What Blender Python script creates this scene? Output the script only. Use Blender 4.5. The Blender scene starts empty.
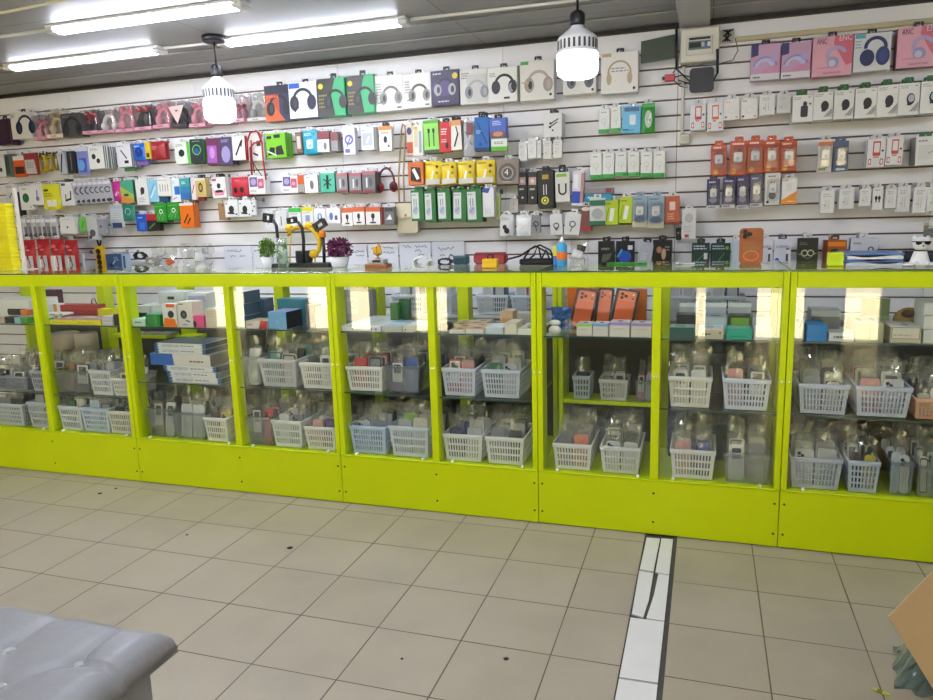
import bpy, math, random
from mathutils import Vector, Matrix
random.seed(7)
SC = bpy.context.scene
COL = SC.collection
PI = math.pi
# ------------------------------------------------------------------ camera model (metres; tiles are 0.30 m)
FOC = 729.09; YAW, PITCH, ROLL, EYE = 0.3194, 0.1786, -0.0290, 1.3703
_cy, _sy, _cp, _sp = math.cos(YAW), math.sin(YAW), math.cos(PITCH), math.sin(PITCH)
FWD = Vector((-_sy*_cp, _cy*_cp, -_sp)); _r = Vector((_cy, _sy, 0)); _u = _r.cross(FWD)
RGT = _r*math.cos(ROLL)+_u*math.sin(ROLL); UPV = _u*math.cos(ROLL)-_r*math.sin(ROLL)
CAM = Vector((0, 0, EYE))
def ray(px, py): return FWD+RGT*((px-466.5)/FOC)+UPV*((350-py)/FOC)
def at(px, py, Y):            # the point of the vertical plane y = Y seen there
    d = ray(px, py); return CAM+d*(Y/d.y)
def atz(px, py, z):
    d = ray(px, py); return CAM+d*((z-EYE)/d.z)
WALL_Y = 4.2; TOP_Z = 1.142; FRONT_Y = 3.054; SHELF_TOP = 0.858; SHELF_MID = 0.560; SHELF_LOW = 0.252
# ------------------------------------------------------------------ materials
def lin(h):
    h = h.lstrip('#')
    if len(h) == 3: h = ''.join(c*2 for c in h)
    v = [int(h[i:i+2], 16)/255 for i in (0, 2, 4)]
    return tuple((c/12.92 if c <= 0.04045 else ((c+0.055)/1.055)**2.4) for c in v)+(1,)
_mats = {}
def M(hexc, rough=0.45, metal=0.0, noise=0.0, scale=20):
    k = (hexc, rough, metal, noise, scale)
    if k in _mats: return _mats[k]
    m = bpy.data.materials.new('mat_'+hexc.strip('#')+'_%d' % len(_mats)); m.use_nodes = True
    nt = m.node_tree; b = nt.nodes['Principled BSDF']
    b.inputs['Base Color'].default_value = lin(hexc); b.inputs['Roughness'].default_value = rough
    b.inputs['Metallic'].default_value = metal
    if noise:
        tc = nt.nodes.new('ShaderNodeTexCoord'); n = nt.nodes.new('ShaderNodeTexNoise'); n.inputs['Scale'].default_value = scale
        n.inputs['Detail'].default_value = 5
        mx = nt.nodes.new('ShaderNodeMix'); mx.data_type = 'RGBA'; c = lin(hexc)
        mx.inputs[6].default_value = tuple(x*(1-noise) for x in c[:3])+(1,); mx.inputs[7].default_value = tuple(min(1, x*(1+noise*.6)) for x in c[:3])+(1,)
        nt.links.new(tc.outputs['Object'], n.inputs['Vector']); nt.links.new(n.outputs['Fac'], mx.inputs[0]); nt.links.new(mx.outputs[2], b.inputs['Base Color'])
    _mats[k] = m; return m
def clear(name, tint, body=0.0, bodycol='#dddddd', rough=0.02, spec=1.0, bump=0.0):
    """thin clear sheet: transparent, plus a Schlick reflection and a little milky body"""
    if name in _mats: return _mats[name]
    m = bpy.data.materials.new(name); m.use_nodes = True; nt = m.node_tree; N = nt.nodes; L = nt.links
    out = N['Material Output']; N.remove(N['Principled BSDF'])
    g = N.new('ShaderNodeNewGeometry'); dot = N.new('ShaderNodeVectorMath'); dot.operation = 'DOT_PRODUCT'
    L.new(g.outputs['Incoming'], dot.inputs[0]); L.new(g.outputs['Normal'], dot.inputs[1])
    ab = N.new('ShaderNodeMath'); ab.operation = 'ABSOLUTE'; L.new(dot.outputs['Value'], ab.inputs[0])
    om = N.new('ShaderNodeMath'); om.operation = 'SUBTRACT'; om.inputs[0].default_value = 1; L.new(ab.outputs[0], om.inputs[1])
    pw = N.new('ShaderNodeMath'); pw.operation = 'POWER'; pw.inputs[1].default_value = 5; L.new(om.outputs[0], pw.inputs[0])
    ml = N.new('ShaderNodeMath'); ml.operation = 'MULTIPLY_ADD'; ml.inputs[1].default_value = .94*spec; ml.inputs[2].default_value = .042*spec; L.new(pw.outputs[0], ml.inputs[0])
    tr = N.new('ShaderNodeBsdfTransparent'); tr.inputs['Color'].default_value = lin(tint)
    gl = N.new('ShaderNodeBsdfGlossy'); gl.inputs['Roughness'].default_value = rough; gl.inputs['Color'].default_value = (1, 1, 1, 1)
    base = tr
    if body:
        df = N.new('ShaderNodeBsdfDiffuse'); df.inputs['Color'].default_value = lin(bodycol)
        mb = N.new('ShaderNodeMixShader'); mb.inputs[0].default_value = body; L.new(tr.outputs[0], mb.inputs[1]); L.new(df.outputs[0], mb.inputs[2]); base = mb
    mx = N.new('ShaderNodeMixShader'); L.new(ml.outputs[0], mx.inputs[0]); L.new(base.outputs[0], mx.inputs[1]); L.new(gl.outputs[0], mx.inputs[2])
    L.new(mx.outputs[0], out.inputs['Surface']); _mats[name] = m; return m
def emit(name, hexc, strength):
    m = bpy.data.materials.new(name); m.use_nodes = True; nt = m.node_tree; b = nt.nodes['Principled BSDF']
    b.inputs['Base Color'].default_value = lin(hexc); b.inputs['Emission Color'].default_value = lin(hexc); b.inputs['Emission Strength'].default_value = strength
    return m
GLASS = clear('showcase_glass', '#fbfdfc', rough=0.0)
GLASS_EDGE = M('#3f5a50', .2)
FILM = clear('crinkled_film', '#fafaf8', body=.03, bodycol='#e0e0dc', rough=.07, spec=2.0)
BLISTER = clear('blister_plastic', '#f8f8f8', body=.05, rough=.08, spec=1.6)
CLEARBIN = clear('clear_bin_plastic', '#f0f3f4', body=.07, bodycol='#c9cdd0', rough=.1, spec=2.2)
LIME = M('#c9da00', .38, noise=.06, scale=3)
LIME_D = M('#bccd00', .45)
for _m in (LIME, LIME_D): _m.node_tree.nodes['Principled BSDF'].inputs['Specular IOR Level'].default_value = .28
WHITE = M('#e9e8e4', .45); BLACK = M('#151517', .45); CHROME = M('#c9c9cb', .25, 1.0)
# ------------------------------------------------------------------ mesh builder: shapes collected into ONE mesh
class MB:
    def __init__(s): s.v = []; s.f = []; s.m = []; s.sm = []; s.mats = []
    def mi(s, m):
        if m not in s.mats: s.mats.append(m)
        return s.mats.index(m)
    def add(s, vs, fs, mat, smooth=False):
        o = len(s.v); s.v += [tuple(p) for p in vs]; k = s.mi(mat)
        for f in fs: s.f.append(tuple(i+o for i in f)); s.m.append(k); s.sm.append(smooth)
        return s
    def xf(s, mat, start=0):
        for i in range(start, len(s.v)): s.v[i] = tuple(mat @ Vector(s.v[i]))
        return s
    def box(s, x0, y0, z0, x1, y1, z1, mat, c=0.0015, mats=None):
        """chamfered box; mats = dict of face materials: front,back,left,right,top,bottom"""
        c = min(c, .3*abs(x1-x0), .3*abs(y1-y0), .3*abs(z1-z0)); V = []
        for X, dx in ((x0, 1), (x1, -1)):
            for Y, dy in ((y0, 1), (y1, -1)):
                for Z, dz in ((z0, 1), (z1, -1)):
                    V += [(X, Y+dy*c, Z+dz*c), (X+dx*c, Y, Z+dz*c), (X+dx*c, Y+dy*c, Z)]
        def ix(a, b, d, ax): return (a*4+b*2+d)*3+ax
        F = [('left', [ix(0, 0, 0, 0), ix(0, 0, 1, 0), ix(0, 1, 1, 0), ix(0, 1, 0, 0)]), ('right', [ix(1, 0, 0, 0), ix(1, 1, 0, 0), ix(1, 1, 1, 0), ix(1, 0, 1, 0)]),
             ('front', [ix(0, 0, 0, 1), ix(1, 0, 0, 1), ix(1, 0, 1, 1), ix(0, 0, 1, 1)]), ('back', [ix(0, 1, 0, 1), ix(0, 1, 1, 1), ix(1, 1, 1, 1), ix(1, 1, 0, 1)]),
             ('bottom', [ix(0, 0, 0, 2), ix(0, 1, 0, 2), ix(1, 1, 0, 2), ix(1, 0, 0, 2)]), ('top', [ix(0, 0, 1, 2), ix(1, 0, 1, 2), ix(1, 1, 1, 2), ix(0, 1, 1, 2)])]
        base = mats or {}
        s_fs = []
        for n, f in F: s_fs.append((f, base.get(n, mat)))
        E = []
        for a in (0, 1):
            for b in (0, 1):
                E.append([ix(a, b, 0, 0), ix(a, b, 0, 1), ix(a, b, 1, 1), ix(a, b, 1, 0)])
                E.append([ix(a, 0, b, 0), ix(a, 0, b, 2), ix(a, 1, b, 2), ix(a, 1, b, 0)])
                E.append([ix(0, a, b, 1), ix(0, a, b, 2), ix(1, a, b, 2), ix(1, a, b, 1)])
        ctr = Vector(((x0+x1)/2, (y0+y1)/2, (z0+z1)/2))
        for f in E+[[k*3, k*3+1, k*3+2] for k in range(8)]: s_fs.append((f, mat))
        o = len(s.v); s.v += V
        for f, mt in s_fs:
            p = [Vector(V[i]) for i in f]; n = (p[1]-p[0]).cross(p[2]-p[0]); cc = sum(p, Vector())/len(p)
            if n.dot(cc-ctr) < 0: f = f[::-1]
            s.f.append(tuple(i+o for i in f)); s.m.append(s.mi(mt)); s.sm.append(False)
        return s
    def prism(s, pts, y0, y1, mat, smooth=False):      # outline in (x,z), counter-clockwise seen from -y
        n = len(pts); V = [(x, y0, z) for x, z in pts]+[(x, y1, z) for x, z in pts]
        F = [tuple(range(n)), tuple(range(2*n-1, n-1, -1))]+[(i, i+n, (i+1) % n+n, (i+1) % n) for i in range(n)]
        return s.add(V, F, mat, smooth)
    def ring(s, outer, inner, y0, y1, mat):
        n = len(outer); V = [(x, y0, z) for x, z in outer+inner]+[(x, y1, z) for x, z in outer+inner]; F = []
        for i in range(n):
            j = (i+1) % n
            F += [(i, j, n+j, n+i), (2*n+i, 3*n+i, 3*n+j, 2*n+j), (i, 2*n+i, 2*n+j, j), (n+i, n+j, 3*n+j, 3*n+i)]
        return s.add(V, F, mat)
    def tube(s, path, r, mat, n=8, caps=True, closed=False):
        P = [Vector(p) for p in path]; m = len(P); rs = r if isinstance(r, (list, tuple)) else [r]*m; V = []; prev = None
        for i, p in enumerate(P):
            t = (P[(i+1) % m]-P[i-1]) if closed else (P[min(i+1, m-1)]-P[max(i-1, 0)])
            t = t.normalized() if t.length > 1e-9 else Vector((0, 0, 1))
            a = prev if prev is not None else (Vector((0, 0, 1)) if abs(t.z) < .9 else Vector((1, 0, 0)))
            a = (a-t*a.dot(t)); a = a.normalized() if a.length > 1e-6 else t.orthogonal().normalized(); prev = a; b = t.cross(a)
            V += [p+(a*math.cos(2*PI*k/n)+b*math.sin(2*PI*k/n))*rs[i] for k in range(n)]
        F = []
        for i in range(m if closed else m-1):
            j = (i+1) % m
            F += [(i*n+k, i*n+(k+1) % n, j*n+(k+1) % n, j*n+k) for k in range(n)]
        if caps and not closed: F += [tuple(range(n-1, -1, -1)), tuple((m-1)*n+k for k in range(n))]
        return s.add(V, F, mat, True)
    def lathe(s, prof, mat, n=24, cx=0, cy=0, smooth=True, segmats=None):
        V = []; F = []
        for r, z in prof: V += [(cx+r*math.cos(2*PI*k/n), cy+r*math.sin(2*PI*k/n), z) for k in range(n)]
        o = len(s.v); s.v += V
        for i in range(len(prof)-1):
            mt = s.mi(segmats[i] if segmats else mat)
            for k in range(n):
                s.f.append(tuple(o+q for q in (i*n+k, i*n+(k+1) % n, (i+1)*n+(k+1) % n, (i+1)*n+k))); s.m.append(mt); s.sm.append(smooth)
        k0 = s.mi(segmats[0] if segmats else mat)
        if prof[0][0] > 1e-5: s.f.append(tuple(o+k for k in range(n-1, -1, -1))); s.m.append(k0); s.sm.append(False)
        if prof[-1][0] > 1e-5: s.f.append(tuple(o+(len(prof)-1)*n+k for k in range(n))); s.m.append(s.mi(segmats[-1] if segmats else mat)); s.sm.append(False)
        return s
    def ball(s, c, r, mat, nu=14, nv=8):
        rx, ry, rz = (r, r, r) if not isinstance(r, (tuple, list)) else r; V = []; F = []
        for j in range(nv+1):
            a = PI*j/nv-PI/2
            V += [(c[0]+rx*math.cos(a)*math.cos(2*PI*k/nu), c[1]+ry*math.cos(a)*math.sin(2*PI*k/nu), c[2]+rz*math.sin(a)) for k in range(nu)]
        for j in range(nv): F += [(j*nu+k, j*nu+(k+1) % nu, (j+1)*nu+(k+1) % nu, (j+1)*nu+k) for k in range(nu)]
        return s.add(V, F, mat, True)
    def grid(s, nx, nz, fn, mat, smooth=True, mask=None):
        V = [fn(i/nx, j/nz) for j in range(nz+1) for i in range(nx+1)]
        F = [(j*(nx+1)+i, j*(nx+1)+i+1, (j+1)*(nx+1)+i+1, (j+1)*(nx+1)+i) for j in range(nz) for i in range(nx) if mask is None or mask(i, j)]
        return s.add(V, F, mat, smooth)
    def mesh(s, name):
        me = bpy.data.meshes.new(name); me.from_pydata(s.v, [], s.f)
        for m in s.mats: me.materials.append(m)
        me.polygons.foreach_set('material_index', s.m); me.polygons.foreach_set('use_smooth', s.sm); me.update(); return me
    def obj(s, name, parent=None, loc=(0, 0, 0), rot=(0, 0, 0)): return put(name, s.mesh(name), parent, loc, rot)
def put(name, data, parent=None, loc=(0, 0, 0), rot=(0, 0, 0)):
    o = bpy.data.objects.new(name, data); COL.objects.link(o); o.location = loc; o.rotation_euler = rot
    if parent: o.parent = parent
    return o
LABELS = {}
def tag(o, label, cat, group=None, kind=None):
    o['label'] = label; o['category'] = cat
    if group: o['group'] = group
    if kind: o['kind'] = kind
    LABELS.setdefault(label, []).append(o.name)
    n = len(label.split())
    if n < 4 or n > 16: print('LABEL LENGTH', n, label)
    return o
def struct(o): o['kind'] = 'structure'; return o
def rrect(x0, z0, x1, z1, r, n=4):
    P = []
    for cx, cz, a0 in ((x0+r, z0+r, 180), (x1-r, z0+r, 270), (x1-r, z1-r, 0), (x0+r, z1-r, 90)):
        P += [(cx+r*math.cos(math.radians(a0+90*k/n)), cz+r*math.sin(math.radians(a0+90*k/n))) for k in range(n+1)]
    return P
def circ(cx, cz, rx, rz, n=18): return [(cx+rx*math.cos(2*PI*k/n), cz+rz*math.sin(2*PI*k/n)) for k in range(n)]
# ------------------------------------------------------------------ printed artwork on a face (x across 0..1, y up 0..1)
def paint(mb, art, x0, z0, w, h, y, rng):
    d = [0.0]
    def poly(pts, c):
        d[0] += .00025
        mb.add([(x, y-d[0], z) for x, z in pts], [tuple(range(len(pts)))], M(c, .4))
    def X(u): return x0+u*w
    def Z(v): return z0+v*h
    for a in art:
        t = a[0]
        if t == 'r': poly([(X(a[1]), Z(a[2])), (X(a[3]), Z(a[2])), (X(a[3]), Z(a[4])), (X(a[1]), Z(a[4]))], a[5])
        elif t == 'rr': poly(rrect(X(a[1]), Z(a[2]), X(a[3]), Z(a[4]), a[6]*w), a[5])
        elif t == 'e': poly(circ(X(a[1]), Z(a[2]), a[3]*w, a[4]*h), a[5])
        elif t == 'c': poly(circ(X(a[1]), Z(a[2]), a[3]*w, a[3]*w), a[4])
        elif t == 'p': poly([(X(u), Z(v)) for u, v in a[1]], a[2])
        elif t == 'ln':
            p, q = Vector((X(a[1]), Z(a[2]))), Vector((X(a[3]), Z(a[4]))); n = (q-p).normalized(); n = Vector((-n.y, n.x))*a[5]*w/2
            poly([tuple(p-n), tuple(q-n), tuple(q+n), tuple(p+n)], a[6])
        elif t == 'arc':     # cx,cy,r,thickness,a0,a1,colour
            _, cx, cy, r, th, a0, a1, c = a; d[0] += .00025; N = 16; V = []
            for k in range(N+1):
                q = math.radians(a0+(a1-a0)*k/N)
                V += [(X(cx)+(r+th/2)*w*math.cos(q), y-d[0], Z(cy)+(r+th/2)*w*math.sin(q)), (X(cx)+(r-th/2)*w*math.cos(q), y-d[0], Z(cy)+(r-th/2)*w*math.sin(q))]
            s = 1 if a1 > a0 else -1
            mb.add(V, [((2*k, 2*k+2, 2*k+3, 2*k+1) if s > 0 else (2*k+1, 2*k+3, 2*k+2, 2*k)) for k in range(N)], M(c, .4))
        elif t == 'tx':      # x0,y0,x1,y1,lines,colour : rows of small print
            _, u0, v0, u1, v1, n, c = a; lh = (v1-v0)/n
            for k in range(n):
                u = u0; zb = v1-(k+1)*lh+lh*.3
                end = u0+(u1-u0)*rng.uniform(.7, 1)
                while u < end-.02:
                    L = min(rng.uniform(.08, .25)*(u1-u0), end-u)
                    poly([(X(u), Z(zb)), (X(u+L), Z(zb)), (X(u+L), Z(zb+lh*.5)), (X(u), Z(zb+lh*.5))], c); u += L+.05*(u1-u0)
        elif t == 'hd':      # headphones: cx,cy,r,band,cup
            _, cx, cy, r, b, c = a; r *= 1.12
            paint_y = y-d[0]; sub = [('arc', cx, cy, r, r*.28, -5, 185, b), ('e', cx-r*.95, cy-r*.25*w/h, r*.5, r*.72*w/h, c), ('e', cx+r*.95, cy-r*.25*w/h, r*.5, r*.72*w/h, c),
                   ('e', cx-r*.85, cy-r*.25*w/h, r*.2, r*.4*w/h, '#3a3a3e'), ('e', cx+r*1.02, cy-r*.25*w/h, r*.22, r*.42*w/h, b)]
            d[0] += .001; paint(mb, sub, x0, z0, w, h, paint_y-.0003, rng)
        elif t == 'cable':   # cx,cy,r,colour
            _, cx, cy, r, c = a
            sub = [('arc', cx, cy, r, r*.16, 0, 360, c), ('arc', cx+r*.1, cy, r*.75, r*.14, 20, 330, c), ('ln', cx+r*.3, cy, cx+r*.3, cy-r*1.7*w/h, r*.3, c), ('ln', cx-r*.3, cy, cx-r*.3, cy-r*1.5*w/h, r*.3, c)]
            py = y-d[0]; d[0] += .001; paint(mb, sub, x0, z0, w, h, py-.0003, rng)
_fontcache = {}
def lettering(text, size, col, parent, loc, rot=(PI/2, 0, 0), align='CENTER', name='lettering', shear=0.0, space=1.0, maxw=None):
    cu = bpy.data.curves.new('t', 'FONT'); cu.body = text; cu.size = size; cu.align_x = align; cu.align_y = 'CENTER'; cu.shear = shear; cu.space_character = space; cu.resolution_u = 2
    tmp = bpy.data.objects.new('t', cu); COL.objects.link(tmp); me = bpy.data.meshes.new_from_object(tmp); bpy.data.objects.remove(tmp)
    if maxw:
        xs = [v.co.x for v in me.vertices]; k = maxw/max(1e-6, max(xs)-min(xs))
        for v in me.vertices: v.co.x *= k
    me.materials.clear(); me.materials.append(M(col, .4)); me.name = name
    return put(name, me, parent, loc, rot)
# ================================================================== SETTING
def floor_mat(name, ox, oy, base):
    m = bpy.data.materials.new(name); m.use_nodes = True; nt = m.node_tree; N = nt.nodes; L = nt.links; b = N['Principled BSDF']
    g = N.new('ShaderNodeNewGeometry'); sx = N.new('ShaderNodeSeparateXYZ'); L.new(g.outputs['Position'], sx.inputs[0])
    def mth(op, a, bb=None):
        n = N.new('ShaderNodeMath'); n.operation = op
        for i, q in enumerate((a, bb)):
            if q is None: continue
            if isinstance(q, (int, float)): n.inputs[i].default_value = q
            else: L.new(q, n.inputs[i])
        return n.outputs[0]
    cells = []; dist = []
    for axis, o in (('X', ox), ('Y', oy)):
        u = mth('DIVIDE', mth('SUBTRACT', sx.outputs[axis], o), .3); cells.append(mth('FLOOR', u))
        fr = mth('FRACT', u); dist.append(mth('MULTIPLY', mth('MINIMUM', fr, mth('SUBTRACT', 1.0, fr)), .3))
    nz = N.new('ShaderNodeTexNoise'); nz.inputs['Scale'].default_value = 3.2; nz.inputs['Detail'].default_value = 6; L.new(g.outputs['Position'], nz.inputs['Vector'])
    fine = N.new('ShaderNodeTexNoise'); fine.inputs['Scale'].default_value = 120; fine.inputs['Detail'].default_value = 3; L.new(g.outputs['Position'], fine.inputs['Vector'])
    cb = N.new('ShaderNodeCombineXYZ'); L.new(cells[0], cb.inputs[0]); L.new(cells[1], cb.inputs[1])
    wn = N.new('ShaderNodeTexWhiteNoise'); L.new(cb.outputs[0], wn.inputs['Vector'])
    wdt = mth('MULTIPLY_ADD', nz.outputs['Fac'], .003); wdt.node.inputs[2].default_value = .0007
    line = mth('LESS_THAN', mth('MINIMUM', dist[0], dist[1]), wdt)
    tone = mth('ADD', mth('ADD', mth('MULTIPLY', nz.outputs['Fac'], .38), mth('MULTIPLY', wn.outputs['Value'], .07)), mth('MULTIPLY', fine.outputs['Fac'], .14))
    r = N.new('ShaderNodeValToRGB'); L.new(tone, r.inputs[0]); c = lin(base)
    r.color_ramp.elements[0].position = .18; r.color_ramp.elements[0].color = tuple(x*.8 for x in c[:3])+(1,)
    r.color_ramp.elements[1].position = .42; r.color_ramp.elements[1].color = c
    e = r.color_ramp.elements.new(.3); e.color = (c[0]*.93, c[1]*.92, c[2]*.9, 1)
    mx = N.new('ShaderNodeMix'); mx.data_type = 'RGBA'; L.new(line, mx.inputs[0]); L.new(r.outputs[0], mx.inputs[6]); mx.inputs[7].default_value = lin('#4d443a')
    L.new(mx.outputs[2], b.inputs['Base Color']); b.inputs['Roughness'].default_value = .33; b.inputs['Specular IOR Level'].default_value = .45
    bp = N.new('ShaderNodeBump'); bp.inputs['Strength'].default_value = .25; bp.inputs['Distance'].default_value = .002
    L.new(mth('SUBTRACT', 1.0, line), bp.inputs['Height']); L.new(bp.outputs[0], b.inputs['Normal'])
    return m
FL = floor_mat('tile_west', -1.3336, 2.9718, '#aba08e'); FR = floor_mat('tile_east', .2139, 2.9574, '#a89d89')
X0, X1, Y0, Y1, CZ = -7.2, 2.8, -2.0, 4.2, 2.335
f = MB()
f.box(X0, Y0-.1, -.05, -.218, Y1, 0, FL, 0); f.box(-.084, Y0-.1, -.05, X1, Y1, 0, FR, 0); f.box(-.2179, Y0-.1, -.05, -.0841, Y1, -.004, M('#4a4640', .8, noise=.3, scale=30), 0)
struct(f.obj('floor'))
# strip of white tiles let into the floor, the two nearest the counter split lengthwise
ts = MB(); TW = M('#d9d6d0', .35, noise=.07, scale=14)
def piece(pts): ts.add([(x, y, .0006) for x, y in pts]+[(x, y, -.004) for x, y in pts], [tuple(range(len(pts)))]+[(i, i+len(pts), (i+1) % len(pts)+len(pts), (i+1) % len(pts)) for i in range(len(pts))], TW)
L_, R_ = -.213, -.101
piece([(L_, 2.722), (-.161, 2.718), (-.154, 3.025), (L_+.004, 3.02)]); piece([(-.153, 2.715), (R_, 2.708), (R_, 3.03), (-.148, 3.028)])
piece([(L_+.002, 2.385), (-.172, 2.372), (-.162, 2.5), (-.160, 2.705), (L_-.001, 2.71)]); piece([(-.161, 2.369), (R_, 2.368), (R_, 2.7), (-.141, 2.705), (-.147, 2.53)])
yy = 2.36
for k in range(12): piece([(L_, yy-.345), (R_, yy-.345+.004), (R_, yy+.002), (L_, yy)]); yy -= .352
struct(ts.obj('trim_1'))
# slatwall: every slat a board, brown core showing in the grooves
SL = M('#efeef0', .42, noise=.05, scale=2.2); CORE = M('#6d5748', .7)
w = MB(); w.box(X0, Y1+.012, 0, X1, Y1+.06, CZ+.2, CORE, 0)
seams = [X0, -6.4, -5.3, -4.25, -3.207, -2.16, -1.123, -.168, 1.045, 2.2, X1]
zs = [1.153+.0806*k for k in range(-14, 14)]
for a, b2 in zip(seams[:-1], seams[1:]):
    prev = 0.0
    for z in zs+[CZ+.1]:
        zt = z-.0045 if z < CZ else CZ+.1
        if zt-prev > .01: w.box(a+.0012, Y1, prev, b2-.0012, Y1+.013, zt, SL, .0012)
        prev = z+.0045
struct(w.obj('wall_back'))
PW = M('#cfccc6', .6, noise=.05, scale=2)
q = MB(); q.box(X0-.1, Y0, 0, X0, Y1, CZ+.1, PW, 0); struct(q.obj('wall_left'))
q = MB(); q.box(X1, Y0, 0, X1+.1, Y1, CZ+.1, PW, 0); struct(q.obj('wall_right'))
# shop front: piers with open doorways to the street
q = MB(); DG = M('#8a8884', .5)
ops = [(-6.27, -5.77), (-4.85, -4.46), (-4.25, -3.95), (-3.36, -2.93), (-.09, .01), (.52, .76), (.86, .98), (1.35, 1.68)]
p = X0
for a, b2 in ops: q.box(p, Y0-.1, 0, a, Y0, CZ, DG, .004); q.box(a, Y0-.1, 2.12, b2, Y0, CZ, DG, .004); p = b2
q.box(p, Y0-.1, 0, X1, Y0, CZ, DG, .004); struct(q.obj('wall_front'))
# street outside
q = MB(); q.box(-24, -7.5, -.12, 14, Y0-.1, -.06, M('#e2d7b4', .8), 0); struct(q.obj('street_ground'))
q = MB(); q.box(-24, -8.2, -.12, 14, -7.5, 5, M('#dccfa4', .8), 0)
for k in range(30): q.box(-24, -7.5, .12*k+.1, 14, -7.485, .12*k+.19, M('#e2d6ae', .8), .004)
struct(q.obj('exterior_wall'))
# ceiling of glossy sheet panels
cm = bpy.data.materials.new('ceiling_panel'); cm.use_nodes = True; nt = cm.node_tree; b = nt.nodes['Principled BSDF']
g = nt.nodes.new('ShaderNodeNewGeometry'); br = nt.nodes.new('ShaderNodeTexBrick'); br.offset = 0; br.inputs['Scale'].default_value = 1
br.inputs['Brick Width'].default_value = 1.22; br.inputs['Row Height'].default_value = .95; br.inputs['Mortar Size'].default_value = .003
br.inputs['Color1'].default_value = lin('#989795'); br.inputs['Color2'].default_value = lin('#908f8d'); br.inputs['Mortar'].default_value = lin('#5c5a57')
nt.links.new(g.outputs['Position'], br.inputs['Vector']); nt.links.new(br.outputs['Color'], b.inputs['Base Color']); b.inputs['Roughness'].default_value = .42
q = MB(); q.box(X0, Y0-.1, CZ, X1, Y1, CZ+.1, cm, 0); struct(q.obj('ceiling'))
q = MB(); q.box(X0, Y1-.03, CZ-.022, X1, Y1-.001, CZ-.001, M('#2d2a27', .6), .002); struct(q.obj('trim_2'))
q = MB(); q.box(-.165, 3.62, CZ-.03, -.015, Y1-.035, CZ-.001, M('#b9b9b8', .3), .004); struct(q.obj('ceiling_beam'))
q = MB()
for k, yv in enumerate((3.62, 3.9)): q.box(X0, yv, CZ-.008, X1, yv+.02, CZ-.0005, M('#9b9a97', .35), .002)
struct(q.obj('ceiling_trim'))
# ---------------------------------------------------------------- lamps
TUBE = emit('tube_light', '#eaf0ff', 23); BULBE = emit('bulb_light', '#eaf0ff', 9); TUBE_SOFT = emit('soft_tube_light', '#eaf0ff', 10)
PLAST = M('#dcdcda', .35)
def led(x0, x1, y, label, sw=.085, mat=None):
    t = put('ceiling_light', None, None, ((x0+x1)/2, y, CZ)); t['group'] = 'slim tube lights on the ceiling'; tag(t, label, 'light')
    hl = (x1-x0)/2
    a = MB(); a.box(-hl, -sw/2, -.016, hl, sw/2, -.001, PLAST, .003); a.obj('base_plate', t)
    d = MB(); n = 8; V = []
    for xx in (-hl+.05, hl-.05):
        for k in range(n+1): q = PI*k/n; V.append((xx, -sw*.48*math.cos(q), -.0165-.022*math.sin(q)))
    d.add(V, [(k, k+1, n+2+k, n+1+k) for k in range(n)]+[tuple(range(n, -1, -1)), tuple(range(n+1, 2*n+2)), (0, n+1, 2*n+1, n)], mat or TUBE); d.obj('diffuser', t)
    for sgn in (-1, 1):
        c = MB(); xa, xb = sorted((sgn*(hl-.049), sgn*(hl+.004))); c.box(xa, -sw/2, -.036, xb, sw/2, -.0165, PLAST, .006); c.obj('end_cap', t)
    return t
led(-3.03, -1.94, 2.94, 'longest white tube light at the upper left, nearest of the three')
led(-3.93, -2.83, 3.47, 'white tube light at the far left, above the plush headphones', mat=TUBE_SOFT)
led(-2.47, -1.40, 3.49, 'white tube light above the gaming headset boxes, beside the hanging bulb', mat=TUBE_SOFT)
led(-2.3, -1.2, 1.5, 'added fill tube light, out of view above the middle of the floor')  # unseen tube, added as fill for the floor
led(-.4, .7, .4, 'added fill tube light, out of view near the shop front')  # also out of view, extra fill from the front of the room
led(-4.6, -3.5, 1.6, 'added fill tube light, out of view at the far left of the floor')  # added fill on the left, no fixture seen here
led(-3.4, -2.3, .2, 'added fill tube light, out of view above the bench at left')  # extra unseen tube, evens the light on wall and counters from in front
led(-1.1, 0, 1.9, 'added fill tube light, out of view above the white tile strip')  # unseen, added for more front light on the kick panels
led(1.3, 2.4, 2.0, 'added fill tube light, out of view toward the right end of the counters')  # unseen tube, added to brighten the right wall and counter end
def cable(name, pts, r, mat, label, cat='cable', group=None):
    m = MB(); m.tube([Vector(p) for p in pts], r, mat, 6); return tag(m.obj(name), label, cat, group)
wc = M('#dedcd6', .5)
cable('conduit', [(-4.6, 2.96, CZ-.012), (-3.04, 2.94, CZ-.012)], .008, wc, 'white conduit running left from the nearest tube light', 'conduit')
cable('conduit', [(-2.82, 3.47, CZ-.012), (-2.48, 3.49, CZ-.012)], .008, wc, 'short white conduit linking two tube lights past the bulb', 'conduit')
cable('conduit', [(-5.2, 3.47, CZ-.012), (-3.94, 3.47, CZ-.012)], .008, wc, 'white conduit at the far left end of the ceiling', 'conduit')
cable('conduit', [(-1.39, 3.49, CZ-.012), (-.9, 3.5, CZ-.012), (-.36, 3.5, CZ-.012)], .008, wc, 'white conduit running right along the ceiling to the second bulb', 'conduit')
cable('cable', [(-3.6, 2.4, CZ-.02), (-3.2, 2.55, CZ-.03), (-2.95, 2.62, CZ-.02), (-2.6, 2.6, CZ-.015), (-2.2, 2.5, CZ-.02)], .007, M('#d8d2b0', .5), 'cream cable sagging under the ceiling at the top left corner')
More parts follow.
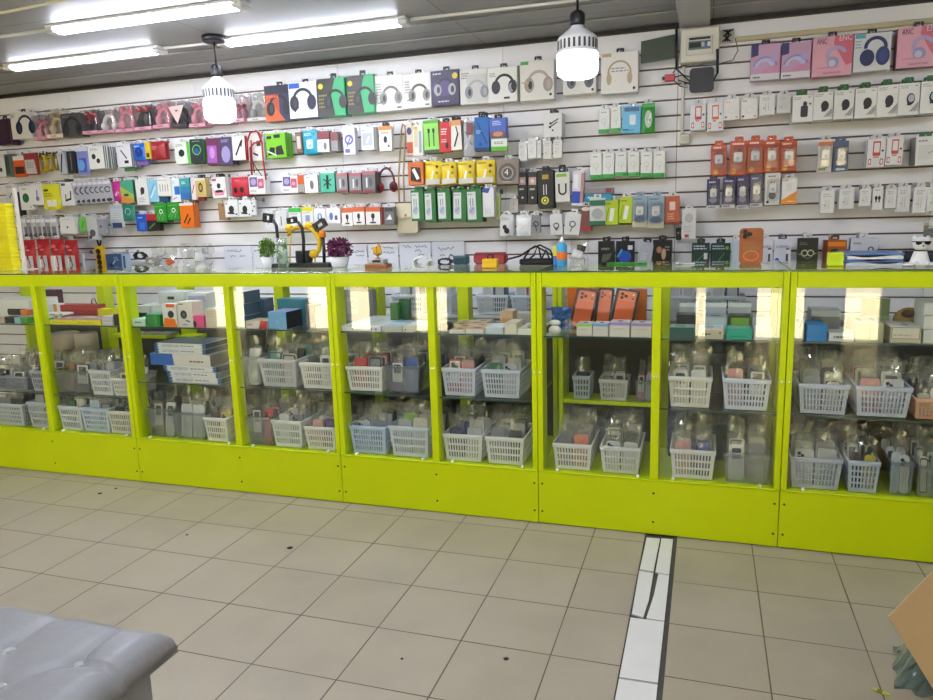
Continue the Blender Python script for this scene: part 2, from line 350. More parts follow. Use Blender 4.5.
def pendant(px, pyb, pyt, Y, R, label, rose):
    zb = at(px, pyb, Y).z; c = at(px, (pyb+pyt)/2, Y); zt = at(px, pyt, Y).z; H = zt-zb
    t = put('pendant_bulb', None, None, (c.x, Y, zb)); t['group'] = 'hanging bulbs over the counter'; tag(t, label, 'light')
    e = MB(); e.lathe([(R*.2, 0), (R*.7, H*.012), (R*.93, H*.07), (R, H*.18), (R, H*.46)], BULBE, 28); e.obj('diffuser', t)
    s = MB(); s.lathe([(R*.985, H*.462), (R*.985, H*.5), (R*.95, H*.52), (R*.95, H*.73), (R*.97, H*.745), (R*.9, H*.79), (R*.55, H*.9), (R*.34, H*.97), (R*.32, H)], M('#d5d6d8', .35), 28); h = s.obj('housing', t)
    v = MB()
    for k in range(24):
        a = 2*PI*k/24; m = Matrix.Rotation(a, 4, 'Z'); st = len(v.v); v.box(R*.94, -R*.055, H*.54, R*.965, R*.055, H*.715, M('#3c3d40', .6), .001); v.xf(m, st)
    v.obj('vents', h)
    s = MB(); s.lathe([(R*.34, H*1.001), (R*.36, H*1.05), (R*.36, H*1.22), (R*.22, H*1.28)], BLACK, 16); s.obj('socket', t)
    s = MB(); s.tube([(0, 0, H*1.28), (0, 0, CZ-zb-.02)], .005, BLACK, 6); s.obj('cord', t)
    s = MB(); s.lathe([(.055, CZ-zb-.03), (.06, CZ-zb-.02), (.06, CZ-zb-.0005)], BLACK, 20); s.obj('ceiling_rose', t)
pendant(219, 122.5, 77, 3.41, .081, 'white glowing bulb on a black cord below a round ceiling rose', True)
pendant(577.5, 78.5, 26, 2.98, .08, 'larger white glowing bulb hanging in front of the white headphone boxes', False)
sun = bpy.data.lights.new('sun', 'SUN'); sun.energy = 15; sun.angle = .01; sun.color = (1, .95, .85)
so = put('sun', sun); so.rotation_euler = Vector((.12, -.22, -.96)).to_track_quat('-Z', 'Y').to_euler()
wd = bpy.data.worlds.new('sky'); SC.world = wd; wd.use_nodes = True
wd.node_tree.nodes['Background'].inputs[0].default_value = (.75, .86, 1, 1); wd.node_tree.nodes['Background'].inputs[1].default_value = 1.5
cam = bpy.data.cameras.new('camera'); cam.sensor_width = 36; cam.sensor_fit = 'HORIZONTAL'; cam.lens = FOC/933*36; cam.clip_start = .05
co = put('camera', cam); co.matrix_world = Matrix(((RGT.x, UPV.x, -FWD.x, 0), (RGT.y, UPV.y, -FWD.y, 0), (RGT.z, UPV.z, -FWD.z, EYE), (0, 0, 0, 1)))
SC.camera = co
SC.view_settings.view_transform = 'Standard'; SC.view_settings.look = 'None'; SC.view_settings.gamma = 1; SC.view_settings.use_curve_mapping = False
SC.view_settings.exposure = 1.42
try:
    SC.cycles.transparent_max_bounces = 24; SC.cycles.max_bounces = 8; SC.cycles.sample_clamp_indirect = 6
except Exception: pass
# ================================================================== DISPLAY COUNTERS (five glass-fronted units)
DEPTH = .562; SHELF_U1 = .462
def counter(xa, xb, mid, label, no_mid=(), mz=SHELF_MID):
    t = put('display_counter', None, None, (xa, FRONT_Y, 0)); t['group'] = 'lime green glass display counters'; tag(t, label, 'display counter')
    W = xb-xa; g = .0015; PT = .024; MT = .034; PD = .095
    def part(name, fn, parent=t):
        m = MB(); fn(m); return m.obj(name, parent)
    part('kick_panel', lambda m: m.box(g, 0, .004, W-g, .018, .243, LIME, .002))
    sc = M('#54501c', .5, .3)
    xs_ = [.018, W-.018]+([mid-xa] if mid else [])
    for sx in xs_:
        for sz in (.06, .19):
            def screw(m):
                m.lathe([(.005, 0), (.005, .0015), (.0015, .002)], sc, 10); m.xf(Matrix.Translation((sx, -.0002, sz)) @ Matrix.Rotation(PI/2, 4, 'X'))
            part('screw', screw)
    part('bottom_panel', lambda m: m.box(g, .0185, .228, W-g, DEPTH-.02, .2455, LIME, .002))
    part('ledge', lambda m: m.box(g, -.002, .2435, W-g, .018, .2515, LIME_D, .0015))
    part('top_rail', lambda m: m.box(PT+g, .001, 1.071, W-PT-g, .02, 1.1335, LIME, .002))
    part('back_rail', lambda m: m.box(PT+g, DEPTH-.02, 1.075, W-PT-g, DEPTH, 1.1335, LIME, .002))
    part('back_panel', lambda m: m.box(PT+g, DEPTH-.019, .247, W-PT-g, DEPTH-.007, .845, M('#34362f', .6), .001))
    posts = [(g, PT), (W-PT, W-g)]
    for a, b in posts:
        part('front_post', lambda m: m.box(a, .0005, .252, b, PD, 1.1335, LIME, .0015)); part('back_post', lambda m: m.box(a, DEPTH-PD, .004, b, DEPTH, 1.1335, LIME, .0015))
    if mid:
        c = mid-xa
        part('front_post', lambda m: m.box(c-MT/2, .003, .252, c+MT/2, .07, 1.0705, LIME, .0015)); part('back_post', lambda m: m.box(c-.03, DEPTH-PD, .246, c+.03, DEPTH-.021, 1.0745, LIME, .0015))
    part('glass_top', lambda m: m.box(g, -.004, 1.134, W-g, DEPTH+.004, TOP_Z, GLASS, .001, {'front': GLASS_EDGE, 'left': GLASS_EDGE, 'right': GLASS_EDGE}))
    edges = [PT, (mid-xa) if mid else W-PT, W-PT] if mid else [PT, W-PT]
    for i in range(len(edges)-1):
        a = edges[i]+(MT/2 if (mid and i) else 0)+.001; b = edges[i+1]-(MT/2 if (mid and i == 0) else 0)-.001
        part('glass_front', lambda m: m.box(a, .0215, .2525, b, .0265, 1.1, GLASS, .0006))
        for cx in (a+.06, b-.05):
            part('glass_clip', lambda m: m.box(cx-.006, .003, .2518, cx+.006, .021, .263, M('#f2f2ee', .3), .003))
        part('glass_shelf', lambda m: m.box(a, .03, .850, b, .30 if i in no_mid else .455, SHELF_TOP, GLASS, .0008, {'front': GLASS_EDGE}))
        if i not in no_mid: part('glass_shelf', lambda m: m.box(a, .03, mz-.008, b, .455, mz, GLASS, .0008, {'front': GLASS_EDGE}))
        for zz in (.70,):
            for cx in (a-.012, b+.012):
                part('shelf_pin', lambda m: m.box(cx-.004, -.003, zz-.004, cx+.004, .0002, zz+.004, M('#efefe8', .3), .002))
    return t
SEAM = [-4.147, -2.911, -1.675, -.689, .311, 1.311]
u1 = counter(SEAM[0], SEAM[1], -3.505, 'lime display counter at the far left under the red bags', (), SHELF_U1)
u2 = counter(SEAM[1], SEAM[2], -2.258, 'lime display counter holding the stack of flat notebook boxes')
counter(SEAM[2], SEAM[3], -1.177, 'lime display counter in the middle with purple and blue packs')
u4 = counter(SEAM[3], SEAM[4], -.186, 'lime display counter holding orange phone boxes and teal cartons', (0,))
counter(SEAM[4], SEAM[5], None, 'lime display counter at the right end, below the small white dog')
def inner_shelf(parent, x0, x1, z, y0, y1):
    m = MB(); m.box(x0, y0, z-.018, x1, y1, z, LIME, .0015); return m.obj('inner_shelf', parent)
# lime inner racks, part of the second and fourth counters
inner_shelf(u4, .0585, .475, .505, .31, .46); inner_shelf(u4, .0585, .475, .838, .31, .46)
m = MB(); m.box(.040, .30, .247, .058, .46, .838, LIME, .0015); m.obj('side_panel', u4)
inner_shelf(u2, .03, .16, .755, .345, .46); inner_shelf(u1, .80, 1.205, .755, .345, .46)
# white ledge along the wall behind the counters, stock baskets stand on it
m = MB(); m.box(-4.6, 3.98, .80, 1.2, 4.198, .82, M('#d6d4ce', .5), .002); struct(m.obj('wall_ledge_trim'))
# ================================================================== GOODS HANGING ON THE SLATWALL
ORD = ['first', 'second', 'third', 'fourth', 'fifth', 'sixth', 'seventh', 'eighth', 'ninth', 'tenth']
_mc = {}
hookm = {}
def hook(x, z, L, label, dx=0):
    k = round(L, 2)
    if k not in hookm:
        m = MB(); m.box(-.011, -.004, -.012, .011, -.0002, .016, CHROME, .0015)
        m.tube([(0, -.004, 0), (0, -k+.006, 0), (0, -k, .004), (0, -k-.002, .012)], .0022, CHROME, 6); hookm[k] = m.mesh('slatwall_hook')
    o = put('slatwall_hook', hookm[k], None, (x, WALL_Y, z)); o['group'] = 'hooks on the slatwall'
    tag(o, label, 'hook'); return o
def tabmesh(w, h, col):
    k = ('tab', round(w, 3), round(h, 3), col)
    if k not in _mc:
        m = MB(); o = rrect(-w/2, -h*.35, w/2, h*.65, h*.2, 3); cx = [(p[0]*.5 if abs(p[0]) > 1e-6 else 0, .0+max(-.0045, min(.0045, p[1]*.45))) for p in o]
        m.ring(o, cx, -.0007, .0007, M(col, .4)); _mc[k] = m.mesh('hang_tab')
    return _mc[k]
def packmesh(name, w, h, t, base, art, side, seed, soft):
    rng = random.Random(seed); m = MB(); bm = M(base, .38)
    if soft:   # pouch: pillow-shaped bag with a flat header
        n = 8; ph = h*.86
        def f(sg):
            def fn(u, v):
                e = (1-abs(2*u-1)**2.5)*(1-abs(2*v-1)**3); return ((u-.5)*w, t/2+sg*(t/2*e+.0006)+(rng.random()-.5)*t*.14*e, v*ph)
            return fn
        st = len(m.v); m.grid(n, n, f(-1), bm); m.grid(n, n, f(1), bm); k = len(m.f)
        for i in range(k//2, k): m.f[i] = m.f[i][::-1]
        m.box(-w/2, t/2-.0012, ph, w/2, t/2+.0012, h, bm, .0004)
        paint(m, art, -w/2, 0, w, h, -.0006, rng)
    else:
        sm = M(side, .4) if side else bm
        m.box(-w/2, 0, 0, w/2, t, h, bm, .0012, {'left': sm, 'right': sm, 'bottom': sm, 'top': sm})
        paint(m, art, -w/2, 0, w, h, -.0002, rng)
    return m.mesh(name)
CAT = {}
def W(x0, y0, x1, y1, name, label, base, art=(), t=.02, out=.12, n=1, side=None, tab='#dcdcdc', tabh=.022, cat=None, group=None, roll=None, soft=False, hk=True, yaw=None, seed=None, text=()):
    xc, yc = (x0+x1)/2, (y0+y1)/2; Y = WALL_Y-out
    a, b = at(x0, yc, Y), at(x1, yc, Y); zt, zb = at(xc, y0, Y).z, at(xc, y1, Y).z
    w, h = b.x-a.x, zt-zb; X = (a.x+b.x)/2
    seed = seed if seed is not None else hash_(label)
    rng = random.Random(seed)
    key = (name, round(w, 3), round(h, 3), round(t, 3), base, str(art), side, soft)
    if key not in _mc: _mc[key] = packmesh(name, w, h, t, base, art, side, seed, soft)
    rl = rng.uniform(-.025, .025) if roll is None else roll
    yw = rng.uniform(-.05, .05) if yaw is None else yaw
    o = put(name, _mc[key], None, (X, Y, zb), (0, rl, yw)); tag(o, label, cat or name.replace('_', ' '), group)
    tabo = None
    if tab:
        tabo = put('hang_tab', tabmesh(min(.04, w*.6), tabh, tab), o, (0, t/2, h+tabh*.35))
    for txt, u, v, hh, col, mw in text: lettering(txt, hh*h, col, o, ((u-.5)*w, -.006, v*h), maxw=mw*w if mw else None)
    if hk: hook(X, zb+h+tabh*.35-.001, out-.002, 'chrome hook holding up the '+' '.join(label.split()[:11]))
    for k in range(1, n):
        yk = Y+k*(t+.0025)
        if yk+t > WALL_Y-.004: break
        c = o.copy(); COL.objects.link(c); c.location = (X+rng.uniform(-.003, .003), yk, zb+rng.uniform(-.004, .002)); c.rotation_euler = (0, rl+rng.uniform(-.02, .02), yw+rng.uniform(-.02, .02))
        c['group'] = group or 'packs stacked behind the front packs on the wall hooks'
        tag(c, ORD[k]+' pack back behind the '+' '.join(label.split()[:11]), cat or name.replace('_', ' '), c['group'])
        if tabo: d = tabo.copy(); COL.objects.link(d); d.parent = c
    return o
def hash_(s):
    v = 7
    for ch in s: v = (v*131+ord(ch)) % 1000003
    return v
# ---- headphone boxes of the top row
def HDB(x0, y0, x1, y1, label, base, art, **k):
    k.setdefault('t', .07); k.setdefault('out', .10); k.setdefault('tab', '#26262a'); k.setdefault('roll', 0); k.setdefault('yaw', 0); k.setdefault('tabh', .026)
    return W(x0, y0, x1, y1, 'headphone_box', label, base, art, cat='headphone box', **k)
TXL = ('tx', .07, .42, .3, .8, 5, '#9a9a98')
HDB(-6, 119, 11, 145, 'dark purple headphone box at the far left end', '#3a1f38', [('r', .75, .05, .95, .95, '#241a26'), ('r', .93, 0, 1, 1, '#5d2a34')])
HDB(11, 112, 31, 139, 'cream headphone box with navy cat-ear headset, second from far left', '#dcd8cf', [('hd', .72, .5, .3, '#23264a', '#1c1f3c'), ('tx', .06, .8, .3, .92, 2, '#77736c')])
HDB(61, 113, 81, 137, 'dark grey headphone box between beige and polka-dot plush headsets', '#4b4a4a', [('hd', .55, .42, .3, '#1e1e20', '#2b2b2d'), ('tx', .1, .8, .5, .93, 2, '#8a8a88')], tab=None)
HDB(265, 85, 291, 121, 'orange and blue gaming headset box in the top row', '#2b2c50', [('r', 0, 0, .55, .75, '#b4502c'), ('p', [(0, 0), (.75, 0), (.2, .6), (0, .5)], '#cf6132'), ('r', 0, .76, 1, 1, '#241f38'), ('hd', .52, .42, .29, '#15151c', '#1b1b24'), ('tx', .06, .62, .7, .74, 1, '#e8643c')])
HDB(289, 82, 317, 118, 'white gaming headset box with blue side next to orange-blue box', '#e6e7ea', [('r', .02, .84, .4, .98, '#2c5fc4'), ('hd', .5, .5, .29, '#1d2240', '#191c30'), ('ln', .35, .32, .18, .18, .04, '#191c30')], side='#23408e', t=.09, out=.12)
for i, (x0, y0, x1, y1, nm) in enumerate([(317.5, 78, 345, 116, 'left'), (347, 75, 374, 113, 'right')]):
    HDB(x0, y0, x1, y1, '%s of the two green and black gaming headset boxes' % nm, '#2aa86a', [('p', [(0, 0), (.62, 0), (.5, .55), (.66, 1), (0, 1)], '#33332c'), ('c', .13, .8, .09, '#d8c32a'), ('tx', .05, .2, .4, .6, 4, '#8e7a3c'), ('hd', .66, .42, .26, '#1b1b1d', '#242426')], side='#28b371', t=.085, out=.115, tabh=.035)
for i, (x0, y0, x1, y1, nm) in enumerate([(374, 75, 403, 111, 'left'), (403, 73, 431, 108, 'right')]):
    HDB(x0, y0, x1, y1, '%s of two twin white boxes with grey headsets' % nm, '#e2e1dd', [('hd', .58, .42, .24, '#6d6c66' if i == 0 else '#3b3b39', '#8d8b84'), TXL, ('ln', .32, .28, .16, .22, .03, '#55534e'), ('r', .8, .06, .94, .1, '#555')])
HDB(431, 70, 459, 105, 'dark violet headset box with yellow dot in top row', '#3c3457', [('c', .86, .82, .1, '#e0c63c'), ('tx', .08, .86, .45, .94, 1, '#cfcde0'), ('e', .45, .5, .4, .25, '#57447c'), ('hd', .5, .5, .24, '#2a2a34', '#a9adb2'), ('tx', .25, .06, .75, .14, 1, '#cfcde0')])
HDB(460, 69, 488, 104, 'pale glossy box with silver headset, right of violet box', '#d9d8d3', [('tx', .06, .72, .35, .92, 3, '#77756f'), ('rr', .25, .05, .95, .85, '#c9c8c4', .06), ('hd', .6, .4, .26, '#a9adb2', '#8b9098')])
HDB(488, 67, 517, 102, 'white box with black headset at the slatwall seam', '#e6e5df', [('hd', .56, .5, .27, '#2c2a2c', '#37343a'), ('e', .8, .4, .1, .13, '#9a98a8'), ('tx', .06, .72, .3, .86, 3, '#8c8a84'), ('r', .55, .08, .75, .14, '#444')])
HDB(520, 60, 554, 100, 'tall white box with green label and beige headset', '#e4e1da', [('r', .02, .9, .25, .985, '#4fae5c'), ('hd', .55, .45, .26, '#b9aca0', '#a99c92'), ('tx', .05, .4, .3, .5, 1, '#c9b38a'), ('c', .9, .12, .04, '#333')])
HDB(563, 58, 596, 94, 'white headphone box partly hidden behind the larger glowing bulb', '#e5e2dc', [('hd', .52, .42, .25, '#55575e', '#6a6d75'), ('c', .9, .1, .04, '#333')])
HDB(601, 52, 638, 93, 'white box with gold headset, first right of glowing bulb', '#e7e4de', [('arc', .5, .5, .3, .05, -10, 190, '#b7a283'), ('e', .22, .36, .07, .15, '#c0ab8c'), ('e', .78, .36, .07, .15, '#c0ab8c'), ('tx', .28, .5, .75, .64, 2, '#a5a0a8'), ('r', .03, .9, .28, .98, '#c2ae8e'), ('c', .9, .1, .04, '#333')])
for i, (x0, y0, x1, y1, nm) in enumerate([(751, 44, 780, 80, 'left'), (781.5, 42, 810.5, 78, 'right')]):
    HDB(x0, y0, x1, y1, '%s of two lilac boxes with white band headsets' % nm, '#c79fc0', [('r', 0, 0, 1, .18, '#dcd9e0'), ('p', [(0, 1), (.25, 1), (.25, .7), (0, .65)], '#34346e'), ('p', [(.3, .2), (1, .55), (1, .2)], '#cf8fb0'), ('arc', .45, .34, .3, .16, 10, 175, '#c3c4e6'), ('arc', .5, .3, .42, .06, 15, 165, '#8f8cc0'), ('e', .78, .6, .12, .12, '#b8a6d4'), ('tx', .08, .04, .4, .12, 1, '#333')], t=.06)
def anc(x0, y0, x1, y1, label, side):
    HDB(x0, y0, x1, y1, label, '#e3a9bb', [('p', [(.55, 1), (1, 1), (1, .3), (.85, .25), (.7, .5), (.52, .82)], '#cf6a80'), ('arc', .6, .5, .22, .1, 20, 200, '#b9a6cf'), ('e', .52, .34, .15, .15, '#9d98c4'), ('e', .5, .32, .09, .09, '#c8c6de'), ('e', .4, .22, .3, .02, '#cb94a8')],
        side=side, t=.06, text=[('ANC', .22, .87, .2, '#4a3a48', .26), ('ENC', .8, .92, .2, '#f3e6ea', .3), ('HEADPHONES', .5, .08, .07, '#7c4a58', .45)])
anc(812.5, 36, 852.5, 76, 'first pink headphone box beside the white box with navy headset', '#cf97a9')
HDB(854, 33, 891, 71, 'white box with large navy headset between two pink boxes', '#dedfe0', [('r', .02, .88, .3, .985, '#5aa7bd'), ('tx', .03, .6, .22, .84, 3, '#8ab'), ('arc', .58, .62, .27, .1, -5, 185, '#2b3468'), ('e', .36, .36, .2, .22, '#2a3266'), ('e', .78, .38, .19, .25, '#2d3670'), ('e', .8, .38, .12, .17, '#3a4484')])
anc(897, 26, 941, 67, 'pink headphone box with dark red side at the right edge', '#6b2420')
# ---- plush headphones in clear boxes (top row, left)
PINK = M('#e0909f', .85, noise=.12, scale=60)
def fuzz(c): return M(c, .9, noise=.12, scale=60)
def plush(x0, y0, x1, y1, label, base, band, cup, ears=None, bow=None, flag=False, backc='#d9b9c0'):
    Y = WALL_Y-.105; xc, yc = (x0+x1)/2, (y0+y1)/2; a, b = at(x0, yc, Y), at(x1, yc, Y); zt, zb = at(xc, y0, Y).z, at(xc, y1, Y).z
    w, h = b.x-a.x, zt-zb; X = (a.x+b.x)/2
    m = MB(); m.box(-w/2, 0, 0, w/2, .085, h*.13, M(base, .5), .002); m.box(-w/2, .082, h*.13, w/2, .086, h, M(backc, .5), .001)
    paint(m, [('tx', .3, .02, .7, .1, 1, '#8c5a68')], -w/2, 0, w, h, -.0003, random.Random(3))
    o = m.obj('plush_headphones', None, (X, Y, zb)); tag(o, label, 'headphones', 'plush headphones along the top row')
    s = min(w*.54, h*.5); q = MB()
    q.tube([(s*.62*math.cos(PI*k/12), .042, h*.36+s*.85*math.sin(PI*k/12)) for k in range(13)], s*.19, fuzz(band), 10); q.obj('headband', o)
    for sg in (-1, 1):
        q = MB(); q.ball((sg*s*.6, .042, h*.32), (s*.27, .03, h*.19), fuzz(cup)); q.obj('ear_cup', o)
        if ears:
            q = MB(); q.ball((sg*s*.46, .042, h*.36+s*1.08), (s*.27, .022, s*.3), fuzz(ears)); q.obj('plush_ear', o)
        if bow:
            q = MB(); q.ball((sg*s*.38, .02, h*.86), (s*.38, .02, s*.26), fuzz(bow))
            for dx, dz in ((-.1, .05), (.12, -.04), (.02, .12)): q.ball((sg*s*.38+dx*s, .003, h*.86+dz*s), (s*.05, .004, s*.05), M('#ead8da', .6), 8, 5)
            q.obj('bow', o)
    if flag:
        q = MB(); q.prism([(-w*.5, h*.8), (-w*.02, h*.12), (w*.42, h*.84)], -.004, -.002, M('#e3c6c2', .5)); q.box(-w*.1, -.0046, h*.6, w*.05, -.0041, h*.66, M('#6b5a5e'), 0); q.obj('card_flag', o)
    q = MB(); q.box(-w/2+.001, .001, h*.131, w/2-.001, .0815, h, BLISTER, .003); q.obj('clear_box', o)
    hook(X, zb+h+.004, .05, 'chrome wire hook above the '+' '.join(label.split()[:10]))
plush(32, 115, 45, 140, 'pink bear-eared plush headphones beside the navy cat-ear box', '#d49aa8', '#dc8c9c', '#e29aa6', '#d87f92')
plush(45, 109, 61, 138, 'beige bear-eared plush headphones in a cream box', '#dccbb8', '#c9b487', '#d6c49c', '#b89c68', backc='#e0d6c4')
plush(81, 110, 96, 134, 'black plush headphones with a red polka-dot bow, leftmost', '#d9a0b0', '#8c1f30', '#2a2632', None, '#a3202f', backc='#4a3c4a')
plush(97, 110, 113, 133, 'fluffy white plush headphones in a pink box', '#d99cae', '#e6e2dc', '#f0eeea', None)
plush(114, 106, 132, 132, 'pink bear-eared plush headphones right of fluffy white ones', '#d99cae', '#df8f9e', '#e49aa8', '#d97e90')
plush(133, 105, 150, 130, 'black plush headphones with red polka-dot bow between pink bears', '#d99cae', '#2b252c', '#26222a', None, '#b02436', backc='#6a5a62')
plush(151.5, 101, 168, 128, 'pink bear-eared plush headphones left of the triangle flag', '#d99cae', '#df8f9e', '#e49aa8', '#d97e90')
plush(169, 101, 186, 127, 'black plush headphones with a pale triangle card flag', '#3a3640', '#28262b', '#232126', None, None, True, '#8a7d84')
plush(187.5, 99, 204, 127, 'pink bear-eared plush headphones right of the triangle flag', '#d99cae', '#df8f9e', '#e49aa8', '#d97e90')
plush(207, 98, 230, 124, 'pink plush headphones hidden behind the left glowing bulb', '#dfa9b8', '#e49aa8', '#eaa8b4', '#d97e90')
plush(232.5, 95, 243, 122, 'narrow pink and red plush headphones right of the bulb', '#dfa9b8', '#b84a5c', '#cf8a98', '#a83a4c')
plush(246, 93, 265, 121, 'white grey headphones in a clear box beside orange-blue box', '#c9c5c2', '#cfcbc6', '#a9a5a2', None, backc='#b9b4b0')
# ---- second row
def P_(x0, y0, x1, y1, label, base, art=(), **k): return W(x0, y0, x1, y1, k.pop('name', 'accessory_pack'), label, base, art, cat=k.pop('cat', 'accessory pack'), **k)
def CB(x0, y0, x1, y1, label, base, art=(), **k): return W(x0, y0, x1, y1, 'cable_pack', label, base, art, cat='cable pack', **k)
BUDS = [('e', .35, .55, .13, .12, '#1b1b1d'), ('e', .62, .35, .12, .11, '#1b1b1d'), ('tx', .15, .8, .7, .92, 2, '#999')]
CAR = [('tx', .12, .78, .7, .92, 2, '#8c8c8c'), ('rr', .25, .2, .7, .62, '#c8ccd0', .08), ('ln', .35, .3, .62, .55, .1, '#4a5058')]
P_(-6, 157, 5, 177, 'white pack at the far left end of the second row', '#d9d7d2', BUDS, n=3)
P_(5, 154, 14, 176, 'grey-green pack at left end of the second row', '#5d6a62', [('r', .1, .1, .5, .9, '#39443e')], n=4, t=.012)
P_(14, 156, 25, 177, 'orange pack with black picture at left of second row', '#d8581f', [('r', .1, .15, .9, .5, '#3a1f14'), ('r', 0, .8, 1, 1, '#e9e0d6')])
P_(24, 153, 37, 175, 'red pack with pale grey window beside the orange pack', '#8f2c30', [('p', [(.1, .05), (.95, .05), (.8, .7), (.05, .7)], '#b9b4b2'), ('tx', .2, .3, .8, .6, 4, '#888')])
def coil(x0, y0, x1, y1, label, c, c2):
    Y = WALL_Y-.09; p = at((x0+x1)/2, (y0+y1)/2, Y); w = at(x1, (y0+y1)/2, Y).x-at(x0, (y0+y1)/2, Y).x; h = at((x0+x1)/2, y0, Y).z-at((x0+x1)/2, y1, Y).z
    m = MB()
    for k in range(4): m.tube([(w*.42*math.cos(2*PI*i/20), k*.008, h*.45*math.sin(2*PI*i/20)+h*.5) for i in range(20)], .0038, M(c, .4), 6, closed=True)
    o = m.obj('coiled_cable', None, (p.x, Y, p.z-h/2)); tag(o, label, 'cable')
    m = MB(); m.box(-w*.1, -.006, h*.86, w*.1, .032, h*1.04, M(c2, .5), .002); m.obj('cable_tie', o)
    hook(p.x, p.z+h*.52, .088, 'chrome hook holding up the '+' '.join(label.split()[:11]))
coil(37, 154, 46, 173, 'yellow coiled cable, leftmost of three yellow coils', '#d4b422', '#222')
coil(44, 153, 52, 172, 'yellow coiled cable, middle of three yellow coils', '#c4a41e', '#222')
coil(51, 153, 58, 171, 'yellow coiled cable, rightmost of three yellow coils', '#9a8a2a', '#222')
CB(59, 152, 66, 174, 'silver and black cable pack right of yellow coils', '#b9bcc0', [('ln', .2, .1, .8, .9, .2, '#2a2a2e')], n=4, t=.014, roll=-.12)
CB(67, 151, 75, 173, 'black cable pack between silver pack and blue pouch', '#23242a', [('ln', .5, .1, .5, .9, .12, '#70757c')], n=5, t=.012)
P_(76, 147, 88, 175, 'blue violet clear pouch in second row', '#7d86c0', [('r', .25, .1, .85, .6, '#4a58b4'), ('r', 0, .85, 1, 1, '#cdcfe0'), ('e', .4, .35, .3, .2, '#6aa0d8')], soft=True)
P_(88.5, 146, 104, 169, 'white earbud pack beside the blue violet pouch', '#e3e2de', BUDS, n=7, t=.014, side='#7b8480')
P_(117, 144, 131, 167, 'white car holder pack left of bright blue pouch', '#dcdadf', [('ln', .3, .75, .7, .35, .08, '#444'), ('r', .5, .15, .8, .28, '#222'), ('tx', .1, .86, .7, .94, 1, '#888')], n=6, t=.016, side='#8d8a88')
P_(124, 160, 134, 171, 'small green pack peeking below the white car holder', '#4a8a58', [('r', 0, .3, .5, 1, '#b9c4bc')], out=.09, tab=None, hk=False)
P_(132, 143, 145, 160, 'bright blue pouch in the second row', '#2a6fd0', [('e', .5, .45, .3, .28, '#123a8c'), ('tx', .2, .75, .7, .86, 1, '#cfe0ff')], soft=True, n=2, t=.03)
P_(145, 142, 150, 159, 'narrow yellow pack between blue and red pouches', '#d6b62a', [('r', .2, .1, .8, .35, '#4a3a1a')])
P_(150, 141, 164, 159, 'dark red pouch right of the narrow yellow pack', '#a22a33', [('tx', .1, .5, .6, .75, 3, '#d08a88')], soft=True, n=2, t=.03)
P_(137, 158, 148, 165, 'small violet pack below the yellow and blue packs', '#7a5fae', (), out=.09, tab=None, hk=False)
P_(175, 142, 190, 164, 'white and lime earbud pack left of black green pack', '#dfe6dc', [('r', .82, 0, 1, 1, '#58c03a'), ('c', .45, .5, .2, '#20242a'), ('tx', .1, .8, .7, .92, 2, '#777')], n=3)
P_(190, 139, 203, 163, 'black earbud pack with green ring in second row', '#1f2a2e', [('arc', .5, .55, .3, .07, 0, 360, '#57b96a'), ('e', .5, .5, .16, .14, '#2f4a8c'), ('tx', .2, .86, .8, .94, 1, '#7a9a7a')], n=3, side='#3f9a3a')
P_(206, 138, 219, 165, 'violet and maroon pack left of the dark plum pack', '#6d2a52', [('rr', .08, .08, .8, .72, '#9a5fb4', .06), ('e', .45, .45, .2, .22, '#c98ad0')], n=3, t=.022, side='#4a1c34')
P_(219, 137, 232, 165, 'dark plum pack with lilac oval in second row', '#4a3f66', [('e', .5, .38, .34, .3, '#9a8fc0'), ('tx', .2, .8, .8, .92, 2, '#a8a0c0')], n=3, t=.022, side='#2f2844')
P_(232, 136, 245, 160, 'white pack with black strap behind red lanyards', '#e6e3df', [('ln', .25, .2, .75, .8, .12, '#222226'), ('ln', .7, .55, .8, .85, .1, '#222226')], n=5, t=.016, side='#a8323a')
P_(248, 134, 264, 161, 'white cable pack directly behind the red lanyards', '#e6e3df', [('ln', .3, .3, .6, .2, .1, '#333'), ('r', .55, .55, .8, .75, '#444')], out=.09)
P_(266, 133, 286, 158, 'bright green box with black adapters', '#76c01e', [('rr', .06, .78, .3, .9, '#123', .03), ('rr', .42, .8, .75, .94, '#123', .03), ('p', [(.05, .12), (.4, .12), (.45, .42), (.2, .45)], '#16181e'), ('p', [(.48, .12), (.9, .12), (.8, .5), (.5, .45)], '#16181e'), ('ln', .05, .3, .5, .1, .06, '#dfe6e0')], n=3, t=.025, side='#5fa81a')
P_(296, 132, 302, 153, 'brown narrow pack left of the teal pouch', '#7a564a', [('r', .2, .2, .8, .8, '#c9beb2')], n=2)
P_(302, 130, 317, 154, 'teal pouch with pale window in second row', '#2a9db4', [('rr', .3, .22, .75, .6, '#bfe2ea', .08), ('tx', .2, .75, .8, .88, 2, '#cfeef4')], soft=True, n=3, t=.025)
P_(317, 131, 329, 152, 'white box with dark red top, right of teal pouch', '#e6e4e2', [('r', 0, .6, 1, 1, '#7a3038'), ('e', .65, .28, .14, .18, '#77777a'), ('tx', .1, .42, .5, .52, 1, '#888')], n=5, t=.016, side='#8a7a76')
P_(331, 132, 338, 151, 'slim grey and maroon pack left of violet oval pack', '#8a8688', [('r', 0, .55, 1, 1, '#7a3a40')], n=3, t=.016)
P_(343, 127, 355, 155, 'white pack with violet oval cable', '#dcdbe6', [('arc', .5, .55, .3, .16, 0, 360, '#6a62b0'), ('r', .15, .08, .55, .22, '#5a58b0'), ('ln', .3, .3, .7, .7, .1, '#5a56a8')], n=2)
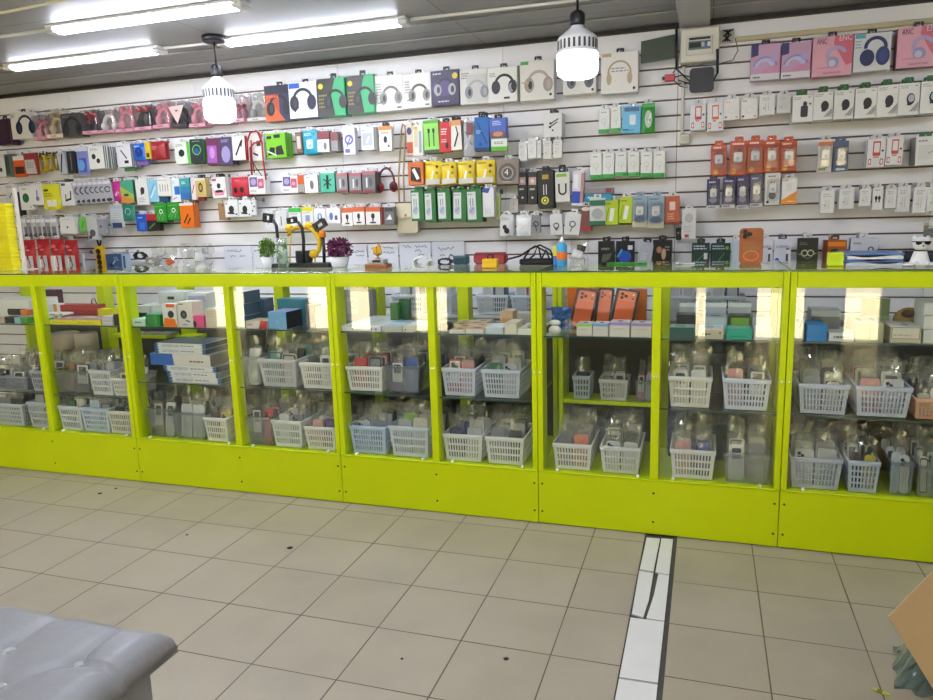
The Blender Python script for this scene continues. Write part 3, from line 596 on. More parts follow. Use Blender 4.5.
P_(361, 127, 374, 150, 'white box with pale earphone picture in second row', '#e4e4e2', [('rr', .1, .2, .9, .75, '#b6bcc4', .05), ('ln', .4, .3, .65, .6, .12, '#eef'), ('tx', .1, .82, .4, .92, 1, '#666')], n=3, t=.022, side='#c4c4c2')
P_(379, 126, 391.5, 151, 'white charger box with orange header before cream strap', '#efe9e2', [('r', 0, .84, 1, 1, '#e28638'), ('e', .5, .46, .14, .14, '#2a2a44'), ('c', .75, .2, .08, '#2a2a2e'), ('tx', .2, .66, .8, .78, 1, '#e08a44')], tab='#1c1c1e', n=2)
CB(407, 123, 413, 155, 'slim orange and violet cable pack at left of bracket', '#d8c8b8', [('r', 0, .05, 1, .4, '#b8482a'), ('e', .5, .75, .4, .12, '#3a2a6a')], out=.16, n=2)
CB(412.5, 125, 423, 156, 'white and yellow cable pack left of lime cable box', '#dcd8c8', [('r', .15, .3, .5, .85, '#c9c0a0'), ('r', .6, .1, .85, .8, '#8aa0b4'), ('r', .1, .86, .5, .95, '#c8b23a')], out=.17, n=2)
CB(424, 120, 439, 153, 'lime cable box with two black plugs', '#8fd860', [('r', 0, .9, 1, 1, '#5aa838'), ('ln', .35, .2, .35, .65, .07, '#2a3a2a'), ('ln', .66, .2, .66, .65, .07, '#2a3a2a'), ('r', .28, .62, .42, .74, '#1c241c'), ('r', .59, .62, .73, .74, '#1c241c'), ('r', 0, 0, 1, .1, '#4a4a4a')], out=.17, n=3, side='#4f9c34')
CB(439, 122, 451, 152, 'red cable box right of the lime cable box', '#c8202c', [('tx', .15, .55, .7, .8, 3, '#f0dcdc'), ('e', .65, .22, .12, .12, '#2a1418'), ('tx', .2, .3, .7, .44, 2, '#f0c8c8')], out=.17, n=2, tab='#1a1a1c')
CB(451, 120, 462, 150, 'white and orange pack with black curved cable', '#e8e0d8', [('r', 0, .82, 1, 1, '#e0a060'), ('ln', .3, .12, .7, .55, .14, '#1a1a1e'), ('ln', .7, .5, .55, .8, .1, '#1a1a1e')], out=.17, n=3, tab='#1a1a1c', side='#5a5a60', roll=-.05)
CB(463, 121, 474, 156, 'clear silver cable bag left of the blue cable box', '#a8a6aa', [('ln', .2, .2, .8, .7, .08, '#d8d8dc'), ('ln', .2, .7, .8, .3, .08, '#5a5a62'), ('r', .3, .6, .9, .95, '#7a4a50')], soft=True, out=.18, t=.025)
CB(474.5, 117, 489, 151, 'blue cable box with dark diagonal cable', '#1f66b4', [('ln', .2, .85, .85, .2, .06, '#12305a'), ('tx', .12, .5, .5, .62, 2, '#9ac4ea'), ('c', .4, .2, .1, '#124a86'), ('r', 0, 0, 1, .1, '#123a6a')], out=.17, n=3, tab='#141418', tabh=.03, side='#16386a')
CB(489.5, 118, 506.5, 138, 'violet-blue box with printed food picture above green box', '#4a68c0', [('tx', .2, .62, .8, .88, 3, '#cfd8f4'), ('r', .05, .02, .95, .32, '#7a4a5a'), ('e', .5, .2, .3, .12, '#c98a5a')], out=.17, n=2, tab='#1a1a1c')
CB(491, 138, 507, 151, 'green and white box under the violet-blue box', '#68b83a', [('r', 0, .35, 1, .95, '#dfe6dc'), ('tx', .2, .5, .8, .75, 2, '#777')], out=.165, n=1, tab=None, hk=False)
WH = [('tx', .2, .7, .8, .9, 2, '#b8b8b6'), ('ln', .4, .2, .4, .6, .05, '#c4c4c2'), ('ln', .6, .2, .6, .6, .05, '#c4c4c2'), ('c', .3, .35, .05, '#888')]
for i, (a, b, c, d) in enumerate([(518.5, 143, 527, 161), (528, 139, 536.5, 158), (537, 141, 541, 158), (543, 141, 551.5, 159), (553, 140, 562, 158)]):
    CB(a, b, c, d, '%s from left of five small white cable cards' % ORD[i], '#e2e1dc', WH, n=2, t=.01)
P_(543.5, 113, 562, 137, 'white earphone box with two black buds, alone in row', '#e4e3df', [('ln', .3, .4, .75, .62, .06, '#222'), ('ln', .35, .55, .8, .75, .06, '#222'), ('c', .5, .28, .05, '#333'), ('e', .35, .42, .07, .05, '#111'), ('e', .38, .57, .07, .05, '#111')], t=.05, tab='#1c1c1e', side='#c9c9c4', n=2)
GW = [('r', 0, 0, 1, .16, '#3aa848'), ('arc', .5, .5, .22, .04, 0, 360, '#c2c6c0'), ('ln', .55, .25, .55, .5, .05, '#c2c6c0'), ('tx', .25, .8, .75, .9, 1, '#9a9c98'), ('r', .7, .04, .9, .1, '#2a7a38')]
CB(598.5, 109, 609.5, 133, 'left white and green cable box beside light blue box', '#e5e6e1', GW, n=2)
CB(611, 107, 621, 132, 'right white and green cable box touching light blue box', '#e5e6e1', GW, n=2)
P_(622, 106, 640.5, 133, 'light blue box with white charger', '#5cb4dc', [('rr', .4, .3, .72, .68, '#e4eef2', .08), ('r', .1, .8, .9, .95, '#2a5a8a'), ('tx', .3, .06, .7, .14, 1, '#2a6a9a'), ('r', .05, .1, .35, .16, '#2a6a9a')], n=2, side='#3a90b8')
P_(642, 103, 655, 132, 'green blister pack with white cable right of light blue box', '#2a9a3a', [('e', .5, .45, .28, .3, '#c8d2c6'), ('ln', .5, .3, .7, .65, .1, '#f2f2ee')], soft=True, n=2)
PH = [('rr', .3, .4, .72, .92, '#c84a42', .05), ('rr', .36, .52, .66, .86, '#e8e4e2', .03), ('c', .84, .58, .07, '#3a4a7a'), ('tx', .35, .3, .65, .4, 1, '#c83a3a'), ('rr', .08, .08, .24, .3, '#c84a42', .04), ('rr', .12, .12, .2, .26, '#eee', .02), ('rr', .72, .08, .9, .3, '#c84a42', .04), ('rr', .76, .12, .86, .26, '#eee', .02)]
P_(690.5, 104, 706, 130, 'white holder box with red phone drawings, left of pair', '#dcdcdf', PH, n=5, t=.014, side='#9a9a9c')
P_(707.5, 102, 723.5, 131, 'white holder box with red phone drawings, right of pair', '#e4e4e6', [('rr', .3, .4, .72, .9, '#d8703a', .05), ('rr', .36, .5, .66, .84, '#eee', .03)]+PH[2:], n=3, t=.02)
CARD = [('tx', .1, .8, .5, .92, 1, '#e07a5a'), ('arc', .5, .45, .2, .04, 0, 320, '#d4d4d4'), ('c', .15, .15, .07, '#3a3a3e'), ('r', .75, .08, .92, .16, '#e0a08a')]
CB(724, 99, 739.5, 120, 'first white cable card with orange print, row of four', '#e6e5e2', CARD, n=3, t=.012)
CB(741, 98, 758, 119, 'second white cable card with orange print, row of four', '#e6e5e2', CARD, n=3, t=.012)
CB(759.5, 95, 775, 115, 'third white cable card beside the green-tabbed boxes', '#e2e2e0', WH, n=3, t=.012)
CB(777, 95, 791, 113, 'fourth white cable card next to the green-tabbed boxes', '#d4d3d2', WH, n=3, t=.012)
for i, (a, b, c, d) in enumerate([(792.5, 95, 813, 122), (813.5, 92, 833, 120), (834, 90, 854, 119), (855, 88, 876.5, 118), (877, 85, 898, 117), (898.5, 83, 919.5, 115), (920.5, 81, 943, 113)]):
    art = [('tx', .08, .82, .5, .94, 2, '#a8a8a6'), ('tx', .75, .86, .92, .94, 1, '#999')]
    if i == 0: art += [('rr', .4, .18, .75, .6, '#2e3036', .08), ('e', .6, .66, .1, .1, '#2e3036'), ('c', .85, .66, .06, '#777')]
    else: art += [('e', .58, .5, .2, .18, '#1e2024'), ('p', [(.42, .3), (.62, .3), (.66, .5), (.42, .5)], '#1e2024'), ('p', [(.5, .1), (.98, .45), (.98, .1)], '#c9c9c8'), ('ln', .62, .12, .96, .36, .03, '#333'), ('ln', .74, .12, .96, .28, .03, '#333')]
    if i >= 5: art += [('e', .6, .52, .15, .12, '#b9bcc4')]
    W(a, b, c, d, 'earbud_box', '%s from left of white earbud boxes with green tabs' % ORD[i], '#ebebe8', art, t=.05, out=.15, n=2, side='#bdbcb9', tab='#2f6a34', tabh=.03, cat='earbud box', group='white earbud boxes with green tabs', roll=0, yaw=0)
# ---- third row, right half
for i, (a, b, c, d) in enumerate([(590.5, 153, 602, 179), (602.5, 153, 614, 178), (615, 152, 626.5, 176), (628, 152, 639.5, 176), (640.5, 152, 652, 177), (653.5, 151, 665, 177)]):
    CB(a, b, c, d, '%s from left in row of six white green cable boxes' % ORD[i], '#e6e7e2', GW, n=4, t=.018, group='white and green cable boxes in a row of six', side='#c9cbc6')
def blister(x0, y0, x1, y1, label, base, accents, n=1, out=.11):
    o = W(x0, y0, x1, y1, 'charger_pack', label, base, accents, t=.004, out=out, n=1, tab=base, cat='charger pack')
    Y = WALL_Y-out; yc = (y0+y1)/2; w = at(x1, yc, Y).x-at(x0, yc, Y).x; h = at((x0+x1)/2, y0, Y).z-at((x0+x1)/2, y1, Y).z
    m = MB(); m.box(-w*.26, -.024, h*.38, w*.26, -.003, h*.68, M('#eceae8', .35), .006); m.box(-w*.1, -.0255, h*.44, w*.1, -.0241, h*.54, M('#b9bcc0', .4), .001)
    for sx in (-.1, .1): m.tube([(sx*w, -.012, h*.68), (sx*w, -.012, h*.76)], .0025, CHROME, 6)
    m.obj('adapter', o)
    m = MB(); m.box(-w*.42, -.032, h*.12, w*.42, -.0008, h*.82, BLISTER, .012); m.obj('blister', o)
    rng = random.Random(hash_(label))
    for k in range(1, n):
        yk = Y+k*.0365
        if yk > WALL_Y-.01: break
        c = o.copy(); COL.objects.link(c); c.location = o.location+Vector((rng.uniform(-.003, .003), k*.0365, rng.uniform(-.003, .002))); c['group'] = 'charger packs behind others on the wall hooks'
        tag(c, ORD[k]+' pack back behind the '+' '.join(label.split()[:11]), 'charger pack', c['group'])
        for ch in o.children: d = ch.copy(); COL.objects.link(d); d.parent = c
    return o
for i, (a, b, c, d) in enumerate([(711.5, 145, 727, 176), (729, 141, 746, 176), (747, 140, 763, 174), (764, 140, 780, 173), (780.5, 141, 797, 172)]):
    blister(a, b, c, d, '%s from left of five orange charger blister packs' % ORD[i], '#cf5a33', [('r', 0, .78, 1, .9, '#b0472a'), ('c', .3, .14, .16, '#e6b43a'), ('tx', .15, .86, .8, .96, 1, '#f0dccf'), ('r', 0, 0, 1, .04, '#6a2418')], 2, .15)
for i, (a, b, c, d) in enumerate([(707, 179, 720, 209), (722, 178, 735, 208), (737, 176, 749, 209), (750.5, 175, 763, 207)]):
    blister(a, b, c, d, '%s from left of four dark purple charger packs' % ORD[i], '#37305c' if i < 3 else '#5d5a74', [('r', 0, 0, 1, .12, '#cfcdd4'), ('tx', .15, .84, .8, .94, 1, '#cdcbe0'), ('e', .5, .3, .3, .1, '#8a86a8'), ('tx', .1, .02, .8, .1, 1, '#444')], 2, .15)
blister(765, 173, 780, 205, 'white charger blister pack right of the dark purple ones', '#dcdad6', [('c', .2, .1, .1, '#3a3a40'), ('tx', .2, .84, .8, .94, 1, '#a06a4a'), ('e', .5, .3, .25, .12, '#55556a')], 2, .15)
P_(781.5, 178, 797, 204, 'white and orange charger box below the orange blisters', '#e8e6e2', [('p', [(0, 0), (1, 0), (1, .5), (0, .15)], '#e8932a'), ('r', .3, .5, .65, .8, '#d8d8d8'), ('tx', .05, .88, .5, .95, 1, '#e08a3a'), ('tx', .4, .06, .9, .14, 1, '#fbe8c8')], out=.14, n=2, t=.03)
blister(817.5, 140, 832, 172, 'white charger pack with orange header, alone on right', '#d9d4cb', [('r', 0, .82, 1, .95, '#d8784a'), ('r', .1, .05, .6, .12, '#7a9a5a')], 2, .13)
blister(833.5, 141, 848.5, 171, 'blue-grey charger pack beside the orange-headed one', '#5d6a84', [('e', .5, .3, .35, .1, '#8c98b0'), ('r', .2, .02, .8, .1, '#c4ccd8')], 2, .13)
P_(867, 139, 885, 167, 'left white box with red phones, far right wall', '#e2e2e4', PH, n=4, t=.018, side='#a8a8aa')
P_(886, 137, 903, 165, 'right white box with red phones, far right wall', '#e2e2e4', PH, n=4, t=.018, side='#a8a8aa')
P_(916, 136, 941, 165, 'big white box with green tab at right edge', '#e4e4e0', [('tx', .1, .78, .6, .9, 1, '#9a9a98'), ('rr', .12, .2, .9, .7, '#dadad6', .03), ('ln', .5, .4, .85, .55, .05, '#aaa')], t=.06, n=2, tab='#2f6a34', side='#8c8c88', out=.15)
for i, (a, b, c, d, n) in enumerate([(820.5, 191, 834.5, 213, 5), (839, 189, 854, 209, 3), (859.5, 189, 871, 206, 2), (872.5, 188, 883, 210, 2), (885, 189, 896.5, 208, 3), (897, 187, 910, 212, 2), (913, 187, 926, 213, 2), (927, 187, 941, 211, 2)]):
    art = list(WH) if i != 3 else [('ln', .35, .35, .35, .62, .12, '#222'), ('ln', .65, .35, .65, .62, .12, '#222'), ('e', .35, .55, .13, .1, '#222'), ('e', .65, .55, .13, .1, '#222'), ('tx', .2, .86, .8, .94, 1, '#888')]
    CB(a, b, c, d, '%s from left of eight white cards, lowest row right' % ORD[i], '#e3e3e2', art, n=n, t=.012, side='#c2c2c1')
# ---- third row, left half
P_(6, 184, 16, 204, 'small white box at left above the yellow stack', '#d4d2cf', CAR, out=.13)
P_(16, 192, 20, 216, 'narrow dark pack left of white green-dot pack', '#2c2622', (), n=3, t=.014)
P_(19.5, 186, 32, 210, 'white pack with a green circle', '#e0e0da', [('e', .5, .5, .28, .2, '#1f6a46'), ('c', .85, .12, .05, '#333'), ('tx', .2, .82, .7, .92, 1, '#999')], n=2)
P_(31.5, 184, 42, 205, 'white pack with violet earphone, left of yellow pouch', '#dcdad8', [('ln', .5, .25, .55, .7, .1, '#6a5a98'), ('e', .55, .3, .16, .12, '#7d6aa8')], n=2)
P_(42.5, 184, 59.5, 209, 'yellow pouch with white card window', '#d6d326', [('rr', .25, .1, .8, .36, '#eae8d8', .06), ('r', .15, .72, .4, .8, '#3a3a1a'), ('tx', .15, .48, .8, .66, 2, '#8a8820')], n=2, soft=True)
P_(61, 182, 74, 206, 'white pack with black phone stand drawing', '#dedcda', [('ln', .3, .22, .75, .3, .12, '#222'), ('ln', .7, .28, .75, .62, .09, '#222'), ('ln', .35, .25, .35, .5, .07, '#222'), ('r', .1, .85, .4, .95, '#2a4a8a')], n=4, t=.014, tab='#2a3a4a')
for i in range(7):
    a = 75.5+i*5
    CB(a, 182-.3*i, a+9 if i < 3 else a+7, 204-.3*i, '%s from left of seven overlapping grey earphone packs' % ORD[i], '#9a9aa4', [('arc', .5, .6, .3, .12, 0, 330, '#2c3040'), ('e', .5, .12, .35, .08, '#1d2028'), ('r', .1, .85, .9, .97, '#c8c8d0')], n=1, t=.007, out=.112+.004*i, roll=-.1, yaw=.35, tab='#b4b4ba', group='overlapping grey earphone packs')
P_(112, 181, 121, 201, 'magenta pouch left of rainbow green box', '#c0308a', [('p', [(.2, .3), (.6, .5), (.8, .4), (.5, .25)], '#e8a8cf')], soft=True, n=2)
P_(120.5, 180, 133.5, 203, 'green, yellow and orange graded box', '#4aa082', [('p', [(0, 0), (1, 0), (1, .35), (0, .75)], '#a8b850'), ('p', [(0, 0), (1, 0), (1, .12), (0, .35)], '#d08a3a'), ('r', .25, .3, .6, .4, '#2a3a3a')], n=4, t=.02, side='#1f5a4a')
P_(136.5, 179, 148, 205, 'white earbud pack with black bud, right of graded box', '#dcdcd8', [('e', .55, .55, .17, .14, '#23242a'), ('ln', .4, .4, .7, .65, .1, '#23242a'), ('tx', .15, .1, .8, .3, 3, '#aaa')], n=4, t=.015)
P_(148.5, 180, 158, 202, 'light blue pack with white diagonal cable', '#8cc4de', [('ln', .2, .2, .8, .7, .09, '#e8f2f6'), ('ln', .2, .4, .7, .85, .06, '#4a8ab4')], n=3, t=.015)
P_(157.5, 178, 170, 196, 'white pack with four black stylus pens', '#e0ddd6', [('ln', .2, .25, .2, .65, .04, '#333'), ('ln', .4, .25, .4, .65, .04, '#333'), ('ln', .6, .25, .6, .65, .04, '#333'), ('ln', .8, .25, .8, .65, .04, '#333'), ('tx', .1, .82, .8, .92, 1, '#aaa')], out=.14, n=2)
P_(159, 190, 168, 202, 'dark blue pack showing below the stylus pack', '#2a5a8a', (), out=.115, tab=None, hk=False)
P_(171, 178, 180, 202, 'white and blue pack left of blue-teal box', '#dfe4ea', [('r', .4, .3, 1, .65, '#2a6fc0'), ('r', .1, .75, .5, .9, '#c4d2e4'), ('ln', .2, .1, .6, .2, .06, '#555')], n=2)
P_(180.5, 178, 190, 199, 'blue to teal graded box in third row', '#3a9aa0', [('r', 0, 0, 1, .3, '#2468b0'), ('r', 0, .3, 1, .6, '#2f80aa'), ('tx', .2, .7, .7, .85, 2, '#d0ece8')], n=3, side='#2a7a80')
P_(191, 178, 195.5, 200, 'slim white and red pack before gold pack', '#dcd4d2', [('ln', .2, .3, .8, .7, .2, '#b03040')], n=3)
P_(195.5, 178, 206, 197, 'gold pack with black earbud case', '#c8b070', [('e', .5, .5, .22, .25, '#2a2620'), ('e', .5, .5, .12, .15, '#b89a5a'), ('r', 0, .86, 1, 1, '#d8d0b8')], n=2, tab='#222')
P_(194, 196, 205, 201, 'small red pack peeking below the gold pack', '#8a2c30', (), out=.1, tab=None, hk=False)
P_(212, 177, 226, 198, 'white webcam pack with pink arc', '#e4e2e0', [('p', [(0, .55), (.2, .3), (.5, .22), (.8, .3), (1, .55), (.8, .12), (.2, .12)], '#dc8aa4'), ('e', .5, .58, .13, .13, '#2a2a2e'), ('e', .5, .32, .3, .07, '#1f1f22'), ('r', .05, .82, .35, .92, '#c04060')], n=3, tab='#1c1c1e')
P_(230, 177, 247, 196, 'red blister pouch with two dark earbuds', '#c22b3c', [('e', .3, .32, .12, .15, '#3a1018'), ('e', .68, .32, .13, .16, '#3a1018'), ('tx', .3, .75, .7, .88, 1, '#e88a94')], soft=True, n=3, t=.03)
VB = [('r', .06, .4, .55, .95, '#6a5c90'), ('c', .3, .68, .17, '#a79cc8'), ('r', .58, .3, .95, .85, '#c05a78'), ('c', .75, .55, .1, '#e8a8b4'), ('tx', .08, .1, .5, .25, 2, '#999')]
P_(248.5, 176, 265, 194, 'white box with violet lamp picture under red lanyards', '#e6e6e6', VB, n=3, t=.02)
P_(282, 176, 297.5, 193, 'white box with violet lamp picture beside orange pack', '#e6e6e6', VB, n=3, t=.02)
P_(297.5, 175, 304, 192, 'slim orange and silver pack in third row', '#cc5a2a', [('r', 0, 0, 1, .45, '#9a9a96')], n=2)
P_(304.5, 175, 318, 193, 'white mouse box left of mint pack', '#e6e5e2', [('e', .55, .45, .14, .25, '#6a6a6c'), ('tx', .15, .82, .5, .9, 1, '#999')], n=4, t=.018, side='#8a9088')
P_(320, 171, 334.5, 192, 'mint pack with black cross-shaped holder', '#4fb89a', [('ln', .5, .15, .5, .8, .16, '#14241e'), ('ln', .22, .3, .78, .62, .07, '#14241e'), ('ln', .78, .3, .22, .62, .07, '#14241e'), ('r', 0, .9, 1, 1, '#cfe8dc')], n=2)
GP = [('ln', .35, .25, .35, .7, .12, '#d8d8da'), ('e', .65, .5, .12, .2, '#55555a'), ('r', .05, .02, .95, .14, '#8a3a44'), ('r', 0, .84, 1, 1, '#b06a72')]
for i, (a, b, c, d) in enumerate([(336.5, 173, 347.5, 193), (349, 173, 361, 193), (362, 171, 375, 193)]):
    P_(a, b, c, d, '%s of three grey packs beside the red headphones' % ORD[i], '#8c8a8e' if i < 2 else '#6e6e72', GP, n=4, t=.02, side='#5a4a4e')
# red and black headphones hanging in a clear bag
Y = WALL_Y-.08; p = at(385, 194, Y); z1 = at(385, 166, Y).z; w_ = at(395, 180, Y).x-at(376, 180, Y).x; h_ = z1-p.z
m = MB(); m.tube([(w_*.42*math.cos(PI*k/14), .03, h_*.38+h_*.55*math.sin(PI*k/14)) for k in range(15)], .007, M('#6a4048', .5), 8); o = m.obj('headphones', None, (p.x, Y, p.z)); tag(o, 'dark red headphones hanging left of the cream bag strap', 'headphones')
for sg in (-1, 1):
    m = MB(); m.ball((sg*w_*.36, .03, h_*.26), (w_*.2, .03, h_*.2), M('#8c2430', .5)); m.ball((sg*w_*.36, .002, h_*.26), (w_*.12, .008, h_*.12), M('#2a1a1c', .5)); m.obj('ear_cup', o)
hook(p.x, p.z+h_*.97, .07, 'chrome hook holding up the dark red headphones')
# cream shoulder bag on its strap
Y = WALL_Y-.07; a, b = at(396.5, 218, Y), at(417.5, 218, Y); zt, zb = at(407, 203, Y).z, at(407, 233, Y).z; w_ = b.x-a.x; h_ = zt-zb
m = MB(); CRM = M('#cdc1a2', .55, noise=.06, scale=18); m.prism(rrect(-w_/2, 0, w_/2, h_, .015), 0, .045, CRM); o = m.obj('shoulder_bag', None, ((a.x+b.x)/2, Y, zb)); tag(o, 'cream phone shoulder bag hanging by its long strap', 'bag')
m = MB(); m.prism(rrect(-w_*.47, h_*.52, w_*.44, h_*.99, .022), -.007, -.0003, M('#d8cdb0', .55)); f_ = m.obj('flap', o)
m = MB(); m.lathe([(.008, 0), (.008, .003), (.003, .004)], M('#a8986a', .3, .6), 12); m.xf(Matrix.Translation((-.005, -.0072, h_*.6)) @ Matrix.Rotation(PI/2, 4, 'X')); m.obj('snap', f_)
q = at(402, 124, Y); dz = q.z-zb; dx = q.x-o.location.x
m = MB()
for s0, s1 in ((-w_*.4, -.012), (-w_*.15, .012)): m.tube([(s0, .02, h_*.97), (s0*.9+dx*.35, .02, h_+(dz-h_)*.35), (dx+s1*1.1, .02, dz-.03), (dx+s1*.4, .02, dz)], .0055, M('#b39a72', .6), 6)
m.obj('strap', o); hook(q.x, q.z-.006, .055, 'chrome hook holding up the strap of the cream shoulder bag')
# red lanyards
Y = WALL_Y-.13; q = at(255, 131, Y)
def lany(pts, label, c='#a8232c', r=.006):
    m = MB(); m.tube([at(x, y, Y+dy) for x, y, dy in pts], r, M(c, .6), 6); o = m.obj('lanyard'); tag(o, label, 'lanyard', 'red lanyards on one hook'); return o
lany([(248, 160, 0), (247, 142, 0), (250, 133, .003), (256, 131, .006), (261, 135, .008), (260, 142, .009), (254, 143, .01), (250, 148, .01), (252, 175, .01)], 'red lanyard with loop at top, left strand reaching white box')
lany([(258, 133, .02), (262, 143, .02), (263, 158, .022), (266, 180, .02)], 'red lanyard whose long right strand hangs lowest', '#b22a34')
lany([(251, 140, .03), (252, 158, .03), (255, 176, .03)], 'red lanyard strand between the other two straps', '#98202a', .004)
m = MB(); m.tube([at(251, 158, Y-.012), at(256, 168, Y-.012), at(262, 176, Y-.012)], .003, BLACK, 6); tag(m.obj('cord'), 'thin black cord crossing between the red lanyards', 'cord')
hook(q.x, q.z-.004, .12, 'chrome hook carrying the red lanyards')
# ---- boxes and packs right of the cream bag
CB(408, 162, 423.5, 185, 'orange and black cable bag left of yellow bags', '#cf6a2a', [('p', [(.15, .2), (.85, .1), (.8, .75), (.2, .8)], '#241c1a'), ('ln', .35, .7, .65, .25, .2, '#e8e6e2')], out=.16, soft=False, n=3)
for i, (a, b, c, d) in enumerate([(424.5, 161, 440, 185), (441, 162, 456, 184), (457.5, 161, 474, 184), (475.5, 160, 494, 183)]):
    CB(a, b, c, d, '%s from left of four bright yellow cable bags' % ORD[i], '#e3c60a', [('r', .05, .02, .95, .26, '#c9c6bc'), ('ln', .45, .25, .55, .6, .12, '#f2f0e6'), ('c', .8, .76, .09, '#3a3420'), ('c', .78, .5, .08, '#8a7a20'), ('tx', .1, .82, .6, .92, 1, '#8a7a10')], out=.16, soft=True, n=3, t=.03, group='yellow cable bags')
P_(496, 159, 518.5, 184, 'grey-brown bag with coiled cable marked four', '#8a7d74', [('arc', .5, .45, .34, .13, 0, 360, '#5f5752'), ('arc', .5, .45, .24, .05, 0, 360, '#a79c94'), ('c', .5, .45, .2, '#4d4744'), ('tx', .3, .05, .7, .12, 1, '#cfc8c2')], out=.14, n=2, t=.03, text=[('4', .47, .46, .34, '#f2f0ee', None)])
for i, (a, b, c, d) in enumerate([(411, 190, 424, 221), (424.5, 191, 436, 222), (437.5, 190, 451, 221), (452.5, 190, 466, 221), (467, 189, 482, 222)]):
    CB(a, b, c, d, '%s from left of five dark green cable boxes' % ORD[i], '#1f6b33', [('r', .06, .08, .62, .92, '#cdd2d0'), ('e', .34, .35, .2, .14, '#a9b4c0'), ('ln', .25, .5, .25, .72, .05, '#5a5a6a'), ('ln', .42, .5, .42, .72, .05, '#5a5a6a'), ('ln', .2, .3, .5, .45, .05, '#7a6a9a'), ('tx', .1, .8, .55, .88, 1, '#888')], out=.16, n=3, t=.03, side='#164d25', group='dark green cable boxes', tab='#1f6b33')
CB(482.5, 188, 494, 217, 'white cable box with blue top right of green boxes', '#dcdcde', [('p', [(0, 1), (.7, 1), (.5, .82), (0, .86)], '#3a4a9a'), ('tx', .2, .1, .8, .3, 3, '#c4c4c6')], out=.15, n=2)
P_(495, 193, 500, 220, 'slim pale green pack beside the white blue-top box', '#c8d8a0', [('r', .2, .1, .8, .9, '#b0c474')], out=.09)
P_(509, 199, 518, 213, 'small grey metal bracket card below the grey-brown bag', '#c4c2be', [('c', .5, .6, .06, '#888'), ('c', .5, .3, .06, '#888')], out=.06, t=.006)
for i, (a, c) in enumerate([(518, 527), (527.5, 537)]):
    P_(a, 172, c, 204, '%s of two black lens packs with pink squares' % ['left', 'right'][i], '#1a1a1c', [('r', .12, .6, .88, .84, '#b89a92'), ('c', .5, .72, .2, '#d8c4bc'), ('c', .5, .2, .12, '#d8d8d8'), ('tx', .2, .4, .8, .52, 1, '#b8b8b8')], tab='#b8b8b8', n=2)
P_(538, 170, 554, 208, 'large black cable pack with yellow round label', '#161617', [('c', .45, .2, .24, '#c9c93a'), ('c', .45, .2, .14, '#34341a'), ('c', .45, .2, .07, '#e6e68a'), ('r', .3, .76, .7, .88, '#b0902a'), ('ln', .38, .35, .38, .62, .06, '#d8d8d4'), ('ln', .55, .35, .55, .62, .06, '#d8d8d4')], tab='#161617', t=.03, n=2)
P_(555.5, 172, 570, 202, 'white pack with looped black strap', '#d6d6cf', [('arc', .5, .38, .24, .12, 170, 370, '#1c1c1e'), ('ln', .26, .38, .26, .62, .12, '#1c1c1e'), ('ln', .74, .38, .74, .62, .12, '#1c1c1e'), ('r', .1, .84, .8, .95, '#8ab43a')], tab='#161617', tabh=.04, n=2)
P_(571, 171, 582.5, 206, 'blue and white pack with pink behind, tilted', '#d8d4dc', [('r', 0, .08, .75, .42, '#2a4ab0'), ('r', .1, .5, .5, .9, '#eeeef4'), ('r', .75, .1, 1, .95, '#b88a90')], roll=.06, n=2)
P_(584, 188, 613, 193.5, 'flat grey and red box lying on its hooks', '#8c8488', [('r', .75, .1, .95, .9, '#8a3440')], tab=None, hk=False, out=.12, t=.05, roll=0)
P_(585, 194, 612, 201, 'flat teal box lying below the grey red box', '#2a92b0', [('tx', .1, .3, .6, .7, 1, '#c4e4ec')], tab=None, hk=False, out=.13, t=.05, roll=0)
P_(580, 206, 591, 231, 'red-brown pack with black bottom above blue bottle', '#7a4a44', [('r', 0, 0, 1, .15, '#a8282e'), ('e', .5, .88, .4, .08, '#d8d0cc')], n=2)
P_(589.5, 198, 605.5, 225, 'white and dark green pouch left of lime packs', '#c9ccc6', [('r', 0, .72, 1, .92, '#1f6a46'), ('r', 0, 0, 1, .15, '#2a6a44'), ('e', .5, .42, .35, .2, '#a4a8a4')], soft=True, out=.14)
LM = [('p', [(.3, .15), (.6, .15), (.75, .65), (.45, .68)], '#e6e8dc'), ('tx', .1, .8, .6, .9, 1, '#6a8020'), ('ln', .1, .15, .3, .7, .06, '#7a9418')]
P_(605, 200, 618.5, 225, 'left lime charger pack in the lower row', '#b6cc1e', LM, out=.13, n=2)
P_(619, 197, 632, 223, 'right lime charger pack in the lower row', '#b6cc1e', LM, out=.13, n=2)
blister(632.5, 196, 647, 227, 'blue-white charger blister, left of similar pair', '#8fa4b4', [('r', 0, 0, 1, .2, '#c8c0a0'), ('e', .5, .25, .4, .1, '#4a6a8c'), ('tx', .1, .86, .7, .94, 1, '#3a5a7a')], 2, .14)
blister(648, 196, 664, 228, 'blue-white charger blister, right of similar pair', '#8fa4b4', [('r', 0, 0, 1, .2, '#c8c0a0'), ('e', .5, .25, .4, .1, '#4a6a8c'), ('tx', .1, .86, .7, .94, 1, '#3a5a7a')], 2, .14)
P_(665.5, 196, 680, 224, 'orange-brown charger pack at the slatwall seam', '#b85a34', [('rr', .3, .5, .7, .8, '#e0c4b4', .06), ('tx', .15, .15, .8, .4, 3, '#e0a888'), ('r', 0, 0, 1, .08, '#7a3420')], out=.13, n=2)
P_(682, 209, 696, 239, 'white charger pack hanging right of the seam', '#d4d2d0', [('e', .5, .7, .3, .16, '#b4b2b6'), ('tx', .15, .2, .8, .45, 3, '#b8b8b6'), ('rr', .2, .06, .5, .16, '#c83a3a', .02)], n=2)
P_(676, 228, 681, 240, 'small black pack left of the hanging white charger', '#23211f', [('c', .5, .6, .2, '#888')], out=.05)
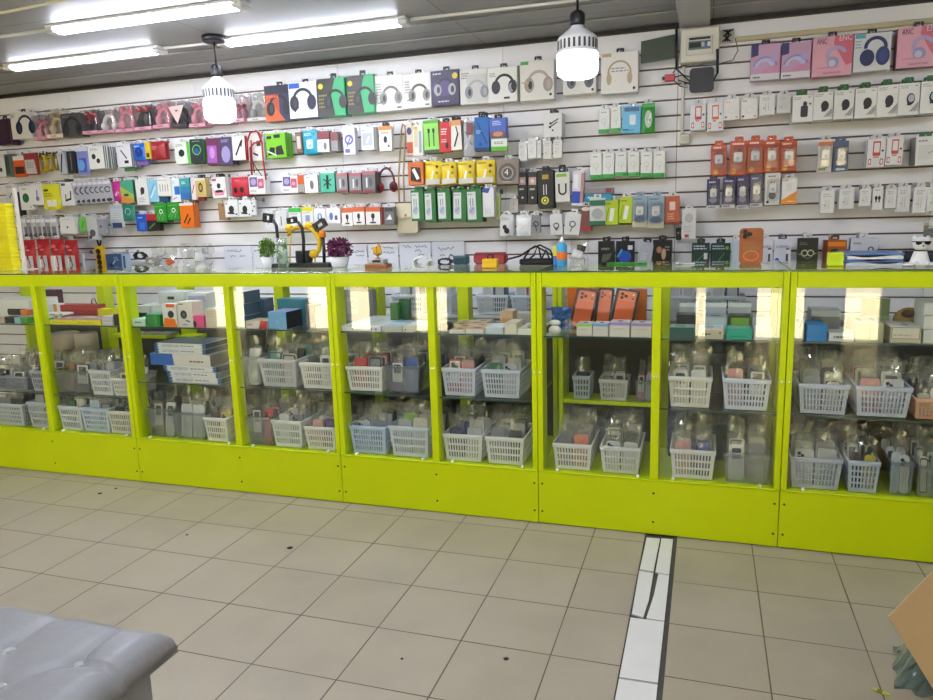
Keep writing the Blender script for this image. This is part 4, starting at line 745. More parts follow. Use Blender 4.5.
# ---- lower packs, left and centre
P_(109, 204, 123, 228, 'clear grey bag with dark blue bottom below graded box', '#b4b8bc', [('r', .2, 0, .85, .22, '#2a3a6a'), ('tx', .2, .35, .8, .8, 5, '#d8dce0')], soft=True)
P_(121.5, 204, 134.5, 221, 'dark teal bag right of the clear grey bag', '#2f7a68', [('arc', .5, .55, .2, .06, 0, 360, '#8ac4b4')], soft=True)
P_(136, 214, 146.5, 231, 'bright blue small pack below the white packs', '#2452b4', [('r', .3, .1, .8, .5, '#3a74d8'), ('tx', .2, .7, .7, .85, 1, '#a8c4f0')], n=3, t=.02)
P_(146.5, 214, 157, 231, 'red and black small pack beside the bright blue one', '#23191c', [('r', 0, .62, 1, 1, '#a82a34'), ('ln', .2, .15, .8, .45, .12, '#4a8a5a')], n=3, t=.02)
GN = [('arc', .55, .55, .13, .06, 0, 360, '#e6f2e4'), ('ln', .1, .15, .45, .55, .03, '#8ad08a'), ('ln', .3, .1, .55, .45, .03, '#8ad08a'), ('ln', .6, .1, .8, .5, .03, '#8ad08a'), ('ln', .1, .8, .9, .85, .05, '#5ab85a')]
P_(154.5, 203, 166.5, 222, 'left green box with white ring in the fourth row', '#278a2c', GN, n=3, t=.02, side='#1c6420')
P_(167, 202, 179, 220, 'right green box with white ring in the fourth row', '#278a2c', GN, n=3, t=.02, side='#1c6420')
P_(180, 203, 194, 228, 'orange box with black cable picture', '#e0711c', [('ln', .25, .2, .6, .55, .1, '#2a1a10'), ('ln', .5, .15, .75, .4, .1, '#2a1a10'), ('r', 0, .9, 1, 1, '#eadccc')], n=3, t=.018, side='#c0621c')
for i in range(8):
    a = 19.5+i*4.6
    CB(a, 218, a+8 if i < 4 else a+6, 240-.2*i, '%s from left of eight grey packs above red bags' % ORD[i], ['#8f9096', '#b4b4b8', '#7a7b82', '#a4a4aa'][i % 4], [('r', .2, .15, .7, .6, '#5a5c64'), ('r', .1, .8, .9, .95, '#cfcfd2'), ('e', .4, .2, .3, .1, '#26272c')], n=1, t=.007, out=.11+.004*i, roll=-.04, yaw=.4, tab='#a4a4a8', group='grey packs above the red bags')
P_(60, 217, 74.5, 234, 'white round-hole pack left of green label pack', '#e0ddd8', [('c', .5, .4, .06, '#444'), ('tx', .2, .82, .7, .9, 1, '#aaa')], n=6, t=.014)
P_(79, 217, 87, 231, 'small green label pack above yellow power strip', '#6ab850', [('ln', .3, .2, .6, .7, .1, '#3a7a30')])
P_(87.5, 217, 97, 240, 'white and grey clear pack beside green label pack', '#c8c8c4', [('e', .5, .3, .3, .16, '#5a5a58'), ('r', .1, .05, .4, .2, '#3a3a3a')], n=2)
P_(97.5, 219, 104, 234, 'grey pack with dark dot, last in its row', '#9a9a9c', [('c', .5, .5, .14, '#3a3a40')], n=2)
def tooth(x0, y0, x1, y1, label): P_(x0, y0, x1, y1, label, '#dedede', [('e', .5, .45, .2, .22, '#16241e'), ('ln', .2, .25, .7, .2, .12, '#16241e'), ('c', .85, .15, .06, '#222'), ('c', .15, .8, .05, '#222')], n=3, t=.02, soft=False, tab='#dedede')
P_(218.5, 203, 228, 220, 'brown cardboard card left of white black-bud packs', '#9c7a58', [('c', .5, .85, .08, '#4a3828')], out=.08)
tooth(225, 200, 238, 217, 'left white pack with black speaker buds'); tooth(238.5, 200, 251, 217, 'right white pack with black speaker buds')
P_(251, 201, 256, 215, 'slim spotted pack beside the black speaker buds', '#d0d0d0', [('c', .3, .3, .15, '#222'), ('c', .7, .6, .15, '#222'), ('c', .3, .85, .12, '#222')])
P_(264, 212, 274, 230, 'white clear pack with earphones above the green plant', '#d4d4d8', [('ln', .4, .3, .6, .7, .08, '#8a8a98')])
P_(275, 211, 287, 229, 'pale pack behind the black stand head', '#d8d6d8', [('ln', .5, .2, .5, .7, .08, '#55555a')])
TB = lambda c: [('r', 0, .76, 1, 1, c), ('r', .3, .2, .7, .55, '#8a9ac0'), ('tx', .1, .62, .8, .72, 1, '#999')]
P_(288.5, 208, 301, 226, 'white card with green top behind yellow headphones', '#e2e2e0', TB('#38b848'))
P_(302, 207, 313, 225, 'white card with yellow top behind yellow headphones', '#e2e2e0', TB('#d8d026'))
P_(314, 209, 325.5, 224, 'left plain white card with blue picture, above stand', '#e6e6e6', [('e', .5, .45, .2, .28, '#5a7ab4'), ('e', .5, .5, .1, .16, '#c4d4ec')])
P_(326.5, 208, 340, 223, 'right plain white card with blue picture, above stand', '#e6e6e6', [('e', .35, .45, .14, .26, '#5a7ab4'), ('r', .6, .2, .8, .5, '#4a5a8a')])
OT = [('r', 0, .74, 1, 1, '#d8683c'), ('e', .5, .5, .13, .16, '#2a2226'), ('ln', .5, .2, .5, .5, .1, '#2a2226'), ('r', .3, .1, .7, .18, '#2a2226')]
for i, (a, b, c, d) in enumerate([(342, 208, 352.5, 226), (353, 207, 364.5, 225), (365.5, 207, 380, 225)]):
    P_(a, b, c, d, '%s of three white cards with orange tops' % ['left', 'middle', 'right'][i], '#e8e6e4', OT, n=4, t=.02, side='#c84a2a', group='white cards with orange tops')
P_(384, 207, 394, 225, 'grey and black pack right of the orange-topped cards', '#6e6c70', [('p', [(.2, .3), (.8, .3), (.6, .6)], '#e0e0e0'), ('r', .1, .75, .9, .95, '#3a3a3e')], n=3)
EB = [('e', .55, .25, .2, .14, '#1c1c20'), ('e', .4, .42, .16, .12, '#2a2a30'), ('tx', .2, .75, .8, .9, 2, '#aaa')]
P_(499.5, 215, 512.5, 236, 'white clear pack with black earphones, leftmost above router', '#dcdcda', EB, n=3, soft=True)
P_(516, 215, 530.5, 236, 'white clear pack with pale cable above the router', '#e2e2e2', [('ln', .3, .3, .7, .5, .08, '#c4c4c8')], n=2, soft=True)
P_(532, 215, 540, 233, 'grey pack with black earphone cord above router', '#8a8a8e', [('arc', .5, .5, .3, .12, 0, 360, '#17171a'), ('ln', .4, .5, .6, .1, .1, '#17171a')], n=2)
P_(550.5, 214, 563, 235, 'left white clear pack with black watch strap', '#d6d6d4', [('arc', .5, .45, .2, .08, 0, 360, '#26262a'), ('e', .5, .3, .12, .08, '#6a5a40')], n=2, roll=-.05)
P_(563.5, 213, 579, 235, 'right white clear pack with black watch strap, tilted', '#d6d6d4', [('arc', .5, .5, .18, .07, 0, 360, '#26262a'), ('ln', .5, .35, .4, .15, .06, '#26262a')], n=2, roll=.12)
# ---- electrical things on the wall
def wbox(px0, py0, px1, py1, t, out): 
    Y = WALL_Y-out; yc = (py0+py1)/2; a, b = at(px0, yc, Y), at(px1, yc, Y); xc = (px0+px1)/2
    return (a.x+b.x)/2, Y, at(xc, py1, Y).z, b.x-a.x, at(xc, py0, Y).z-at(xc, py1, Y).z
x, y, z, w_, h_ = wbox(680, 27.5, 719.5, 61.5, .09, .092)
m = MB(); m.box(-w_/2, 0, 0, w_/2, .09, h_, M('#d8d5c9', .4), .006); o = m.obj('breaker_panel', None, (x, y, z)); tag(o, 'white electrical breaker panel above the black router', 'breaker panel')
m = MB(); m.box(-w_*.33, -.008, h_*.2, w_*.33, -.0002, h_*.75, M('#cfccc0', .35), .003); m.obj('cover', o)
m = MB(); m.box(-w_*.28, -.0095, h_*.35, w_*.28, -.0082, h_*.6, M('#5d6468', .3), .001)
for k in range(7): m.box(-w_*.26+k*w_*.073, -.015, h_*.42, -w_*.26+k*w_*.073+.02, -.0096, h_*.55, M('#22252a' if k < 4 else ('#3c6fb4' if k == 5 else '#dfe0de'), .4), .002)
m.obj('breakers', o)
m = MB(); m.box(-w_*.27, -.0096, h_*.64, w_*.27, -.0083, h_*.71, BLACK, .0005); m.obj('label_strip', o)
x, y, z, w_, h_ = wbox(641, 36, 677, 62, .006, .1)
m = MB(); m.prism([(-w_/2, 0), (w_/2, h_*.1), (w_/2, h_*1.02), (-w_/2, h_*.86)], 0, .006, M('#4b5347', .15)); o = m.obj('smoked_glass_plate', None, (x, y, z)); tag(o, 'dark green smoked plate left of the breaker panel', 'plate')
m = MB(); m.tube([(w_*.45, .006, h_*.5), (w_*.45, .099, h_*.5)], .004, CHROME, 6); m.tube([(-w_*.45, .006, h_*.4), (-w_*.45, .099, h_*.4)], .004, CHROME, 6); m.obj('standoff', o)
x, y, z, w_, h_ = wbox(689.5, 67.5, 714, 91.5, .035, .07)
m = MB(); m.prism(rrect(-w_/2, 0, w_/2, h_, .018), 0, .03, M('#1a1b1c', .4)); o = m.obj('router', None, (x, y, z)); tag(o, 'black wifi router mounted under the breaker panel', 'router')
for (a, b, c, d) in ((676.5, 28, 676.5, 69), (717.5, 49, 717.5, 73)):
    p0, p1 = at(c, d, y-.045), at(a, b, y-.045); m = MB(); m.tube([p0-o.location, p1-o.location], [.006, .007], M('#161617', .4), 8)
    m.tube([p0-o.location, Vector((w_/2*(1 if c > 700 else -1), .02, h_*.5))], .004, BLACK, 6); m.obj('antenna', o)
x, y, z, w_, h_ = wbox(664.5, 74, 675, 81, .02, .06)
m = MB(); m.box(-w_/2, 0, 0, w_/2, .02, h_, M('#c8323c', .35), .003); m.box(-w_*.75, .005, h_*.25, -w_/2, .015, h_*.75, BLACK, .002); o = m.obj('power_adapter', None, (x, y, z)); tag(o, 'red power adapter on cables left of the router', 'adapter')
Y = WALL_Y-.03
for nm, pts, lab in (('cable', [(675, 77), (683, 75), (690, 77)], 'black cable from red adapter to the router'), ('cable', [(672, 79), (680, 86), (688, 88), (684, 82), (678, 80), (690, 84)], 'tangled black cable loop beside the router'), ('cable', [(673, 73), (676, 68), (690, 64), (712, 61)], 'black cable running under the breaker panel'), ('cable', [(735, 38), (738, 50), (733, 60), (718, 64), (700, 65)], 'grey cable curving down from the junction box')):
    m = MB(); m.tube([at(a, b, Y) for a, b in pts], .0028, M('#2a2a2a' if 'black' in lab else '#8c8a84', .5), 6); tag(m.obj(nm), lab, 'cable')
m = MB(); p0, p1 = at(683.5, 66, WALL_Y-.012), at(683, 134, WALL_Y-.012); m.box(p0.x-.008, WALL_Y-.018, p1.z, p0.x+.008, WALL_Y-.0003, p0.z, M('#d9d6cd', .45), .003); tag(m.obj('conduit'), 'white vertical conduit from router down to outlet box', 'conduit')
x, y, z, w_, h_ = wbox(679.5, 133.5, 690, 144, .04, .045)
m = MB(); m.box(-w_/2, 0, 0, w_/2, .0445, h_, M('#d4d0c4', .4), .005); m.box(-w_*.3, -.002, h_*.25, w_*.3, -.0001, h_*.75, M('#c4c0b2', .4), .001); tag(m.obj('outlet_box', None, (x, y, z)), 'white outlet box at the end of the vertical conduit', 'outlet')
x, y, z, w_, h_ = wbox(720.5, 28.5, 734, 42, .03, .04)
m = MB(); m.box(-w_/2, .02, 0, w_/2, .0395, h_, M('#c9c5b8', .5), .003)
o = m.obj('junction_box', None, (x, y, z)); tag(o, 'open junction box with black wires right of breaker panel', 'junction box')
m = MB()
for k in range(4): m.tube([(w_*(-.35+.2*k), .015, h_*.1), (w_*(.3-.2*k), 0, h_*.5), (w_*(-.3+.25*k), .01, h_*.95)], .004, BLACK, 6)
m.obj('wires', o)
m = MB(); a, b = at(735, 36, WALL_Y-.01), at(980, 20, WALL_Y-.01); zc = (a.z+b.z)/2; m.box(a.x, WALL_Y-.022, zc-.012, b.x, WALL_Y-.0004, zc+.012, M('#cbbf9a', .5), .004); tag(m.obj('conduit'), 'yellowed conduit along the top of the right wall', 'conduit')
# ================================================================== LOWEST GOODS ON THE WALL AND THINGS ON THE GLASS TOP
for i, (a, b, c, d) in enumerate([(20.5, 240, 34, 272), (35, 239, 48, 272), (49, 239, 62, 272), (63, 240, 76, 271)]):
    P_(a, b, c, d, '%s from left of four red-topped clear bags' % ORD[i], '#b01c26', [('r', .08, .04, .92, .5, ['#cfccd4', '#c4c0c8', '#d8d4d8', '#bfc4c8'][i]), ('ln', .3, .1, .4, .5, .1, '#f0f0f0'), ('ln', .7, .08, .55, .5, .08, '#8a1a22'), ('e', .4, .78, .22, .05, '#d8626a'), ('e', .6, .68, .18, .03, '#e08a8e'), ('r', 0, 0, 1, .06, '#e4e0e4')], soft=True, t=.05, out=.2-.005*i, group='red-topped clear bags')
P_(77, 254, 83, 272, 'small white pack at the right end of red bags', '#c9ccc8', [('r', .3, .2, .8, .5, '#5a9a8a')])
# yellow power strip
Y = WALL_Y-.1; p, q = at(101.5, 273, Y), at(97.5, 246, Y); L = (q-p).length
m = MB(); m.prism(rrect(-.028, 0, .028, L, .012), 0, .035, M('#dcae18', .4)); o = m.obj('power_strip', None, p, (0, math.atan2(q.x-p.x, q.z-p.z), 0)); tag(o, 'yellow power strip hanging upright by its black cord', 'power strip')
for k in range(4):
    m = MB(); m.lathe([(.019, 0), (.02, .003), (.016, .004), (.015, .001)], M('#2a1510', .5), 16); m.xf(Matrix.Translation((0, -.0003, L*(.2+.2*k))) @ Matrix.Rotation(PI/2, 4, 'X')); m.obj('socket', o)
m = MB(); m.tube([(0, .015, L), (-.01, .015, L+.04), (.005, .02, L+.07), (.015, .02, L+.03), (-.03, .02, L*.6), (-.035, .02, L*.2)], .007, BLACK, 6); m.obj('cord', o)
P_(106.5, 254, 121, 272, 'dark blue box with white printing beside power strip', '#3a5580', [('ln', .3, .3, .6, .6, .06, '#c4d0e0'), ('tx', .55, .6, .9, .85, 3, '#9ab0cc'), ('e', .35, .35, .14, .16, '#1d2c48')], tab=None, out=.14, t=.04, n=2)
P_(122, 254, 129, 272, 'slim pale blue box right of the dark blue one', '#a9bccf', [('r', .2, .1, .5, .9, '#3a5580')], tab=None, out=.13)
P_(130, 262, 150, 273, 'flat grey label card under the black coiled cable', '#c9c9c6', [('tx', .1, .2, .8, .8, 3, '#77777a')], tab=None, hk=False, out=.12)
def coilbundle(cx, cy, r, Y, label, col, cat='cable', n=4, th=.004, sq=.7, seed=1):
    rng = random.Random(seed); p = at(cx, cy, Y); R = r*Y/700; m = MB()
    for k in range(n):
        ph = rng.uniform(0, 1); m.tube([(R*(1+rng.uniform(-.1, .1))*math.cos(2*PI*i/18+ph), rng.uniform(0, .012)+k*.006, R*sq*(1+rng.uniform(-.15, .15))*math.sin(2*PI*i/18+ph)) for i in range(18)], th, M(col, .45), 6, closed=True)
    m.tube([(R*.8, 0, 0), (R*1.5, .01, R*.3), (R*1.8, .01, -R*.2)], th, M(col, .45), 6)
    m.box(-R*.2, -.006, -R*sq*1.1, R*.2, .03, -R*sq*.7, M(col, .45), .002)
    return tag(m.obj('coiled_cable', None, p), label, cat)
coilbundle(138, 256, 7, WALL_Y-.2, 'black coiled power cable beside the dark blue box', '#1d1c1b', n=5, sq=.55)
coilbundle(149, 261, 6, WALL_Y-.18, 'grey beige coiled cable left of the clear bags', '#a39c8e', n=5, sq=.6, seed=3)
def clearbag(x0, y0, x1, y1, label, Y, inner, seed):
    rng = random.Random(seed); a, b = at(x0, (y0+y1)/2, Y), at(x1, (y0+y1)/2, Y); zt, zb = at((x0+x1)/2, y0, Y).z, max(TOP_Z-.05, at((x0+x1)/2, y1, Y).z); w, h = b.x-a.x, zt-zb
    m = MB(); N = 9
    dis = [[rng.uniform(-.012, .012) for _ in range(N+1)] for _ in range(N+1)]
    for sg in (-1, 1): m.grid(N, N, lambda u, v, sg=sg: ((u-.5)*w+dis[int(v*N)][int(u*N)]*.5, sg*.03*math.sin(PI*min(1, max(0, u)))*(1-v*.7)+dis[int(u*N)][int(v*N)], v*h), FILM, smooth=False)
    o = m.obj('plastic_bag', None, ((a.x+b.x)/2, Y, zb)); tag(o, label, 'bag')
    for k, (u, v, s, c) in enumerate(inner):
        m = MB(); m.box(-s*.5, -.01, -s*.4, s*.5, .01, s*.4, M(c, .4), .004); m.obj('contents', o, ((u-.5)*w, rng.uniform(-.008, .008), v*h), (0, rng.uniform(-.6, .6), rng.uniform(-.3, .3)))
    return o
clearbag(152, 246, 178, 272, 'clear crinkled bag with an orange piece behind the counter', WALL_Y-.22, [(.7, .35, .05, '#d8642a'), (.3, .5, .05, '#b9b9b6'), (.45, .75, .05, '#d0cec8'), (.2, .25, .04, '#8a8a88')], 4)
clearbag(181, 243, 214, 272, 'larger clear crinkled bag left of the price sheets', WALL_Y-.2, [(.3, .6, .06, '#c4c4c6'), (.6, .45, .07, '#d6d6d6'), (.75, .7, .05, '#a9aaae'), (.35, .25, .05, '#e0e0e0'), (.8, .25, .05, '#bcbcc4')], 5)
# hand-written price sheets on the lowest slats
def squig(m, x0, z, w, h, y, rng, col):
    x = x0; pts = []
    while x < x0+w: pts.append((x, y, z+rng.uniform(-h, h)*.5)); x += h*rng.uniform(.25, .45)
    if len(pts) > 2: m.tube(pts, .0016, M(col, .6), 4)
def sheet(x0, y0, x1, y1, label, rows, seed, Y=WALL_Y-.02):
    xc, yc = (x0+x1)/2, (y0+y1)/2; a, b = at(x0, yc, Y), at(x1, yc, Y); zt, zb = at(xc, y0, Y).z, at(xc, y1, Y).z; w, h = b.x-a.x, zt-zb; rng = random.Random(seed)
    m = MB(); m.box(-w/2, 0, 0, w/2, .003, h, M('#dcdee6', .25), .0008); o = m.obj('price_sheet', None, ((a.x+b.x)/2, Y, zb)); tag(o, label, 'price sheet', 'handwritten price sheets')
    m = MB()
    for (u, v, ww, hh) in rows: squig(m, (u-.5)*w, v*h, ww*w, hh*h, -.0008, rng, '#33333f')
    m.obj('handwriting', o)
sheet(224.5, 246, 252.5, 272, 'first price sheet from left, left of the green plant', [(.14, .82, .5, .1), (.22, .6, .22, .1), (.56, .62, .2, .1)], 1)
sheet(253, 246, 286, 272, 'second price sheet, half hidden by the green plant', [(.06, .82, .3, .1), (.2, .62, .2, .08)], 2)
sheet(340, 245, 367.5, 272, 'third price sheet, behind the purple plant', [(.5, .75, .4, .1), (.6, .6, .3, .08)], 3)
sheet(368.5, 244, 398.5, 271, 'fourth price sheet, behind the small golden trophy', [(.1, .85, .3, .1), (.5, .86, .35, .09), (.5, .68, .38, .08)], 4)
sheet(399.5, 242.5, 431, 271, 'fifth price sheet, above the white crumpled cable', [(.12, .86, .28, .1), (.5, .86, .38, .1), (.5, .72, .22, .09), (.6, .58, .2, .07)], 5)
sheet(432, 241.5, 464.5, 270, 'sixth price sheet, above the teal charger', [(.2, .76, .5, .16), (.25, .52, .16, .08)], 6)
for a, b, c, d, lb, bs, art in [(598, 241, 614, 268, 'black pack with grey lettering, leftmost of four above ruler', '#1c1c1a', [('tx', .2, .62, .8, .78, 1, '#8a8a70'), ('p', [(.2, .2), (.7, .3), (.9, .55), (.3, .5)], '#5a5f55')]),
        (615.5, 241, 634, 268, 'black pack with bright blue strap, above green ruler', '#1a1c22', [('e', .5, .42, .34, .22, '#2a52b4'), ('ln', .1, .4, .35, .7, .1, '#4a9ad8'), ('r', .65, .68, .9, .84, '#d8d8e0')]),
        (636, 242, 650, 268, 'grey tilted card hanging above the green ruler', '#b4b6bc', [('tx', .2, .3, .7, .6, 3, '#cfd0d4')]),
        (652, 240, 671, 268, 'black pack with brown pictures at the slatwall seam', '#1c1816', [('e', .35, .65, .14, .12, '#a87a5a'), ('e', .6, .5, .12, .2, '#c49a78'), ('tx', .65, .6, .9, .8, 2, '#8a8a8a')]),
        (691.5, 243, 709, 268, 'dark green cable pack, left of pair near phone', '#1e3b34', [('tx', .1, .72, .85, .92, 2, '#c4d0d8'), ('ln', .2, .2, .7, .55, .07, '#4a7a6a'), ('r', .7, .35, .9, .6, '#cfd4cc')]),
        (711, 243, 730, 268, 'dark green cable pack, right of pair near phone', '#1c3a33', [('tx', .06, .72, .7, .92, 2, '#b4c4d4'), ('c', .82, .8, .1, '#8aa03a'), ('ln', .3, .2, .7, .6, .07, '#4a7a4a')])]:
    P_(a, b, c, d, lb, bs, art, out=.13, tab='#1c1c1c', roll=.16 if 'tilted' in lb else None, t=.02, n=2)
P_(731, 240, 739, 268, 'pale blue pack half hidden behind the orange phone', '#c4d2dc', [('c', .5, .15, .3, '#4ab0b4')], out=.12)
CV = [('r', .72, .06, .84, .38, '#1f2024'), ('r', .2, .05, .72, .5, '#d3d6e2'), ('r', .7, .55, .9, .62, '#8a4a4a')]
P_(757, 239, 773, 263, 'white lettered box partly behind the orange phone', '#d9dbe4', CV, out=.14, t=.03, text=[('CURVED', .5, .68, .12, '#3a3d4a', .75)])
P_(774, 239, 791, 263, 'white lettered box with blue dot, right of the phone', '#d9dbe4', CV+[('c', .2, .14, .12, '#3a48c0')], out=.14, t=.03, tab='#3a3d5a', text=[('CURVED', .5, .68, .12, '#3a3d4a', .75)])
P_(797.5, 238, 818, 263, 'black box printed with two pale rings', '#26281f', [('arc', .35, .4, .15, .06, 0, 360, '#c4c9a0'), ('arc', .65, .4, .15, .06, 0, 360, '#c4c9a0'), ('arc', .5, .42, .3, .03, 200, 340, '#8a8f6a'), ('tx', .12, .72, .5, .84, 2, '#7a7d68'), ('ln', .06, .36, .18, .34, .03, '#c4c9a0'), ('ln', .82, .36, .94, .4, .03, '#c4c9a0')], out=.15, t=.05)
P_(823, 240, 846, 263, 'orange brown box behind the yellow note block', '#a8561c', [('r', .2, .72, .95, .92, '#f08a1e'), ('r', 0, 0, .18, 1, '#6a2c14'), ('e', .5, .5, .2, .12, '#2a2a34')], out=.15, t=.05, tab='#6a3a24')
P_(850, 238, 877, 263, 'white box with ring logo behind the blue folders', '#d4d8e2', [('arc', .76, .55, .09, .05, 0, 360, '#33343a'), ('tx', .1, .7, .4, .85, 1, '#8a8c94'), ('arc', .28, .38, .08, .04, 0, 360, '#55585a'), ('arc', .44, .38, .08, .04, 0, 360, '#55585a')], out=.15, t=.05, tab='#e2e2ea', side='#4a5f8c')
# ---- standing on the glass top: base height is TOP_Z
G = TOP_Z+.0004
def top(px, Y, name, label, cat, py=268): 
    p = at(px, py, Y); o = put(name, None, None, (p.x, Y, G)); tag(o, label, cat); return o
def px2m(px, Y): return px*Y*1.035/729.0
# yellow stack
Y = 3.3; a, b = at(-24, 240, Y), at(9, 240, Y); zt = at(8, 203, Y).z; n = 20; th = (zt-G)/n; rng = random.Random(5); proto = None
m = MB(); m.box(-(b.x-a.x)/2, -.03, 0, (b.x-a.x)/2, .03, th-.0006, M('#eee01a', .5), .003); ymesh = m.mesh('yellow_envelope')
for k in range(n):
    o = put('yellow_envelope', ymesh, None, ((a.x+b.x)/2+rng.uniform(-.002, .002), Y+.03+rng.uniform(-.002, .002), G+k*th)); 
    tag(o, 'bright yellow envelope in the stack at left, %s from the bottom' % (ORD+['eleventh', 'twelfth', 'thirteenth', 'fourteenth', 'fifteenth', 'sixteenth', 'seventeenth', 'eighteenth', 'nineteenth', 'twentieth'])[k], 'envelope', 'stack of yellow envelopes at left')
m = MB(); p = at(19.5, 240, Y+.05); Y += .05; m.box(p.x-.008, Y, G, p.x+.008, Y+.02, at(16, 188, Y).z, M('#d6cfc4', .5), .002); m.box(p.x-.03, Y-.02, G, p.x+.03, Y+.08, G+.004, M('#d6cfc4', .5), .001); tag(m.obj('sign_post'), 'thin white upright post beside the yellow envelope stack', 'post')
def plant(px, Y, pyt, rpx, label, leafc, leafc2, seed):
    o = top(px, Y, 'potted_plant', label, 'plant'); R = px2m(rpx, Y); zt = at(px, pyt, Y).z-G; rng = random.Random(seed); ph = zt*.38
    m = MB(); m.lathe([(R*.55, 0), (R*.6, .004), (R*.82, ph), (R*.76, ph), (R*.7, ph-.006), (0, ph-.006)], M('#dfe0e0', .35), 24); m.obj('pot', o)
    m = MB(); cz = ph+(zt-ph)*.42; RR = (zt-ph)*.6
    for k in range(900):
        d = Vector((rng.gauss(0, 1), rng.gauss(0, 1), rng.gauss(0, 1)+.25)).normalized(); r = rng.uniform(.4, 1); c = Vector((d.x*R*.95*r, d.y*R*.95*r, cz+d.z*RR*r))
        if c.z < ph-.004: continue
        t = d.orthogonal().normalized(); t = (Matrix.Rotation(rng.uniform(0, 6.28), 3, d) @ t); s = R*.27; e = c+d*s*.9+t*s*.5; sd = d.cross(t)*s*.3
        m.add([c, (c+e)/2+sd, e, (c+e)/2-sd], [(0, 1, 2, 3)], M(leafc if rng.random() < .6 else leafc2, .5))
    m.obj('foliage', o); m = MB()
    for k in range(7): m.tube([(0, 0, ph-.01), (R*.3*math.cos(k), R*.3*math.sin(k), cz)], .0015, M('#5a6a30', .6), 5)
    m.obj('stems', o)
plant(268.5, 3.36, 239, 9.5, 'small green potted plant in a white pot on the counter', '#6f9a2c', '#4a7420', 1)
plant(340, 3.36, 239, 13.5, 'small purple potted plant in a white pot on the counter', '#7a2f5e', '#5a2046', 2)
o = top(283.5, 3.28, 'glass_tumbler', 'tall clear patterned tumbler right of the green plant', 'tumbler'); R = px2m(5.7, 3.28); zt = at(283, 238, 3.28).z-G
m = MB(); m.lathe([(R*.9, 0), (R, .004), (R, zt), (R*.93, zt), (R*.9, .01), (0, .01)], clear('tumbler_glass', '#e8f0e8', body=.12, bodycol='#d4dcd0', rough=.05), 24); m.obj('cup', o)
m = MB()
for k in range(14): a = k*2.4; m.box(-.006, -.0012, -.011, .006, .0012, .011, M('#5f8a35' if k % 2 else '#b9c4b4', .4), .001); m.xf(Matrix.Translation((R*1.01*math.cos(a), R*1.01*math.sin(a), .02+(zt-.04)*((k*.37) % 1))) @ Matrix.Rotation(a+PI/2, 4, 'Z') @ Matrix.Rotation(.5, 4, 'Y'), len(m.v)-24)
m.obj('leaf_print', o)
# black tray with selfie sticks and yellow headphones
Y = 3.4
o = top(303, Y, 'display_tray', 'black round-ended tray under the selfie sticks', 'tray'); hw = px2m(36, Y)
m = MB(); m.prism(rrect(-hw, 0, hw, .022, .01), -.05, .05, M('#1a1b1e', .35)); m.obj('tray_base', o)
m = MB(); m.box(-hw*.32, .022, .0225, hw*.2, .05, .085, M('#17171a', .5), .004); m.obj('back_block', o)
def stick(px, pts, head, label, collar=None, dy=-.02):
    yy = Y+dy; base = at(px, 266, yy); o = put('selfie_stick', None, None, (base.x, yy, G+.0225)); tag(o, label, 'selfie stick', 'black selfie sticks on the tray')
    P = [at(x, y, yy)-o.location for x, y in pts]; P[0].z = 0
    m = MB(); m.tube(P, .0085, M('#1d2026', .4), 10); m.obj('pole', o)
    hx, hz, w, h, r = head; c = at(hx, hz, yy)-o.location; m = MB(); out_ = rrect(-w, -h, w, h, .006); inn = [(x*.55, z*.5) for x, z in out_]; m.ring(out_, inn, -.012, .012, M('#17181b', .4)); m.xf(Matrix.Translation(c) @ Matrix.Rotation(r, 4, 'Y')); m.obj('clamp_head', o)
    if collar: c = at(collar[0], collar[1], yy)-o.location; m = MB(); m.lathe([(.015, -.018), (.017, -.014), (.017, .014), (.015, .018)], M('#e8861c', .4), 14); m.xf(Matrix.Translation(c)); m.obj('orange_collar', o)
stick(278.5, [(278.5, 266), (278, 240), (276.5, 226), (273, 220)], (268, 218, .026, .024, .15), 'black selfie stick with square loop head, left of tumbler', None, .04)
stick(304, [(304, 266), (303.5, 240), (302, 228), (298, 222)], (292, 220.5, .026, .016, -.1), 'black selfie stick with bent neck between the yellow arcs', None, -.03)
stick(324.5, [(324.5, 266), (324, 250), (322.5, 232)], (320, 225, .036, .022, -.5), 'black selfie stick with orange collar beside purple plant', (322.5, 234), 0)
yy = Y; o = put('headphones', None, None, at(304, 245, yy)); tag(o, 'yellow headband headphones displayed above the black tray', 'headphones'); YL = M('#dcb41a', .4)
m = MB(); m.tube([at(x, y, yy)-o.location for x, y in [(288, 236), (291, 230), (297, 227.5), (305, 227.5), (312, 229), (317, 234), (320, 242), (319, 250), (315, 256)]], [.008, .01, .012, .012, .013, .014, .014, .012, .01], YL, 10); m.obj('headband', o)
for (x, y, r) in ((289, 228, .024), (309, 226, .026), (314, 254, .028)):
    m = MB(); c = at(x, y, yy)-o.location; m.ball(c, (r, .016, r*.85), YL); m.obj('ear_pad', o)
m = MB(); m.tube([at(291, 234, yy)-o.location, at(290, 246, yy)-o.location, Vector((at(290, 262, yy)-o.location).xy.to_3d())+Vector((0, 0, G+.0225-o.location.z))], .004, YL, 6); m.tube([at(315, 256, yy)-o.location, Vector(((at(315, 262, yy)-o.location).x, 0, G+.0225-o.location.z))], .004, YL, 6); m.obj('support', o)
